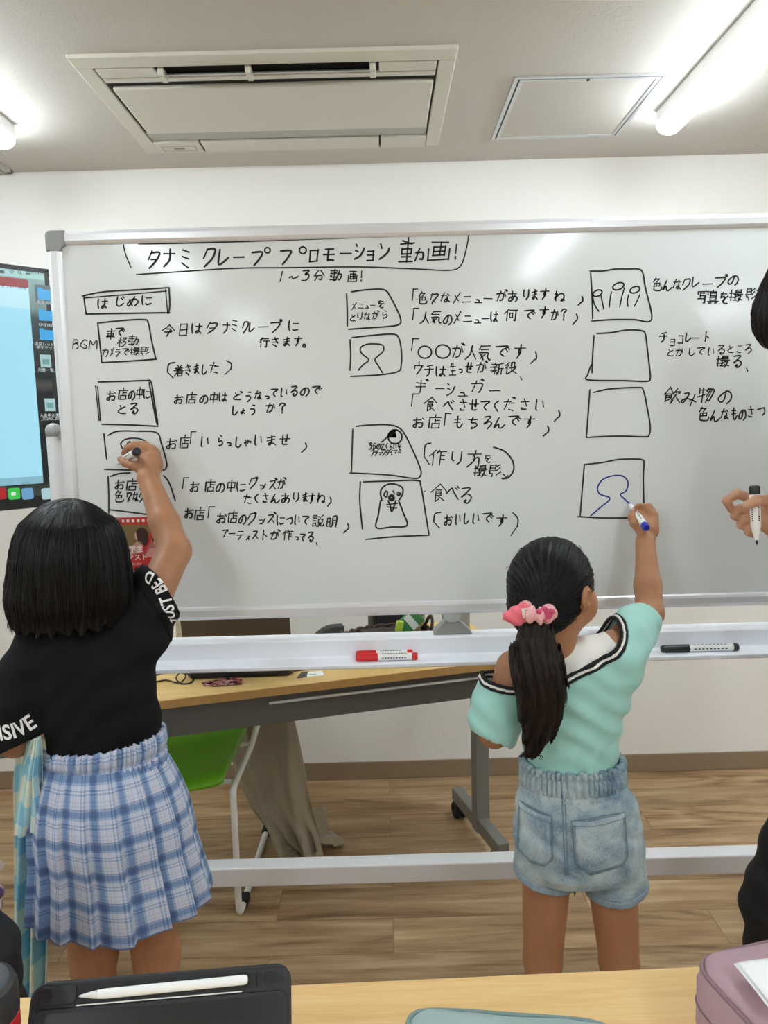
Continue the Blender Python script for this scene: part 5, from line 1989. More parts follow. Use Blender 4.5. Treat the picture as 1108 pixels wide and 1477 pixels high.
    for (hx, hy, hr), (tx, ty, tr), Yh in (((782, 1312, .0640), (788, 1222, .064), 1.505), ((895, 1325, .0635), (882, 1228, .065), 1.495)):
        D.cap(P(tx, ty, Yh), P(hx, hy, Yh), tr, hr, .007)
        hem.append((P(hx, hy, Yh), unit(P(hx, hy, Yh) - P(tx, ty, Yh)), hr))
    D.add_field(lambda X, Y, Z: .0024 * np.sin(X * 60 + Z * 75 + 2.0 * np.sin(Z * 31)) * np.sin(Z * 44 + X * 20) + .0022 * np.sin(X * 210 + 1.5 * np.sin(Z * 25)) * np.clip((Z - .62) * 14, 0, 1))
    cav = SDF((.14, 1.36, .36), (.56, 1.66, .80), .0030)
    for (hc, hd, hr), kn in zip(hem, (kn_l, kn_r)):
        cav.cap(hc - hd * .02, hc + hd * .08, hr - .011, hr - .007, 0)
    D.d = np.maximum(D.d, -cav.d)
    hz = [P(783, 1290, 1.43), P(890, 1311, 1.43)]
    xs_ = P(836, 1280, 1.45)[0]
    nl_, nr_ = unit([-.20, .08, -1]), unit([.16, .08, -1])
    lp, rp = P(788, 1292, 1.44), P(890, 1308, 1.44)
    def hemcut(off):
        def fn(X, Y, Z):
            a = (X - lp[0]) * nl_[0] + (Y - lp[1]) * nl_[1] + (Z - lp[2]) * nl_[2]
            b = (X - rp[0]) * nr_[0] + (Y - rp[1]) * nr_[1] + (Z - rp[2]) * nr_[2]
            return np.where(X < xs_, a, b) - off
        return fn
    topz = P(826, 1118, 1.45)[2]
    D.clip(lambda X, Y, Z: Z - topz + 0 * X + 0 * Y)
    den = NT('washed_denim')
    v = den.coord('Object')
    f1 = den.noise(v, 9, 5, .65, .5); f2 = den.noise(den.coord('Object', (700, 700, 260)), 1, 2, .7)
    f = den.math('ADD', den.math('MULTIPLY', f1, .72), den.math('MULTIPLY', f2, .28))
    den.l(den.ramp(f, [(.34, srgb((88, 114, 138))), (.45, srgb((136, 158, 172))), (.56, srgb((176, 191, 194))), (.70, srgb((204, 213, 210)))]), den.b.inputs['Base Color'])
    den.b.inputs['Roughness'].default_value = .9; den.b.inputs['Specular IOR Level'].default_value = .2
    den.bump(f2, .25, .001)
    M_DEN = den.m
    hemband = D.copy()
    D.clip(hemcut(-.014))
    shorts = D.build('denim_shorts', M_DEN, t, smooth=2)
    hemband.d = hemband.d - np.float32(.0016)
    c0, c1 = hemcut(-.0155), hemcut(0)
    hemband.clip(lambda X, Y, Z: np.maximum(-c0(X, Y, Z), c1(X, Y, Z)))
    M_DEND = mat('denim_hem', (138, 158, 170), .9, var=.16, vscale=260, stretch=(1, 1, .3))
    hemband.build('hem_band', M_DEND, t, smooth=1)
    bv = bvh_of(shorts)
    # gathered waistband with a ruffled top
    NW = 360
    rings = []
    for s, (yy, ext, amp) in enumerate(((1094, .000, .0050), (1101, .004, .0044), (1106, -.001, .0012), (1109, .0032, .0034), (1118, .0040, .0036), (1126, .0032, .0034), (1130, -.0005, .001), (1134, .004, .003))):
        cc = row(826, yy, 74, .070)
        rg = []
        for k in range(NW):
            a = 2 * math.pi * k / NW
            ph = k * 2 * math.pi / NW * 56 + 2.0 * math.sin(k * .13) + 1.2 * math.sin(k * .035 + s * .3)
            r = ext + 1.2 * amp * math.sin(ph)
            rg.append(np.array([cc[0] + (cc[3] + r) * math.cos(a), cc[1] + (cc[4] + r) * math.sin(a), cc[2] + (.003 * math.sin(ph * .5 + 1) if s == 0 else 0)]))
        rings.append(rg)
    MB().loft(rings, True, False).build('gathered_waistband', M_DEN, t, smooth=True, solid=.003)
    # patch pockets snapped onto the seat, with stitched borders
    def on_seat(px, py, lift):
        o = Vector((0, 0, CAM_H)); d = Vector(ray(px, py)).normalized()
        h = bv.ray_cast(o, d)
        if h[0] is None:
            h2 = bv.find_nearest(Vector(P(px, py, 1.41)))
            return np.array(h2[0]) + np.array(h2[1]) * lift
        n = np.array(h[1]); n = n if n.dot(np.array(d)) < 0 else -n
        return np.array(h[0]) + n * lift
    def pocket(quad, nm):
        # quad: outline in frame pixels (top-left, top-right, right-bottom, tip right, tip left, left-bottom)
        tl, tr_, rb, b1, b2, lb = [np.array(k, float) for k in quad]
        NX, NY = 22, 22
        vs = []
        for j in range(NY + 1):
            v_ = j / NY
            # side edges then the clipped lower corners
            def side(a, b, c):
                return a + (b - a) * v_ / .86 if v_ < .86 else b + (c - b) * (v_ - .86) / .14
            L = side(tl, lb, b2); R2 = side(tr_, rb, b1)
            for i in range(NX + 1):
                u_ = i / NX
                p = L + (R2 - L) * u_
                p = p + np.array([0, 4 * math.sin(math.pi * u_) * (1 - v_)])
                edge = min(u_, 1 - u_, v_ * 1.1, 1 - v_)
                vs.append(on_seat(p[0], p[1], .0024 + .0018 * min(1, edge / .06) + (.0012 if v_ < .10 else 0)))
        m = MB().add(vs, [(j * (NX + 1) + i, j * (NX + 1) + i + 1, (j + 1) * (NX + 1) + i + 1, (j + 1) * (NX + 1) + i) for j in range(NY) for i in range(NX)])
        o = m.build('back_pocket', M_DEN, t, smooth=True, solid=.0022)
        st = MB()
        out = [tl, tr_, rb, b1, b2, lb, tl]
        c = np.mean(out[:-1], 0)
        for ins, w in ((.0, .0010), (.055, .0005), (.09, .0005)):
            pts = []
            for a, b in zip(out[:-1], out[1:]):
                for k in range(9):
                    p = a + (b - a) * k / 9
                    p = p + (c - p) * ins * 1.2
                    pts.append(on_seat(p[0], p[1], .0048 if ins else .004))
            pts.append(pts[0])
            st.tube(pts, w, 5, caps=False)
        for k in (.11, .125):
            a = tl + (lb - tl) * k; b = tr_ + (rb - tr_) * k
            st.tube([on_seat(*(a + (b - a) * s + np.array([0, 4 * math.sin(math.pi * s)])), .0058) for s in np.linspace(.02, .98, 16)], .0007, 5)
        st.build('pocket_stitching', mat('stitch_blue', (112, 132, 148), .9), o, smooth=True)
    pocket([(751, 1155), (796, 1177), (797, 1238), (786, 1248), (768, 1243), (749, 1222)], 'left')
    pocket([(824, 1184), (899, 1171), (904, 1234), (897, 1247), (851, 1261), (830, 1244)], 'right')
    # centre and side seams
    sm = MB()
    for off in (-2.2, 2.2):
        sm.tube([on_seat(812 + off + (y - 1136) * .045, y, .0012) for y in np.linspace(1136, 1262, 26)], .0008, 5)
    sm.build('centre_seam', mat('stitch_blue', (112, 132, 148)), t, smooth=True)

    # ---- hair: cap, then the ponytail
    H = SDF((.14, 1.30, .96), (.50, 1.68, 1.25), .0026)
    H.ell(q(0, -.014, .014), np.array([.0785, .0930, .0880]), R, 0)
    H.ell(q(0, -.050, -.030), np.array([.060, .050, .052]), R, .02)
    # hairline: cut away the face and keep the ear free
    fc = q(0, .085, -.035)
    H.ell(q(0, .100, -.030), np.array([.066, .072, .078]), R, 0, 'sub')
    for k in (-1, 1):
        H.ell(q(.086 * k, .030, -.052), np.array([.040, .046, .060]), R, 0, 'sub')
        H.ell(q(.082 * k, .000, -.014), np.array([.016, .022, .026]), R, 0, 'sub')
    knot = P(777, 884, 1.405)
    H.cap(q(0, -.075, -.035), knot, .040, .018, .03)
    H.add_field(lambda X, Y, Z: .0010 * np.sin(np.arctan2(X - knot[0], Z - knot[2]) * 46 + 2 * np.sin(Z * 60)))
    cap_ = H.build('hair', M_HAIR, t, smooth=1)
    bh = bvh_of(cap_)
    strands = []
    rg = np.random.default_rng(5)
    for k in range(520):                           # combed back toward the knot
        a = rg.uniform(0, 2 * math.pi); w = rg.uniform(.35, 1)
        st = q(.085 * math.cos(a) * w, .075 * w * .9 - .02, .02 + .10 * math.sin(a) * w)
        pts = []
        for f in np.linspace(0, 1, 12):
            p = st * (1 - f) + knot * f
            p = p + unit(p - q(0, -.01, 0)) * .05 * math.sin(math.pi * f)
            h = bh.find_nearest(Vector(p))
            if h[0] is None: break
            nn = np.array(h[1]); 
            pts.append(np.array(h[0]) + nn * (.0006 + .0012 * rg.random()))
        if len(pts) == 12 and (pts[0] - q(0, 0, 0)).dot(fwd) < .055 and np.linalg.norm(pts[0] - pts[-1]) > .03:
            strands.append(pts)
    for k in range(26):                            # fly-away wisps over the crown
        a = rg.uniform(-1.2, 1.2)
        b = q(.075 * math.sin(a), rg.uniform(-.06, .04), .088 * math.cos(a) + .008)
        d = unit([rg.normal(), rg.normal() * .4, abs(rg.normal()) * .6 + .2])
        pts = [b - d * .004 + (d * f * .014 + np.array([.012 * f * f * (1 if a > 0 else -1), 0, -.016 * f * f])) for f in np.linspace(0, 1, 6)]
        strands.append(pts)
    strand_curves('hair_strands', strands, M_HAIR_S, t, .0006)
    PT = SDF((.10, 1.28, .66), (.52, 1.52, 1.08), .003)
    spine = [(776, 890, 13, 1.400), (773, 908, 18, 1.396), (772, 925, 26, 1.393), (772, 945, 33, 1.390), (775, 970, 37, 1.386), (780, 1000, 35, 1.386), (780, 1028, 29, 1.390), (776, 1056, 20, 1.394), (770, 1078, 11, 1.398), (762, 1092, 3, 1.402)]
    sp = [(P(x, y, Y), w * Y / F_PX) for x, y, w, Y in spine]
    for (a, ra), (b, rb) in zip(sp[:-1], sp[1:]):
        PT.cap(a, b, ra, rb, .012, flat=([0, 1, 0], .62))
    sx = np.array([s[0][2] for s in sp])[::-1]; sX = np.array([s[0][0] for s in sp])[::-1]
    def comb(X, Y, Z):
        c = np.interp(Z.ravel(), sx, sX).reshape(Z.shape)
        u_ = (X - c)
        return .0022 * np.sin(u_ * 330 + 1.4 * np.sin(Z * 26)) + .0016 * np.sin(u_ * 710 + Y * 300 + 2 * np.sin(Z * 19 + u_ * 40))
    PT.add_field(comb)
    PT.build('ponytail', M_HAIR2, t, smooth=1)
    strands = []
    for k in range(420):
        u0 = rg.uniform(-1, 1); dep = rg.uniform(-1, .6); ph = rg.uniform(0, 6.28)
        stop = rg.uniform(.70, 1.0) if rg.random() < .6 else 1.0
        pts = []
        for f in np.linspace(0, stop, 18):
            x = f * (len(sp) - 1); i = min(int(x), len(sp) - 2); g_ = x - i
            c = sp[i][0] * (1 - g_) + sp[i + 1][0] * g_; w = sp[i][1] * (1 - g_) + sp[i + 1][1] * g_
            w = max(w, .006)
            uu = u0 * (1.0 + .06 * math.sin(ph + f * 5))
            vv = -math.sqrt(max(0, 1 - min(1, uu * uu))) * .62
            pts.append(c + np.array([uu * w * 1.02, vv * w * 1.03 - .0006, 0]) + np.array([.003 * math.sin(ph + f * 7), 0, 0]))
        strands.append(pts)
    for px in ([(792, 930), (806, 968), (815, 1000), (812, 1018), (800, 1028)], [(750, 930), (744, 975), (748, 1020), (756, 1050), (760, 1066)], [(786, 1050), (780, 1078), (772, 1092), (764, 1094)], [(766, 1070), (758, 1086), (748, 1092)], [(775, 1060), (776, 1082), (782, 1096)]):
        for j in range(4):
            o_ = rg.normal(0, 1.2, 2)
            strands.append(smooth_path([P(x + o_[0] * (i + 1) * .4, y + o_[1], 1.372 + .004 * i) for i, (x, y) in enumerate(px)], 5))
    strand_curves('ponytail_strands', strands, M_HAIR2_S, t, .00075)

    # ---- scrunchie, a thing worn on the hair: part of her outfit
    sc = P(775, 882, 1.392)
    axs = unit([.05, -.15, 1])
    ring = MB()
    rings = []
    NA, NB = 90, 16
    ua = unit(np.cross(axs, [0, 1, 0])); ub = np.cross(axs, ua)
    for i in range(NA):
        a = 2 * math.pi * i / NA
        ctr = sc + (ua * math.cos(a) + ub * math.sin(a)) * .0205
        rad = ua * math.cos(a) + ub * math.sin(a)
        rr_ = .0120 * (1 + .28 * math.sin(a * 9 + .7 * math.sin(a * 3)))
        rings.append([ctr + rad * rr_ * math.cos(b) * (1 + .15 * math.sin(a * 18 + b * 3)) + axs * rr_ * 1.15 * math.sin(b) for b in np.linspace(0, 2 * math.pi, NB + 1)[:-1]])
    rings.append(rings[0])
    ring.loft(rings, True, False)
    satin = mat('pink_satin', (240, 176, 178), .35, sheen=.4)
    ring.build('scrunchie', satin, t, smooth=True, label='pale pink satin scrunchie')
    B_ = SDF((.14, 1.30, .96), (.36, 1.46, 1.12), .0018)
    B_.cap(P(752, 884, 1.385), P(738, 888, 1.382), .019, .012, .008, flat=([0, 1, 0], .6))
    B_.cap(P(738, 890, 1.382), P(725, 893, 1.384), .011, .003, .008, flat=([0, 1, 0], .6))
    B_.cap(P(750, 890, 1.385), P(742, 900, 1.385), .012, .004, .008, flat=([0, 1, 0], .6))
    B_.add_field(lambda X, Y, Z: .0012 * np.sin(X * 200 + Z * 260))
    B_.build('pink_bow', mat('coral_pink', (238, 110, 128), .6, sheen=.3), t, smooth=2, label='coral pink bow end of the scrunchie')
    R_ = SDF((.22, 1.28, .98), (.36, 1.46, 1.10), .0016)
    for k in range(10):
        a = k * 2.4; r_ = .002 + .0012 * k
        R_.ell(P(787, 885, 1.366) + np.array([r_ * math.cos(a), -.001 * k * .3, r_ * math.sin(a)]), (.006, .005, .006), None, .0008)
    R_.build('rosette', mat('raspberry_satin', (196, 62, 104), .4, sheen=.4), t, smooth=1, label='raspberry gathered rosette')
    lb = MB()
    vs = [P(x, y, 1.370) for x, y in ((752, 878), (769, 876), (770, 889), (755, 892))]
    lb.prism(vs, (0, .0008, 0)); lo_ = lb.build('care_label', mat('label_white', (226, 224, 222), .7), t)
    lm = MB()
    for k in range(4):
        for j in range(3 - k % 2):
            a = P(757 + j * 4, 880.5 + k * 2.4, 1.3695); b = P(760 + j * 4 - (k % 2), 880.2 + k * 2.4, 1.3695)
            lm.bar(a, b, .0004, .0010)
    lm.build('label_print', mat('print_grey', (120, 120, 118)), lo_)
    marker('blue_marker', 'blue marker held in the smaller girl\'s raised hand, drawing the bust', tip, end, cap_on=False, capcol=(30, 44, 168), r=.0082)
    return t


small_girl()

# ================================================================== taller girl, left
def tall_girl():
    Y0 = 1.45
    e = pxm(Y0)
    t = thing('person', 'taller girl with long black hair, black T-shirt and blue plaid skirt, writing', 'person', P(170, 1400, Y0) * np.array([1, 1, 0]))
    def row(x, y, hw, b, Y=Y0):
        c = P(x, y, Y)
        return (c[0], c[1], c[2], hw * e, b)
    HC = P(104, 798, 1.47)
    fwd = unit([.12, .98, -.12]); up = unit([0, .10, 1])
    sh_l = P(52, 940, 1.46); el_l = P(22, 1068, 1.43); wr_l = P(66, 1074, 1.60)
    sh_r = P(196, 912, 1.48); el_r = P(252, 795, 1.60); wr_r = P(214, 690, 1.705)
    lo, hi = (-.92, 1.18, -.01), (-.26, 1.86, 1.45)
    S = SDF(lo, hi, .0028)
    R, q = head(S, HC, fwd, up, 1.0)
    S.cap(P(118, 930, 1.46), q(0, -.012, -.05), .043, .040, .03)
    S.col([row(120, 915, 40, .04), row(122, 935, 66, .055), row(130, 970, 78, .066), row(138, 1010, 77, .068), row(145, 1060, 73, .066), row(150, 1110, 82, .078), row(155, 1180, 96, .095), row(158, 1230, 88, .085)], .02)
    S.cap(sh_l, el_l, .039, .031, .025); S.cap(el_l, wr_l, .030, .021, .012)
    S.cap(P(180, 925, 1.47), sh_r, .040, .041, .03)
    S.cap(sh_r, el_r, .041, .034, .02)
    mid = el_r * .62 + wr_r * .38
    S.cap(el_r, mid, .0335, .0315, .01); S.cap(mid, wr_r, .0315, .0225, .01)
    for hip, kn, sx in ((P(118, 1230, 1.46), P(135, 1375, 1.46), -1), (P(198, 1230, 1.46), P(226, 1375, 1.47), 1)):
        an = kn + np.array([.002 * sx, -.02, -.27]); an[2] = .062
        S.cap(hip, kn, .060, .047, .03)
        m2 = kn * .62 + an * .38 + np.array([0, -.014, 0])
        S.cap(kn, m2, .044, .046, .015); S.cap(m2, an, .045, .028, .012)
        S.cap(an + [0, -.015, -.034], an + [sx * .012, .115, -.042], .026, .021, .03, flat=([0, 0, 1], .8))
        S.ell(an + [0, -.022, -.036], (.024, .026, .024), None, .02)
    # right hand: seen from the back, pinching a marker that points at us
    tip = P(170, 669, FACE - .001); end = P(199, 650.5, 1.690)
    S.cap(wr_r, P(217, 668, 1.735), .0215, .0245, .012, flat=(unit([-.3, .9, 0]), .85))
    S.cap(P(214, 676, 1.730), P(206, 655, 1.750), .018, .0135, .01)
    S.cap(P(223, 672, 1.735), P(221, 653, 1.750), .018, .0135, .01)
    S.cap(P(218, 672, 1.745), P(214, 652, 1.757), .018, .0135, .01)
    finger(S, [P(208, 651, 1.742), P(194, 642, 1.742), P(184, 646, 1.752), P(178.5, 654, 1.766)], .0094, .0068)
    finger(S, [P(214, 648, 1.750), P(200, 641, 1.758), P(189, 646, 1.770), P(182, 656, 1.775)], .0093, .0068)
    finger(S, [P(221, 649, 1.754), P(209, 641, 1.768), P(197, 646, 1.780), P(189, 656, 1.780)], .0090, .0065)
    finger(S, [P(227, 654, 1.754), P(219, 646, 1.770), P(208, 650, 1.784), P(199, 658, 1.784)], .0080, .0060)
    finger(S, [P(209, 680, 1.728), P(193, 672, 1.728), P(181, 668, 1.738), P(174, 662.5, 1.752)], .0115, .0078, .008)
    # left hand holding the hanging cloth
    for i in range(4):
        b = wr_l + np.array([.012 - .004 * i, .062, .020 - .016 * i])
        finger(S, [b, b + np.array([-.004, .030, .002]), b + np.array([-.022, .040, 0]), b + np.array([-.034, .026, -.002])], .0085, .0065)
    S.cap(wr_l, wr_l + np.array([.006, .060, -.004]), .020, .022, .01, flat=([1, 0, 0], .7))
    finger(S, [wr_l + np.array([0, .02, .016]), wr_l + np.array([-.020, .042, .022]), wr_l + np.array([-.030, .062, .018])], .0105, .0078)
    S.build('body', M_SKIN, t, smooth=2)
    eyes(q, 1.0, t)

    # ---- black T-shirt
    L2, H2 = (-.92, 1.20, .72), (-.30, 1.80, 1.26)
    T_ = SDF(L2, H2, .003)
    T_.col([row(114, 884, 38, .044), row(118, 905, 48, .052), row(122, 922, 76, .064), row(128, 950, 90, .076), row(136, 1000, 93, .082), row(143, 1040, 90, .084), row(148, 1070, 87, .084), row(150, 1090, 84, .080)], .02)
    T_.cap(P(55, 946, 1.46), P(34, 1010, 1.44), .058, .064, .03)
    T_.cap(P(34, 1010, 1.44), P(21, 1064, 1.43), .064, .066, .02)
    oc = P(230, 853, 1.53)
    oax = unit((P(238.4, 847.6, 1.53) - oc) / np.linalg.norm(P(238.4, 847.6, 1.53) - oc) * .84 + np.array([0, .54, 0]))
    T_.cap(P(176, 930, 1.475), oc, .066, .062, .02)
    T_.cap(oc, oc + oax * .05, .062, .062, .005)
    dr = unit(el_r - sh_r)
    T_.cap(P(176, 945, 1.47), sh_r - dr * .01, .064, .060, .03)
    T_.add_field(lambda X, Y, Z: .0024 * np.sin((X * .75 + Z * .8) * 80 + 2.4 * np.sin(Z * 17)) + .002 * np.sin(Z * 95 - X * 60 + 2 * np.sin(X * 27)))
    dl = unit(el_l - sh_l)
    cav = SDF(L2, H2, .003)
    cav.cap(P(33, 1015, 1.44), P(19, 1090, 1.43), .046, .060, 0)
    cav.cap(oc - oax * .03, oc + oax * .10, .050, .056, 0)
    cav.cap(sh_r + dr * .02, el_r, .044, .046, 0)
    T_.d = np.maximum(T_.d, -cav.d)
    pl = P(30, 1070, 1.40); nl = unit(np.array([.36, -.05, -.9]))
    pr2 = oc
    xs_ = P(76, 1050, 1.43)[0]
    def cuff_l(off):
        return lambda X, Y, Z: np.where(X < xs_, (X - pl[0]) * nl[0] + (Y - pl[1]) * nl[1] + (Z - pl[2]) * nl[2] - off, -1)
    zs_ = P(200, 930, 1.5)[2]
    def cuff_r(off):
        return lambda X, Y, Z: np.where((Z > zs_) & (X > P(190, 880, 1.5)[0] - .02), (X - pr2[0]) * oax[0] + (Y - pr2[1]) * oax[1] + (Z - pr2[2]) * oax[2] - off, -1)
    a0, b0 = cuff_l(0), cuff_r(0)
    T_.clip(lambda X, Y, Z: np.maximum(a0(X, Y, Z), b0(X, Y, Z)))
    # neckline
    nb = P(115, 889, 1.45)
    T_.clip(lambda X, Y, Z: np.where(X < P(158, 905, 1.46)[0], Z - nb[2], -1) + 0 * Y)
    # hem tucked unevenly over the waistband: lower at the left
    ha = P(62, 1098, 1.40); hb = P(236, 1070, 1.40)
    T_.clip(lambda X, Y, Z: np.where(X > P(58, 1080, 1.42)[0] - .0 * Z, (ha[2] + (hb[2] - ha[2]) * (X - ha[0]) / (hb[0] - ha[0]) + .006 * np.sin(X * 46)) - Z, -1) + 0 * Y)
    blk = mat('black_jersey', (11, 11, 13), .85, spec=.25, bump=.1, bscale=800)
    shirt = T_.build('t_shirt', blk, t, smooth=2)
    bands = []
    for fn0, fn1, nm_ in ((cuff_l(-.048), cuff_l(.001), 'left'), (cuff_r(-.040), cuff_r(.001), 'right')):
        W_ = T_.copy()
        W_.d = W_.d - np.float32(.0022)
        sub = fn0(*W_.axes()); sub1 = fn1(*W_.axes())
        W_.d = np.maximum(W_.d, np.where(sub <= -.999 + .05, 1, -sub).astype(np.float32) if False else np.where(sub < -.9, 1, -sub).astype(np.float32))
        W_.d = np.maximum(W_.d, sub1.astype(np.float32))
        bands.append(W_.build('sleeve_band', mat('black_rib', (9, 9, 10), .8, spec=.25), t, smooth=1, label=None))
    # lettering round the cuffs
    white = mat('print_white', (236, 236, 236), .6)
    bv = bvh_of(bands[1])
    def on_band(bvx, px, py, near, lift=.0012):
        d = Vector(ray(px, py)).normalized()
        h = bvx.ray_cast(Vector((0, 0, CAM_H)), d)
        if h[0] is None:
            h = bvx.find_nearest(Vector(P(px, py, near)))
        return np.array(h[0])
    def lay(body, size, pxpath, ups, bvx, par, near):
        path = [on_band(bvx, x, y, near) for x, y in pxpath]
        path = smooth_path(path, 6)
        upv = [P(x + ux, y + uy, near) - P(x, y, near) for (x, y), (ux, uy) in zip(pxpath, ups)]
        def up_of(s):
            k = s * (len(upv) - 1); i = min(int(k), len(upv) - 2); f = k - i
            return upv[i] * (1 - f) + upv[i + 1] * f
        vs, fs = text_geo(body, size, size * .022)
        vs, fs = subdivide_geo(vs, fs, 3, .004)
        seg = np.array([np.linalg.norm(path[i + 1] - path[i]) for i in range(len(path) - 1)])
        cum = np.concatenate([[0], np.cumsum(seg)])
        xm = max(v[0] for v in vs)
        k = cum[-1] / xm
        out = []
        for v in vs:
            s = min(max(v[0] * k, 0), cum[-1] - 1e-6)
            i = int(np.searchsorted(cum, s, 'right') - 1); f = (s - cum[i]) / seg[i]
            p = path[i] * (1 - f) + path[i + 1] * f
            tt = unit(path[min(i + 3, len(path) - 1)] - path[max(i - 2, 0)])
            u = up_of(s / cum[-1]); u = unit(u - u.dot(tt) * tt)
            qv = p + u * v[1]
            dd = Vector(qv - np.array([0, 0, CAM_H])).normalized()
            h = bvx.ray_cast(Vector((0, 0, CAM_H)), dd)
            if h[0] is None or np.linalg.norm(np.array(h[0]) - qv) > .02:
                h = bvx.find_nearest(Vector(qv))
            n = np.array(h[1])
            if n.dot(np.array([0, 0, CAM_H]) - np.array(h[0])) < 0 and False: n = -n
            out.append(np.array(h[0]) + n * .0012)
        m = MB().add(out, fs)
        return m.build('sleeve_lettering', white, par, fix=False)
    lay('JUST BE D', .0330, [(251, 896), (251, 881), (247, 865), (241, 850), (232, 837), (222, 828), (212, 823)], [(-12, 2), (-12, 3), (-11, 5), (-10, 6), (-8, 8), (-5, 10), (-3, 11)], bv, bands[1], 1.45)
    bl = bvh_of(bands[0])
    lay('ISIVE', .0400, [(0, 1068), (8, 1067), (18, 1065), (28, 1062), (40, 1056), (54, 1047)], [(-1, -12), (-1, -12), (-2, -12), (-3, -12), (-4, -12), (-5, -11)], bl, bands[0], 1.38)

    # ---- plaid skirt
    tt = NT('blue_plaid')
    uv = tt.n('ShaderNodeUVMap'); uv.uv_map = 'UVMap'
    sp = tt.n('ShaderNodeSeparateXYZ'); tt.l(uv.outputs[0], sp.inputs[0])
    def stripes(c, off):
        f = tt.math('FRACT', tt.math('ADD', tt.math('MULTIPLY', c, 1 / .058), off))
        W0 = (0, 0, 0, 1); B1 = (.55, .55, .55, 1); B2 = (1, 1, 1, 1)
        return tt.ramp(f, [(0, W0), (.10, B1), (.15, W0), (.20, B1), (.25, W0), (.38, B1), (.45, B2), (.64, B1), (.71, W0), (.78, (.35, .35, .35, 1)), (.80, W0), (.90, (.35, .35, .35, 1)), (.92, W0)], 'CONSTANT')
    s1 = stripes(sp.outputs[0], 0); s2 = stripes(sp.outputs[1], .3)
    ssum = tt.math('MULTIPLY', tt.math('ADD', s1, s2), .5)
    thin = tt.ramp(tt.math('FRACT', tt.math('ADD', tt.math('MULTIPLY', sp.outputs[1], 1 / .058), .12)), [(0, (0, 0, 0, 1)), (.5, (1, 1, 1, 1)), (.525, (0, 0, 0, 1))], 'CONSTANT')
    c = tt.ramp(ssum, [(0, srgb((198, 202, 218))), (.20, srgb((164, 179, 206))), (.30, srgb((150, 171, 204))), (.52, srgb((104, 136, 182))), (.78, srgb((66, 102, 154))), (1, srgb((46, 80, 132)))])
    c = tt.mix(tt.math('MULTIPLY', thin, .55), c, srgb((120, 100, 116)))
    weave = tt.noise(tt.coord('Object', (900, 900, 900)), 1, 1)
    c = tt.mix(tt.math('MULTIPLY', weave, .15), c, srgb((240, 240, 248)))
    tt.l(c, tt.b.inputs['Base Color']); tt.b.inputs['Roughness'].default_value = .9; tt.b.inputs['Specular IOR Level'].default_value = .2
    M_PL = tt.m
    wz = P(150, 1116, 1.36)[2]
    hz_ = P(298, 1288, 1.47)[2]
    wc = P(151, 1110, Y0); hcx = (P(52, 1330, 1.45)[0] + P(299, 1288, 1.45)[0]) / 2 - .004
    ha_ = (P(299, 1288, 1.45)[0] - P(52, 1330, 1.45)[0]) / 2
    NA, NS = 720, 46
    NP = 17
    rings = []; uvs = []
    for j in range(NS + 1):
        s = j / NS
        z = wz + (hz_ - wz) * s
        fl = s ** .80
        a = .1115 + (ha_ - .1115) * fl + .010 * math.sin(math.pi * min(1, s * 1.6)) 
        b = .098 + (.150 - .098) * fl + .014 * math.sin(math.pi * min(1, s * 1.5))
        cx = wc[0] + (hcx - wc[0]) * s; cy = Y0 + .012 * s
        rg = []
        for k in range(NA):
            th = 2 * math.pi * k / NA
            ph = (k / NA * NP + .12 * math.sin(th * 3)) % 1
            saw = (ph if ph < .88 else (1 - ph) / .12 * .88) / .88          # knife pleat: slow rise, quick fold back
            dpt = .003 + .010 * min(1, s * 1.4) ** 1.1
            r = 1 + (saw - .55) * dpt / .12 + .018 * s * math.sin(th * 5 + 1.2) + .012 * s * math.sin(th * 9 + .4)
            zz = z + .004 * s * math.sin(th * 6) 
            rg.append(np.array([cx + a * r * math.cos(th), cy + b * r * math.sin(th), zz]))
            fold = (ph if ph < .88 else .88 + (ph - .88) * 4)
            uvs.append((k / NA * 2 * math.pi * .150, (1 - s) * (wz - hz_)))
        rings.append(rg)
    m = MB(); m.loft(rings, True, False); m.uv = uvs
    m.build('pleated_skirt', M_PL, t, smooth=True, solid=.002, fix=False)
    # hem ribbon
    hb_ = MB()
    hb_.tube([p + np.array([0, 0, -.0005]) for p in rings[-1][::3]] + [rings[-1][0]], .0017, 6, caps=False)
    hb_.build('skirt_hem', mat('hem_blue', (84, 116, 164), .9), t, smooth=True)
    # gathered waistband in two rows
    rings = []; uvs = []
    NW = 360
    prof = [(1062, -.001, .004), (1064, .003, .0034), (1074, .005, .0040), (1084, .003, .0034), (1086.5, .000, .0012), (1089, .004, .0038), (1099, .006, .0044), (1109, .004, .0036), (1112, .001, .0012), (1118, .003, .002)]
    for s, (yy, ext, amp) in enumerate(prof):
        cc = row(150.5, yy, 86, .088)
        rg = []
        for k in range(NW):
            th = 2 * math.pi * k / NW
            ph = th * 62 + 2.4 * math.sin(th * 7) + 1.5 * math.sin(th * 13 + s * .4)
            r = ext + amp * math.sin(ph)
            tilt = (cc[3]) * math.cos(th) * .085
            rg.append(np.array([cc[0] + (cc[3] + r) * math.cos(th), cc[1] + (cc[4] + r) * math.sin(th), cc[2] + .002 * math.sin(ph * .5) * (s == 0) + tilt * (1 - s / 9) ]))
            uvs.append((th * .150 + .002 * math.sin(ph), .32 - yy * e * .95 + 1))
        rings.append(rg)
    m = MB(); m.loft(rings, True, False); m.uv = uvs
    m.build('gathered_waistband', M_PL, t, smooth=True, solid=.003, fix=False)

    # ---- long straight hair
    Hh = SDF((-.72, 1.26, 1.06), (-.34, 1.64, 1.38), .0028)
    hx = lambda y: 0
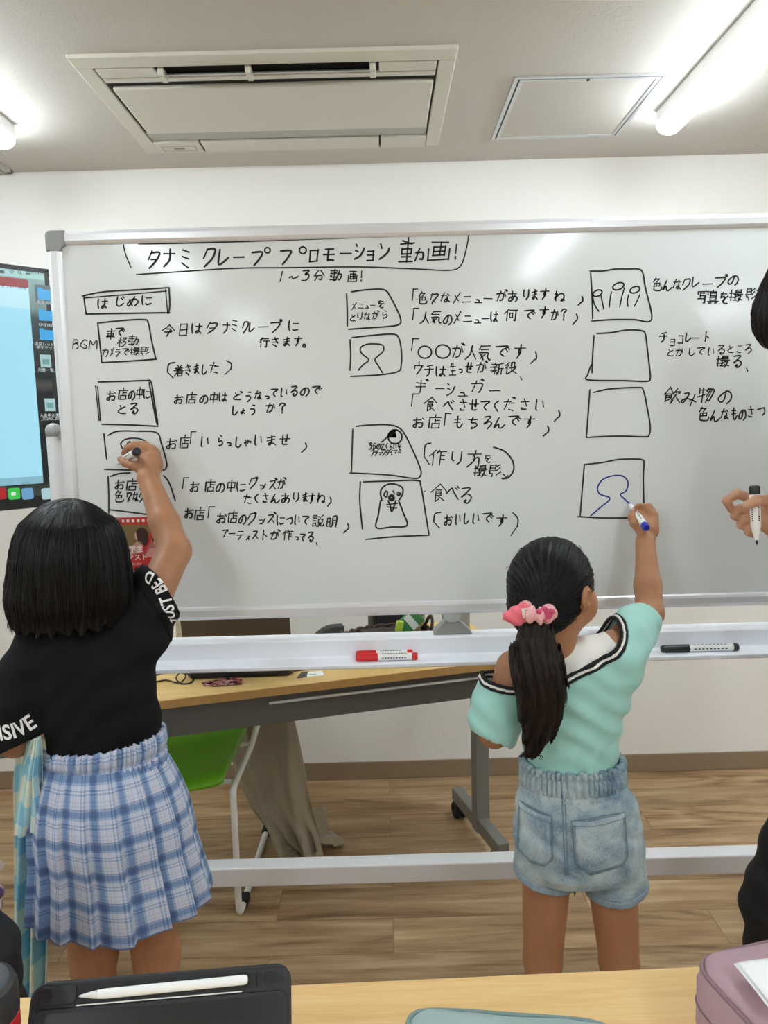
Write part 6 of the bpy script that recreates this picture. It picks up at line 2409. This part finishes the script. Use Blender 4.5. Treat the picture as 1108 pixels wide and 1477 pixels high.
    outline = [(716, 62, 140), (722, 60, 138), (736, 52, 153), (755, 40, 164), (773, 33, 173), (800, 25, 180), (831, 20, 186), (860, 17, 187), (880, 19, 187), (896, 26, 184), (918, 36, 178)]
    rows = []
    for y, l, r_ in outline:
        if y < 750: continue
        cc = P((l + r_) / 2, y, 1.46)
        f = {755: .084, 773: .100}.get(y, .108 if y < 870 else .098)
        rows.append((cc[0], cc[1] - .004, cc[2], (r_ - l) / 2 * 1.46 / F_PX, f))
    topc = P(102, 736, 1.46)
    Hh.col(rows[1:] if rows[0][3] > 9 else rows, 0)
    Hh.ell(q(0, -.008, .012), np.array([.088, .100, .094]), R, .02)
    # hollow the face side
    Hh.ell(q(0, .110, -.045), np.array([.060, .075, .090]), R, 0, 'sub')
    Hh.cap(q(0, .09, -.10), q(0, .06, -.30), .055, .06, 0, mode='sub')
    cxy = P(104, 800, 1.46)
    def strandf(X, Y, Z):
        th = np.arctan2(X - cxy[0], -(Y - cxy[1]))
        w = np.clip((P(100, 716, 1.46)[2] - Z) * 14, 0, 1)
        return w * (.0018 * np.sin(th * 46 + 2 * np.sin(Z * 20)) + .0012 * np.sin(th * 97 + 2.5 * np.sin(Z * 28 + th * 3)) + .0024 * np.sin(th * 13 + 1.5 * np.sin(Z * 11)))
    Hh.add_field(strandf)
    ends = P(100, 908, 1.40)[2]
    Hh.clip(lambda X, Y, Z: (ends + .006 * np.sin(np.arctan2(X - cxy[0], -(Y - cxy[1])) * 23) + .004 * np.sin(X * 410) - Z) + 0 * X)
    cap_ = Hh.build('hair', M_HAIR, t, smooth=1)
    bh = bvh_of(cap_)
    rg = np.random.default_rng(9)
    strands = []
    crown = P(101, 719, 1.445)
    for k in range(900):
        th = rg.uniform(-1.9, 1.9)
        z1 = ends + rg.uniform(-.012, .05) if rg.random() < .8 else rg.uniform(ends, crown[2])
        pts = []
        ok = True
        drift = rg.normal(0, .05)
        for f in np.linspace(.03, 1, 20):
            z = crown[2] + (z1 - crown[2]) * f
            rad = .13
            d = np.array([math.sin(th + drift * f), -math.cos(th + drift * f), 0])
            o_ = np.array([cxy[0] + (crown[0] - cxy[0]) * (1 - f), cxy[1], z]) + d * .3
            h = bh.ray_cast(Vector(o_), Vector(-d))
            if h[0] is None:
                if z < ends + .004 and pts:
                    pts.append(pts[-1] + np.array([0, 0, z - pts[-1][2]])); continue
                continue
            pts.append(np.array(h[0]) + d * (.0008 + .0012 * rg.random()))
        if len(pts) > 8: strands.append(pts)
    for k in range(70):                              # loose hairs at the outline and crown
        s = 1 if rg.random() < .5 else -1
        if True:
            y0_ = rg.uniform(815, 885)
            x0_ = np.interp(y0_, [o_[0] for o_ in outline], [o_[1] if s < 0 else o_[2] for o_ in outline])
            pts = smooth_path([P(x0_ - s * 3, y0_ - 40, 1.46), P(x0_ + s * rg.uniform(1, 5), y0_, 1.455), P(x0_ + s * rg.uniform(-2, 9), min(y0_ + 36, 912), 1.45)], 6)
        else:
            x0_ = rg.uniform(70, 140)
            yb = np.interp(x0_, [62, 80, 102, 125, 140], [724, 718, 716, 718, 724])
            pts = smooth_path([P(x0_, yb + 1, 1.45), P(x0_ + rg.normal(0, 5), yb - rg.uniform(0, 3), 1.45), P(x0_ + rg.normal(0, 9), yb - rg.uniform(-3, 4), 1.45)], 6)
        strands.append(pts)
    strand_curves('hair_strands', strands, M_HAIR_S, t, .00075)
    marker('black_marker', 'black marker pinched in the taller girl\'s hand, its end cap facing out', tip, end, cap_on=False, capcol=(22, 22, 24), r=.0088)
    return wr_l, el_l


TG = tall_girl()


def hanging_cloth():
    """long blue and cream checked cloth hanging over her forearm"""
    t = thing('long_towel', 'long pale blue and cream checked cloth hanging from the taller girl\'s forearm', 'cloth', P(60, 1437, 1.33) * np.array([1, 1, 0]))
    tt = NT('checked_cloth')
    uv = tt.n('ShaderNodeUVMap'); uv.uv_map = 'UVMap'
    sp = tt.n('ShaderNodeSeparateXYZ'); tt.l(uv.outputs[0], sp.inputs[0])
    def band(c, period, off):
        f = tt.math('FRACT', tt.math('ADD', tt.math('MULTIPLY', c, 1 / period), off))
        return tt.ramp(f, [(0, (0, 0, 0, 1)), (.48, (0, 0, 0, 1)), (.5, (1, 1, 1, 1)), (.98, (1, 1, 1, 1)), (1, (0, 0, 0, 1))])
    a = band(sp.outputs[0], .10, .2); b = band(sp.outputs[1], .105, 0)
    s = tt.math('MULTIPLY', tt.math('ADD', a, b), .5)
    c = tt.ramp(s, [(0, srgb((226, 226, 206))), (.5, srgb((172, 212, 220))), (1, srgb((126, 188, 214)))])
    tt.l(c, tt.b.inputs['Base Color']); tt.b.inputs['Roughness'].default_value = .7; tt.b.inputs['Specular IOR Level'].default_value = .3
    def sheet(nm, top, bot, Yt, Yb, n, amp, label=None, ysag=0, rowsx=None):
        NX, NY = 60, 50
        vs = []; uvs = []
        for j in range(NY + 1):
            v = j / NY
            for i in range(NX + 1):
                u = i / NX
                if rowsx is None:
                    xl = top[0] + (bot[0] - top[0]) * v; xr = top[1] + (bot[1] - top[1]) * v
                    y0 = top[2] + (bot[2] - top[2]) * v; y1 = top[3] + (bot[3] - top[3]) * v
                else:
                    k = [r_[0] for r_ in rowsx]
                    xl, xr, y0, y1 = [float(np.interp(v, k, [r_[m_] for r_ in rowsx])) for m_ in (1, 2, 3, 4)]
                p = P(xl + (xr - xl) * u, y0 + (y1 - y0) * u, Yt + (Yb - Yt) * v)
                p[1] += amp * math.sin(u * n * 2 * math.pi + 1.2 * v) * (.3 + .7 * min(1, v * 3)) + .3 * amp * math.sin(u * n * 5 + v * 4)
                vs.append(p); uvs.append((u * .19, v * .56 if nm == 'hanging_length' else v * .25))
        m = MB().add(vs, [(j * (NX + 1) + i, j * (NX + 1) + i + 1, (j + 1) * (NX + 1) + i + 1, (j + 1) * (NX + 1) + i) for j in range(NY) for i in range(NX)])
        m.uv = uvs
        return m.build(nm, tt.m, t, smooth=True, solid=.0015, fix=False, label=label)
    sheet('hanging_length', (24, 108, 1076, 1068), (16, 68, 1476, 1470), 1.41, 1.52, 2.5, .014, rowsx=[(0, 24, 92, 1068, 1060), (.15, 18, 86, 1130, 1128), (.45, 17, 72, 1262, 1262), (.62, 17, 70, 1330, 1330), (1, 18, 68, 1490, 1490)])
    sheet('folded_flap', (44, 58, 1070, 1062), (20, 60, 1206, 1206), 1.365, 1.385, 1.4, .008, label='shorter folded-over end with curled corner', rowsx=[(0, 46, 58, 1068, 1062), (.35, 32, 60, 1110, 1112), (.7, 22, 61, 1170, 1180), (.9, 18, 60, 1200, 1192), (1, 18, 58, 1208, 1200)])
    cl = sheet('curled_corner', (46, 58, 1068, 1064), (40, 60, 1206, 1200), 1.355, 1.372, 1, .006, rowsx=[(0, 50, 57, 1066, 1063), (.4, 44, 53, 1118, 1116), (.65, 43, 56, 1150, 1152), (.85, 43, 60, 1180, 1178), (1, 42, 59, 1204, 1196)])


hanging_cloth()


# ================================================================== adult at the right edge
def adult():
    Y0 = 1.42
    t = thing('person', 'adult in dark clothes, mostly past the right edge, holding an uncapped black marker', 'person', np.array([.98, Y0, 0]))
    HC = np.array([.808, 1.44, 1.640])
    fwd = unit([-.22, .97, -.05]); up = unit([.02, .03, 1])
    S = SDF((.60, 1.05, -.01), (1.30, 1.78, 1.82), .0034)
    R, q = head(S, HC, fwd, up, 1.12)
    S.cap((.87, 1.42, 1.48), q(0, -.015, -.06), .054, .050, .03)
    bx_, by_ = .985, 1.40
    S.col([(bx_ - .085, by_, 1.525, .06, .055), (bx_ - .06, by_, 1.475, .145, .082), (bx_ - .03, by_, 1.36, .165, .10), (bx_, by_, 1.20, .150, .10), (bx_, by_, 1.05, .135, .095), (bx_, by_, .93, .155, .11), (bx_, by_, .85, .15, .11)], .03)
    for sx, kx in ((-1, .752), (1, .985)):
        hip = np.array([bx_ + sx * .085, by_, .86]); kn = np.array([kx + .02, by_ + .02, .47]); an = np.array([kx + .02, by_ - .01, .075])
        S.cap(hip, kn, .083, .058, .04); S.cap(kn, an, .056, .036, .015)
        S.cap(an + [0, -.02, -.04], an + [-.02, .17, -.048], .036, .028, .03, flat=([0, 0, 1], .75))
    tip = P(1092, 786, 1.395); end = P(1088, 700, 1.398)
    sh = np.array([.838, 1.40, 1.42])
    wr = P(1122, 752, 1.45); el = np.array([.93, 1.36, 1.10])
    S.cap((.91, 1.40, 1.43), sh, .055, .055, .04)
    S.cap(sh + np.array([.02, 0, -.01]), el, .052, .043, .03); S.cap(el, wr, .042, .029, .015)
    # right hand, knuckles toward us, fingers hooked round an upright marker
    S.cap(wr, P(1108, 742, 1.445), .027, .028, .014, flat=([0, 1, 0], .75))
    S.cap(P(1112, 734, 1.440), P(1084, 721, 1.450), .018, .012, .008)
    S.cap(P(1112, 745, 1.442), P(1086, 736, 1.455), .018, .012, .008)
    S.cap(P(1112, 756, 1.446), P(1090, 750, 1.460), .017, .011, .008)
    finger(S, [P(1086, 720, 1.448), P(1063, 712, 1.444), P(1048, 722, 1.456), P(1055, 735, 1.466)], .0098, .0076, .003)
    finger(S, [P(1086, 736, 1.456), P(1068, 733, 1.458), P(1060, 744, 1.470), P(1072, 752, 1.476)], .0094, .0072, .003)
    finger(S, [P(1090, 749, 1.460), P(1075, 748, 1.462), P(1068, 757, 1.474), P(1080, 764, 1.478)], .0090, .0068, .003)
    finger(S, [P(1096, 759, 1.460), P(1084, 760, 1.462), P(1079, 768, 1.472), P(1090, 773, 1.476)], .0080, .0062, .003)
    finger(S, [P(1122, 738, 1.425), P(1108, 722, 1.400), P(1092, 722, 1.382), P(1077, 729, 1.388)], .0122, .0086, .008)
    # left arm hanging
    S.cap((1.05, 1.40, 1.43), (1.14, 1.38, 1.13), .05, .043, .03); S.cap((1.14, 1.38, 1.13), (1.17, 1.45, .88), .041, .028, .015)
    S.cap((1.17, 1.45, .88), (1.17, 1.47, .80), .028, .030, .01, flat=([1, 0, 0], .6))
    for i in range(4):
        b = np.array([1.17, 1.435 + .02 * i, .785]); L = (.062, .07, .066, .052)[i]
        finger(S, [b, b + [0, .006, -L * .45], b + [-.006, .014, -L * .8], b + [-.014, .018, -L]], .0095, .0075)
    finger(S, [np.array([1.16, 1.44, .85]), np.array([1.145, 1.42, .81]), np.array([1.14, 1.42, .775])], .0125, .0088)
    S.build('body', M_SKIN2, t, smooth=2)
    eyes(q, 1.12, t)
    C_ = SDF((.60, 1.15, .70), (1.30, 1.62, 1.60), .0042)
    C_.col([(bx_ - .085, by_, 1.535, .068, .064), (bx_ - .06, by_, 1.485, .158, .094), (bx_ - .03, by_, 1.36, .178, .113), (bx_, by_, 1.20, .165, .113), (bx_, by_, 1.05, .152, .110), (bx_, by_, .93, .168, .122), (bx_, by_, .88, .168, .122)], .03)
    C_.cap((.91, 1.40, 1.42), sh, .066, .066, .04); C_.cap(sh + np.array([.02, 0, -.01]), el + (el - sh) * .0, .064, .056, .03)
    C_.cap((1.05, 1.40, 1.43), (1.14, 1.38, 1.13), .062, .056, .03)
    C_.cap(el, el * .45 + wr * .55, .054, .046, .02)
    C_.add_field(lambda X, Y, Z: .003 * np.sin(X * 60 + Z * 70 + 2 * np.sin(Z * 20)))
    nbz = 1.525
    C_.clip(lambda X, Y, Z: Z - nbz + 0 * X + 0 * Y)
    C_.build('dark_shirt', mat('charcoal_jersey', (26, 26, 29), .8), t, smooth=2)
    Pn = SDF((.60, 1.20, .03), (1.30, 1.62, 1.02), .0042)
    Pn.col([(bx_, by_, .99, .160, .116), (bx_, by_, .93, .166, .120), (bx_, by_, .85, .162, .12)], .03)
    for sx, kx in ((-1, .752), (1, .985)):
        hip = np.array([bx_ + sx * .085, by_, .86]); kn = np.array([kx + .02, by_ + .02, .47]); an = np.array([kx + .02, by_ - .01, .075])
        Pn.cap(hip, kn, .094, .075, .03); Pn.cap(kn, an, .074, .060, .02)
    Pn.add_field(lambda X, Y, Z: .003 * np.sin(Z * 60 + X * 40 + 2 * np.sin(Z * 13)))
    Pn.clip(lambda X, Y, Z: .06 - Z + 0 * X + 0 * Y)
    Pn.build('dark_trousers', mat('black_trousers', (20, 20, 22), .85), t, smooth=2)
    Hh = SDF((.62, 1.26, 1.44), (1.0, 1.62, 1.82), .003)
    Hh.ell(q(0, -.012, .016), np.array([.084, .100, .096]) * 1.1, R, 0)
    Hh.ell(q(-.02, -.05, -.03), np.array([.066, .058, .066]) * 1.1, R, .02)
    for k in (-1, 1):
        Hh.ell(q(.062 * k, .020, -.020), np.array([.026, .046, .060]) * 1.12, R, .015)
    Hh.ell(q(0, -.020, -.034), np.array([.083, .082, .050]) * 1.1, R, .02)
    Hh.ell(q(0, .112, -.040), np.array([.056, .060, .075]) * 1.12, R, 0, 'sub')
    Hh.add_field(lambda X, Y, Z: .002 * np.sin(np.arctan2(X - HC[0], Y - HC[1]) * 40 + 2 * np.sin(Z * 40)))
    cap_ = Hh.build('hair', M_HAIR2, t, smooth=1)
    bh = bvh_of(cap_); rg = np.random.default_rng(3); strands = []
    crown = q(0, -.03, .115)
    for k in range(500):
        th = rg.uniform(0, 2 * math.pi)
        pts = []
        for f in np.linspace(.05, 1, 14):
            z = crown[2] + (HC[2] - .10 - crown[2]) * f
            d = np.array([math.sin(th + .15 * f), math.cos(th + .15 * f), 0])
            h = bh.ray_cast(Vector(np.array([HC[0], HC[1] - .01, z]) + d * .3), Vector(-d))
            if h[0] is not None and (h[0] - Vector(np.array([HC[0], HC[1], z]))).length < .15: pts.append(np.array(h[0]) + d * (.0006 + .002 * rg.random() * f))
        if len(pts) > 8: strands.append(pts)
    strand_curves('hair_strands', strands, M_HAIR2_S, t, .0008)
    marker('black_marker', 'uncapped black marker held upright, nib down, at the right edge', tip, end, cap_on=False, capcol=(22, 22, 24), r=.0092)


adult()

# ------------------------------------------------------------------ near table and what lies on it
M_BEECH = wood_top_material('pale_beech_top', ((216, 174, 112), (228, 190, 130), (236, 202, 146)), (2, 46, 2), .4)
NTZ = .72


def near_table():
    a = PZ(40, 1437, NTZ); b = PZ(1005, 1393, NTZ)
    ang = math.atan2(b[1] - a[1], b[0] - a[0]) 
    R = rotz(ang); u = R[:, 0]; n = R[:, 1]
    o = a + u * .50
    t = thing('desk', 'pale beech desk across the foot of the view carrying the tablet, pouches and bottle', 'table', (o[0], o[1] - .25, 0))
    W = 1.8; D = .60
    MB().box(o - n * D / 2 - np.array([0, 0, .0125]), (W, D, .025), R).build('desk_top', M_BEECH, t, bevel=.003)
    MB().box(o - n * .06 - np.array([0, 0, .052]), (W - .3, .03, .05), R).build('rail', M_GREY, t, bevel=.002)
    for s in (-1, 1):
        MB().bar(o + u * s * .78 - n * .3 + np.array([0, 0, .06 - NTZ]), o + u * s * .78 - n * .3 - np.array([0, 0, .0255]), .05, .045, n).build('leg', M_GREY, t, bevel=.003)
        MB().bar(o + u * s * .78 - n * .05 + np.array([0, 0, .055 - NTZ]), o + u * s * .78 - n * .55 + np.array([0, 0, .055 - NTZ]), .045, .05).build('foot', M_GREY, t, bevel=.003)
        for d in (.08, .52):
            c = o + u * s * .78 - n * d; c[2] = .031
            cb = MB()
            for k in (-1, 1): cb.lathe([(.026, -.009), (.03, -.005), (.03, .005), (.026, .009)], c + u * .013 * k, u, 18)
            cb.box(c + np.array([0, 0, .018]), (.03, .03, .02), R)
            cb.build('castor', M_RUBBER, t, auto=.5)


near_table()


def tablet():
    tl = P(45, 1420, .715); tr_ = P(420, 1390, .745)
    u = unit(tr_ - tl); W = np.linalg.norm(tr_ - tl)
    dn = unit(np.array([.02, -.50, -.86])); dn = unit(dn - dn.dot(u) * u)        # down the face
    n = np.cross(u, dn); n = n if n[1] < 0 else -n                               # out of the face, to us
    H = .185
    # reach the desk top with the lower edge
    low = ((tl + tr_) / 2)[2]; H = (low - NTZ - .0085) / -dn[2] - .001
    t = thing('tablet', 'tablet in a rugged black case propped upright at the front of the desk', 'tablet', (tl + tr_) / 2 * np.array([1, 1, 0]) + np.array([0, 0, NTZ]))
    o = tl
    pt = lambda a, d, h: o + u * a + dn * d + n * h
    case = mat('case_black', (30, 31, 34), .55, bump=.05, bscale=600)
    dark = mat('case_recess', (12, 12, 13), .6)
    def rr(a0, a1, d0, d1, r, h0, h1, nm, m, par, bevel=0, label=None):
        pts = []
        for ca, cd, s in ((a1 - r, d1 - r, 0), (a0 + r, d1 - r, 1), (a0 + r, d0 + r, 2), (a1 - r, d0 + r, 3)):
            for q_ in np.linspace(s * math.pi / 2, (s + 1) * math.pi / 2, 7):
                pts.append(pt(ca + r * math.cos(q_), cd + r * math.sin(q_), h0))
        return MB().prism(pts, n * (h1 - h0)).build(nm, m, par, bevel=bevel, label=label)
    rr(0, W, 0, H, .016, -.016, 0, 'case_shell', case, t, .003)
    rr(.004, W - .004, .0225, H - .004, .010, -.004, .0022, 'case_rim', case, t, .0012)
    rr(.008, W - .008, .0265, H - .008, .008, .0, .0026, 'screen', mat('tablet_screen', (22, 22, 23), .28), t)
    # pencil groove along the top edge
    rr(.046, W - .042, .0035, .0205, .006, -.004, .0006, 'pencil_groove', dark, t)
    rr(.010, .045, .0035, .0195, .004, -.002, .0030, 'pen_catch', case, t, .001)
    rr(.012, .022, .005, .016, .004, .001, .0034, 'speaker_cutout', dark, t)
    rr(W - .040, W - .031, .005, .018, .005, -.002, .0012, 'camera_cutout', dark, t)
    rr(W - .029, W - .014, .0055, .0165, .005, -.002, .0010, 'slot_cutout', dark, t)
    for a, d in ((.0085, .021), (W - .010, .013)):
        MB().lathe([(.0028, 0), (.0028, .0009), (0, .0009)], pt(a, d, 0), n, 14).build('corner_hole', dark, t)
    rr(.046, W - .05, .0205, .0215, .0004, 0, .0030, 'white_edge', mat('pale_edge', (222, 224, 222), .4), t)
    # stylus lying in the groove: a thing of its own
    st = thing('stylus', 'white stylus lying in the groove along the top of the tablet case', 'stylus', pt(W / 2, .012, .006))
    r = .0046
    a0, a1 = .048, W - .044
    tip = pt(a0, .0130, .0045); ax = unit(pt(a1, .0105, .0045) - tip); L = np.linalg.norm(pt(a1, .0105, .0045) - tip)
    wp = mat('gloss_white', (240, 240, 238), .22)
    MB().lathe([(.0005, 0), (.0014, .003), (.0030, .012), (.0040, .019)], tip, ax, 18).build('nib', mat('nib_white', (222, 222, 220), .35), st, smooth=True)
    MB().lathe([(.0040, .019), (r, .026), (r, L - .004), (r * .85, L - .001), (r * .4, L), (0, L)], tip, ax, 20).build('barrel', wp, st, auto=.7)
    # fold-out prop behind
    pp = MB().prism([pt(W * .3, H * .45, -.0165), pt(W * .7, H * .45, -.0165), pt(W * .7, H * .45, -.0165) + np.array([0, .065, 0]) * 0 + np.array([0, .05, -(pt(0, H * .45, 0)[2] - NTZ) + .003]), pt(W * .3, H * .45, -.0165) + np.array([0, .05, -(pt(0, H * .45, 0)[2] - NTZ) + .003])], n * .003)
    pp.build('kickstand', case, t)


tablet()


def bottle():
    c = P(-40, 1430, .66); c[2] = NTZ
    top = P(-10, 1420, .66)[2]
    H = top - NTZ
    t = thing('drink_bottle', 'white drink bottle with red band and black lid at the left end of the desk', 'bottle', c)
    r = .0375
    MB().lathe([(0, 0), (r - .003, 0), (r, .004), (r, H - .052), (r - .001, H - .050)], c, n=40).build('bottle_body', mat('bottle_white', (226, 222, 220), .3), t, auto=.7)
    MB().lathe([(r, H - .052), (r + .0006, H - .051), (r + .0006, H - .034), (r - .001, H - .033)], c, n=40).build('red_band', mat('bottle_red', (196, 36, 42), .3), t, auto=.7)
    MB().lathe([(r - .001, H - .034), (r + .001, H - .032), (r + .001, H - .010), (r - .001, H - .003), (r - .006, H), (r - .012, H - .0015), (0, H - .0015)], c, n=40).build('lid', mat('lid_black', (40, 40, 43), .45), t, auto=.7)


bottle()


def soft_pouch(name, label, o, u, n, W, D, H, m, ridge_m, lean=0, bulge=.012, wig=.0015):
    """zipped fabric pouch: soft box with piped seams round its top panel"""
    t = thing(name, label, 'pencil case', o)
    NX, NY = 40, 24
    def P3(a, b, z): return o + u * a + n * b + np.array([0, 0, z])
    rings = []
    levels = [(.0, .90), (.04, .97), (.35, 1.03), (.75, 1.02), (.92, .985), (1.0, .93)]
    def outline(k, s):
        q_ = 2 * math.pi * k / 72
        c, s_ = math.cos(q_), math.sin(q_)
        ex = .32
        return (W / 2 * s * math.copysign(abs(c) ** ex, c), D / 2 * s * math.copysign(abs(s_) ** ex, s_))
    for f, s in levels:
        rg = []
        for k in range(72):
            a, b = outline(k, s)
            a += wig * math.sin(k * .7 + f * 7); b += wig * math.sin(k * .5 + f * 9)
            rg.append(P3(a + lean * f, b, f * H + wig * math.sin(k * .31)))
        rings.append(rg)
    for s, h in ((.86, 1.02), (.6, 1.08), (.3, 1.11), (.02, 1.12)):
        rg = []
        for k in range(72):
            a, b = outline(k, s)
            rg.append(P3(a + lean, b, H + bulge * (h - 1) / .12 + wig * math.sin(a * 60 + b * 80)))
        rings.append(rg)
    body = MB().loft(rings, True, True).build('fabric_body', m, t, smooth=True)
    ring = [P3(outline(k, .985)[0] + lean * .95, outline(k, .985)[1], H * .945) for k in range(72)]
    MB().tube(ring + [ring[0]], .0026, 8, caps=False).build('piped_seam', ridge_m, t, smooth=True)
    ring = [P3(outline(k, 1.03)[0] + lean * .5, outline(k, 1.03)[1], H * .55) for k in range(72)]
    MB().tube(ring + [ring[0]], .0012, 6, caps=False).build('zip_line', ridge_m, t, smooth=True)
    return t, P3


_g1 = mat('pale_teal_fabric', (156, 174, 172), .75, var=.04, vscale=30, bump=.1, bscale=700)
_g2 = mat('teal_piping', (120, 140, 140), .7)
_c = PZ(716, 1560, .74)
_u = unit([1, -.13, 0]); _n = np.array([-_u[1], _u[0], 0])
_a = PZ(578, 1460, .757)
soft_pouch('pouch', 'pale grey-teal fabric pouch lying at the near middle of the desk', np.array([_a[0] + .118, _a[1] - .062 + .004, NTZ]), _u, _n, .235, .11, .036, _g1, _g2)
_p1 = mat('dusty_pink_fabric', (172, 142, 150), .7, var=.04, vscale=25, bump=.1, bscale=700)
_p2 = mat('pink_piping', (134, 106, 114), .7)
_b = PZ(1010, 1372, .825)
_u2 = unit([1, .24, 0]); _n2 = np.array([-_u2[1], _u2[0], 0])
_t, _P3 = soft_pouch('pouch', 'dusty pink fabric pouch standing at the right end of the desk', np.array([_b[0] + .108, _b[1] - .062, NTZ]), _u2, _n2, .215, .17, .105, _p1, _p2, bulge=.010)


def paper():
    t = thing('paper_sheet', 'folded white paper lying on the dusty pink pouch', 'paper', _P3(.03, -.03, .118))
    NX, NY = 14, 14
    vs = []
    c = [P(1058, 1388, .735), P(1135, 1378, .74), P(1150, 1470, .66), P(1106, 1456, .665)]
    c = [np.array([p[0], p[1], .8405]) for p in (PZ(1058, 1392, .8405), PZ(1160, 1384, .8405), PZ(1185, 1470, .8405), PZ(1110, 1460, .8405))]
    for lay in range(2):
        vs = []
        for j in range(NY + 1):
            for i in range(NX + 1):
                a, b = i / NX, j / NY
                p = (c[0] * (1 - a) + c[1] * a) * (1 - b) + (c[3] * (1 - a) + c[2] * a) * b
                p = p + np.array([.003 * lay, -.002 * lay, .0015 + .003 * lay + .002 * math.sin(a * 4 + b * 2)])
                vs.append(p)
        MB().add(vs, [(j * (NX + 1) + i, j * (NX + 1) + i + 1, (j + 1) * (NX + 1) + i + 1, (j + 1) * (NX + 1) + i) for j in range(NY) for i in range(NX)]).build('paper_fold', mat('white_paper', (238, 238, 240), .7), t, smooth=True, solid=.0004)


paper()


# black rucksack with a bright packet on it, at the left edge behind the desk
def rucksack():
    c = P(-80, 1345, 1.16); c[2] = 0
    top = P(0, 1300, 1.20)[2]
    t = thing('rucksack', 'black rucksack standing on a stool at the left edge behind the bottle', 'bag', (c[0], c[1], .36))
    S = SDF(c + np.array([-.20, -.16, .34]), c + np.array([.20, .16, top + .06]), .004)
    S.col([(c[0], c[1], .365, .10, .085), (c[0], c[1], .40, .115, .10), (c[0], c[1], top - .06, .110, .09), (c[0], c[1], top - .01, .085, .065)], 0)
    S.add_field(lambda X, Y, Z: .003 * np.sin(X * 60 + Z * 50) + .002 * np.sin(Z * 90))
    S.build('bag_body', mat('black_nylon', (22, 22, 25), .7, bump=.1, bscale=500), t)
    MB().tube(smooth_path([c + np.array([-.03, 0, top - .01]), c + np.array([-.02, 0, top + .035]), c + np.array([.02, 0, top + .035]), c + np.array([.03, 0, top - .01])], 6), .006, 8).build('grab_loop', M_BLACK, t, smooth=True)
    s = thing('stool', 'black round stool under the rucksack at the left edge', 'stool', (c[0], c[1], 0))
    MB().lathe([(0, .325), (.12, .325), (.13, .332), (.13, .352), (.12, .36), (0, .36)], (c[0], c[1], 0), n=30).build('seat', M_BLACK, s, auto=.6)
    for k in range(4):
        a = k * math.pi / 2 + .7
        MB().tube([(c[0] + .08 * math.cos(a), c[1] + .08 * math.sin(a), .326), (c[0] + .12 * math.cos(a), c[1] + .12 * math.sin(a), .0)], .009, 8).build('leg', M_BLACK, s)
    p = P(-14, 1275, 1.10)
    pk = thing('snack_bag', 'crumpled clear packet with orange and purple sweets on the rucksack', 'packet', p)
    tt = NT('sweets_wrapper')
    v = tt.coord('Object')
    vo = tt.n('ShaderNodeTexVoronoi'); vo.inputs['Scale'].default_value = 70; tt.l(v, vo.inputs['Vector'])
    sc = tt.n('ShaderNodeSeparateColor'); tt.l(vo.outputs['Color'], sc.inputs[0])
    tt.l(tt.ramp(sc.outputs[0], [(0, srgb((70, 36, 88))), (.3, srgb((216, 110, 60))), (.5, srgb((206, 180, 186))), (.7, srgb((224, 100, 120))), (.85, srgb((60, 34, 44)))], 'CONSTANT'), tt.b.inputs['Base Color'])
    tt.b.inputs['Roughness'].default_value = .2; tt.b.inputs['Coat Weight'].default_value = .6
    K = SDF(p + np.array([-.10, -.06, -.09]), p + np.array([.05, .06, .07]), .003)
    K.ell(p + np.array([-.03, 0, -.02]), (.045, .028, .055), None, 0)
    K.add_field(lambda X, Y, Z: .004 * np.sin(X * 130 + Z * 90) * np.sin(Z * 150 + Y * 80))
    K.build('packet_body', tt.m, pk, smooth=1)
    fr = MB()
    vs = [p + np.array([-.035 + .06 * a - .02 * b, .006 * math.sin(9 * a + 5 * b), .022 + .045 * b + .012 * math.sin(a * 7)]) for b in np.linspace(0, 1, 6) for a in np.linspace(0, 1, 9)]
    fr.add(vs, [(j * 9 + i, j * 9 + i + 1, j * 9 + i + 10, j * 9 + i + 9) for j in range(5) for i in range(8)])
    fr.build('clear_frill', mat('clear_film', (206, 200, 204), .15, alpha=.55), pk, smooth=True, solid=.0006)


rucksack()
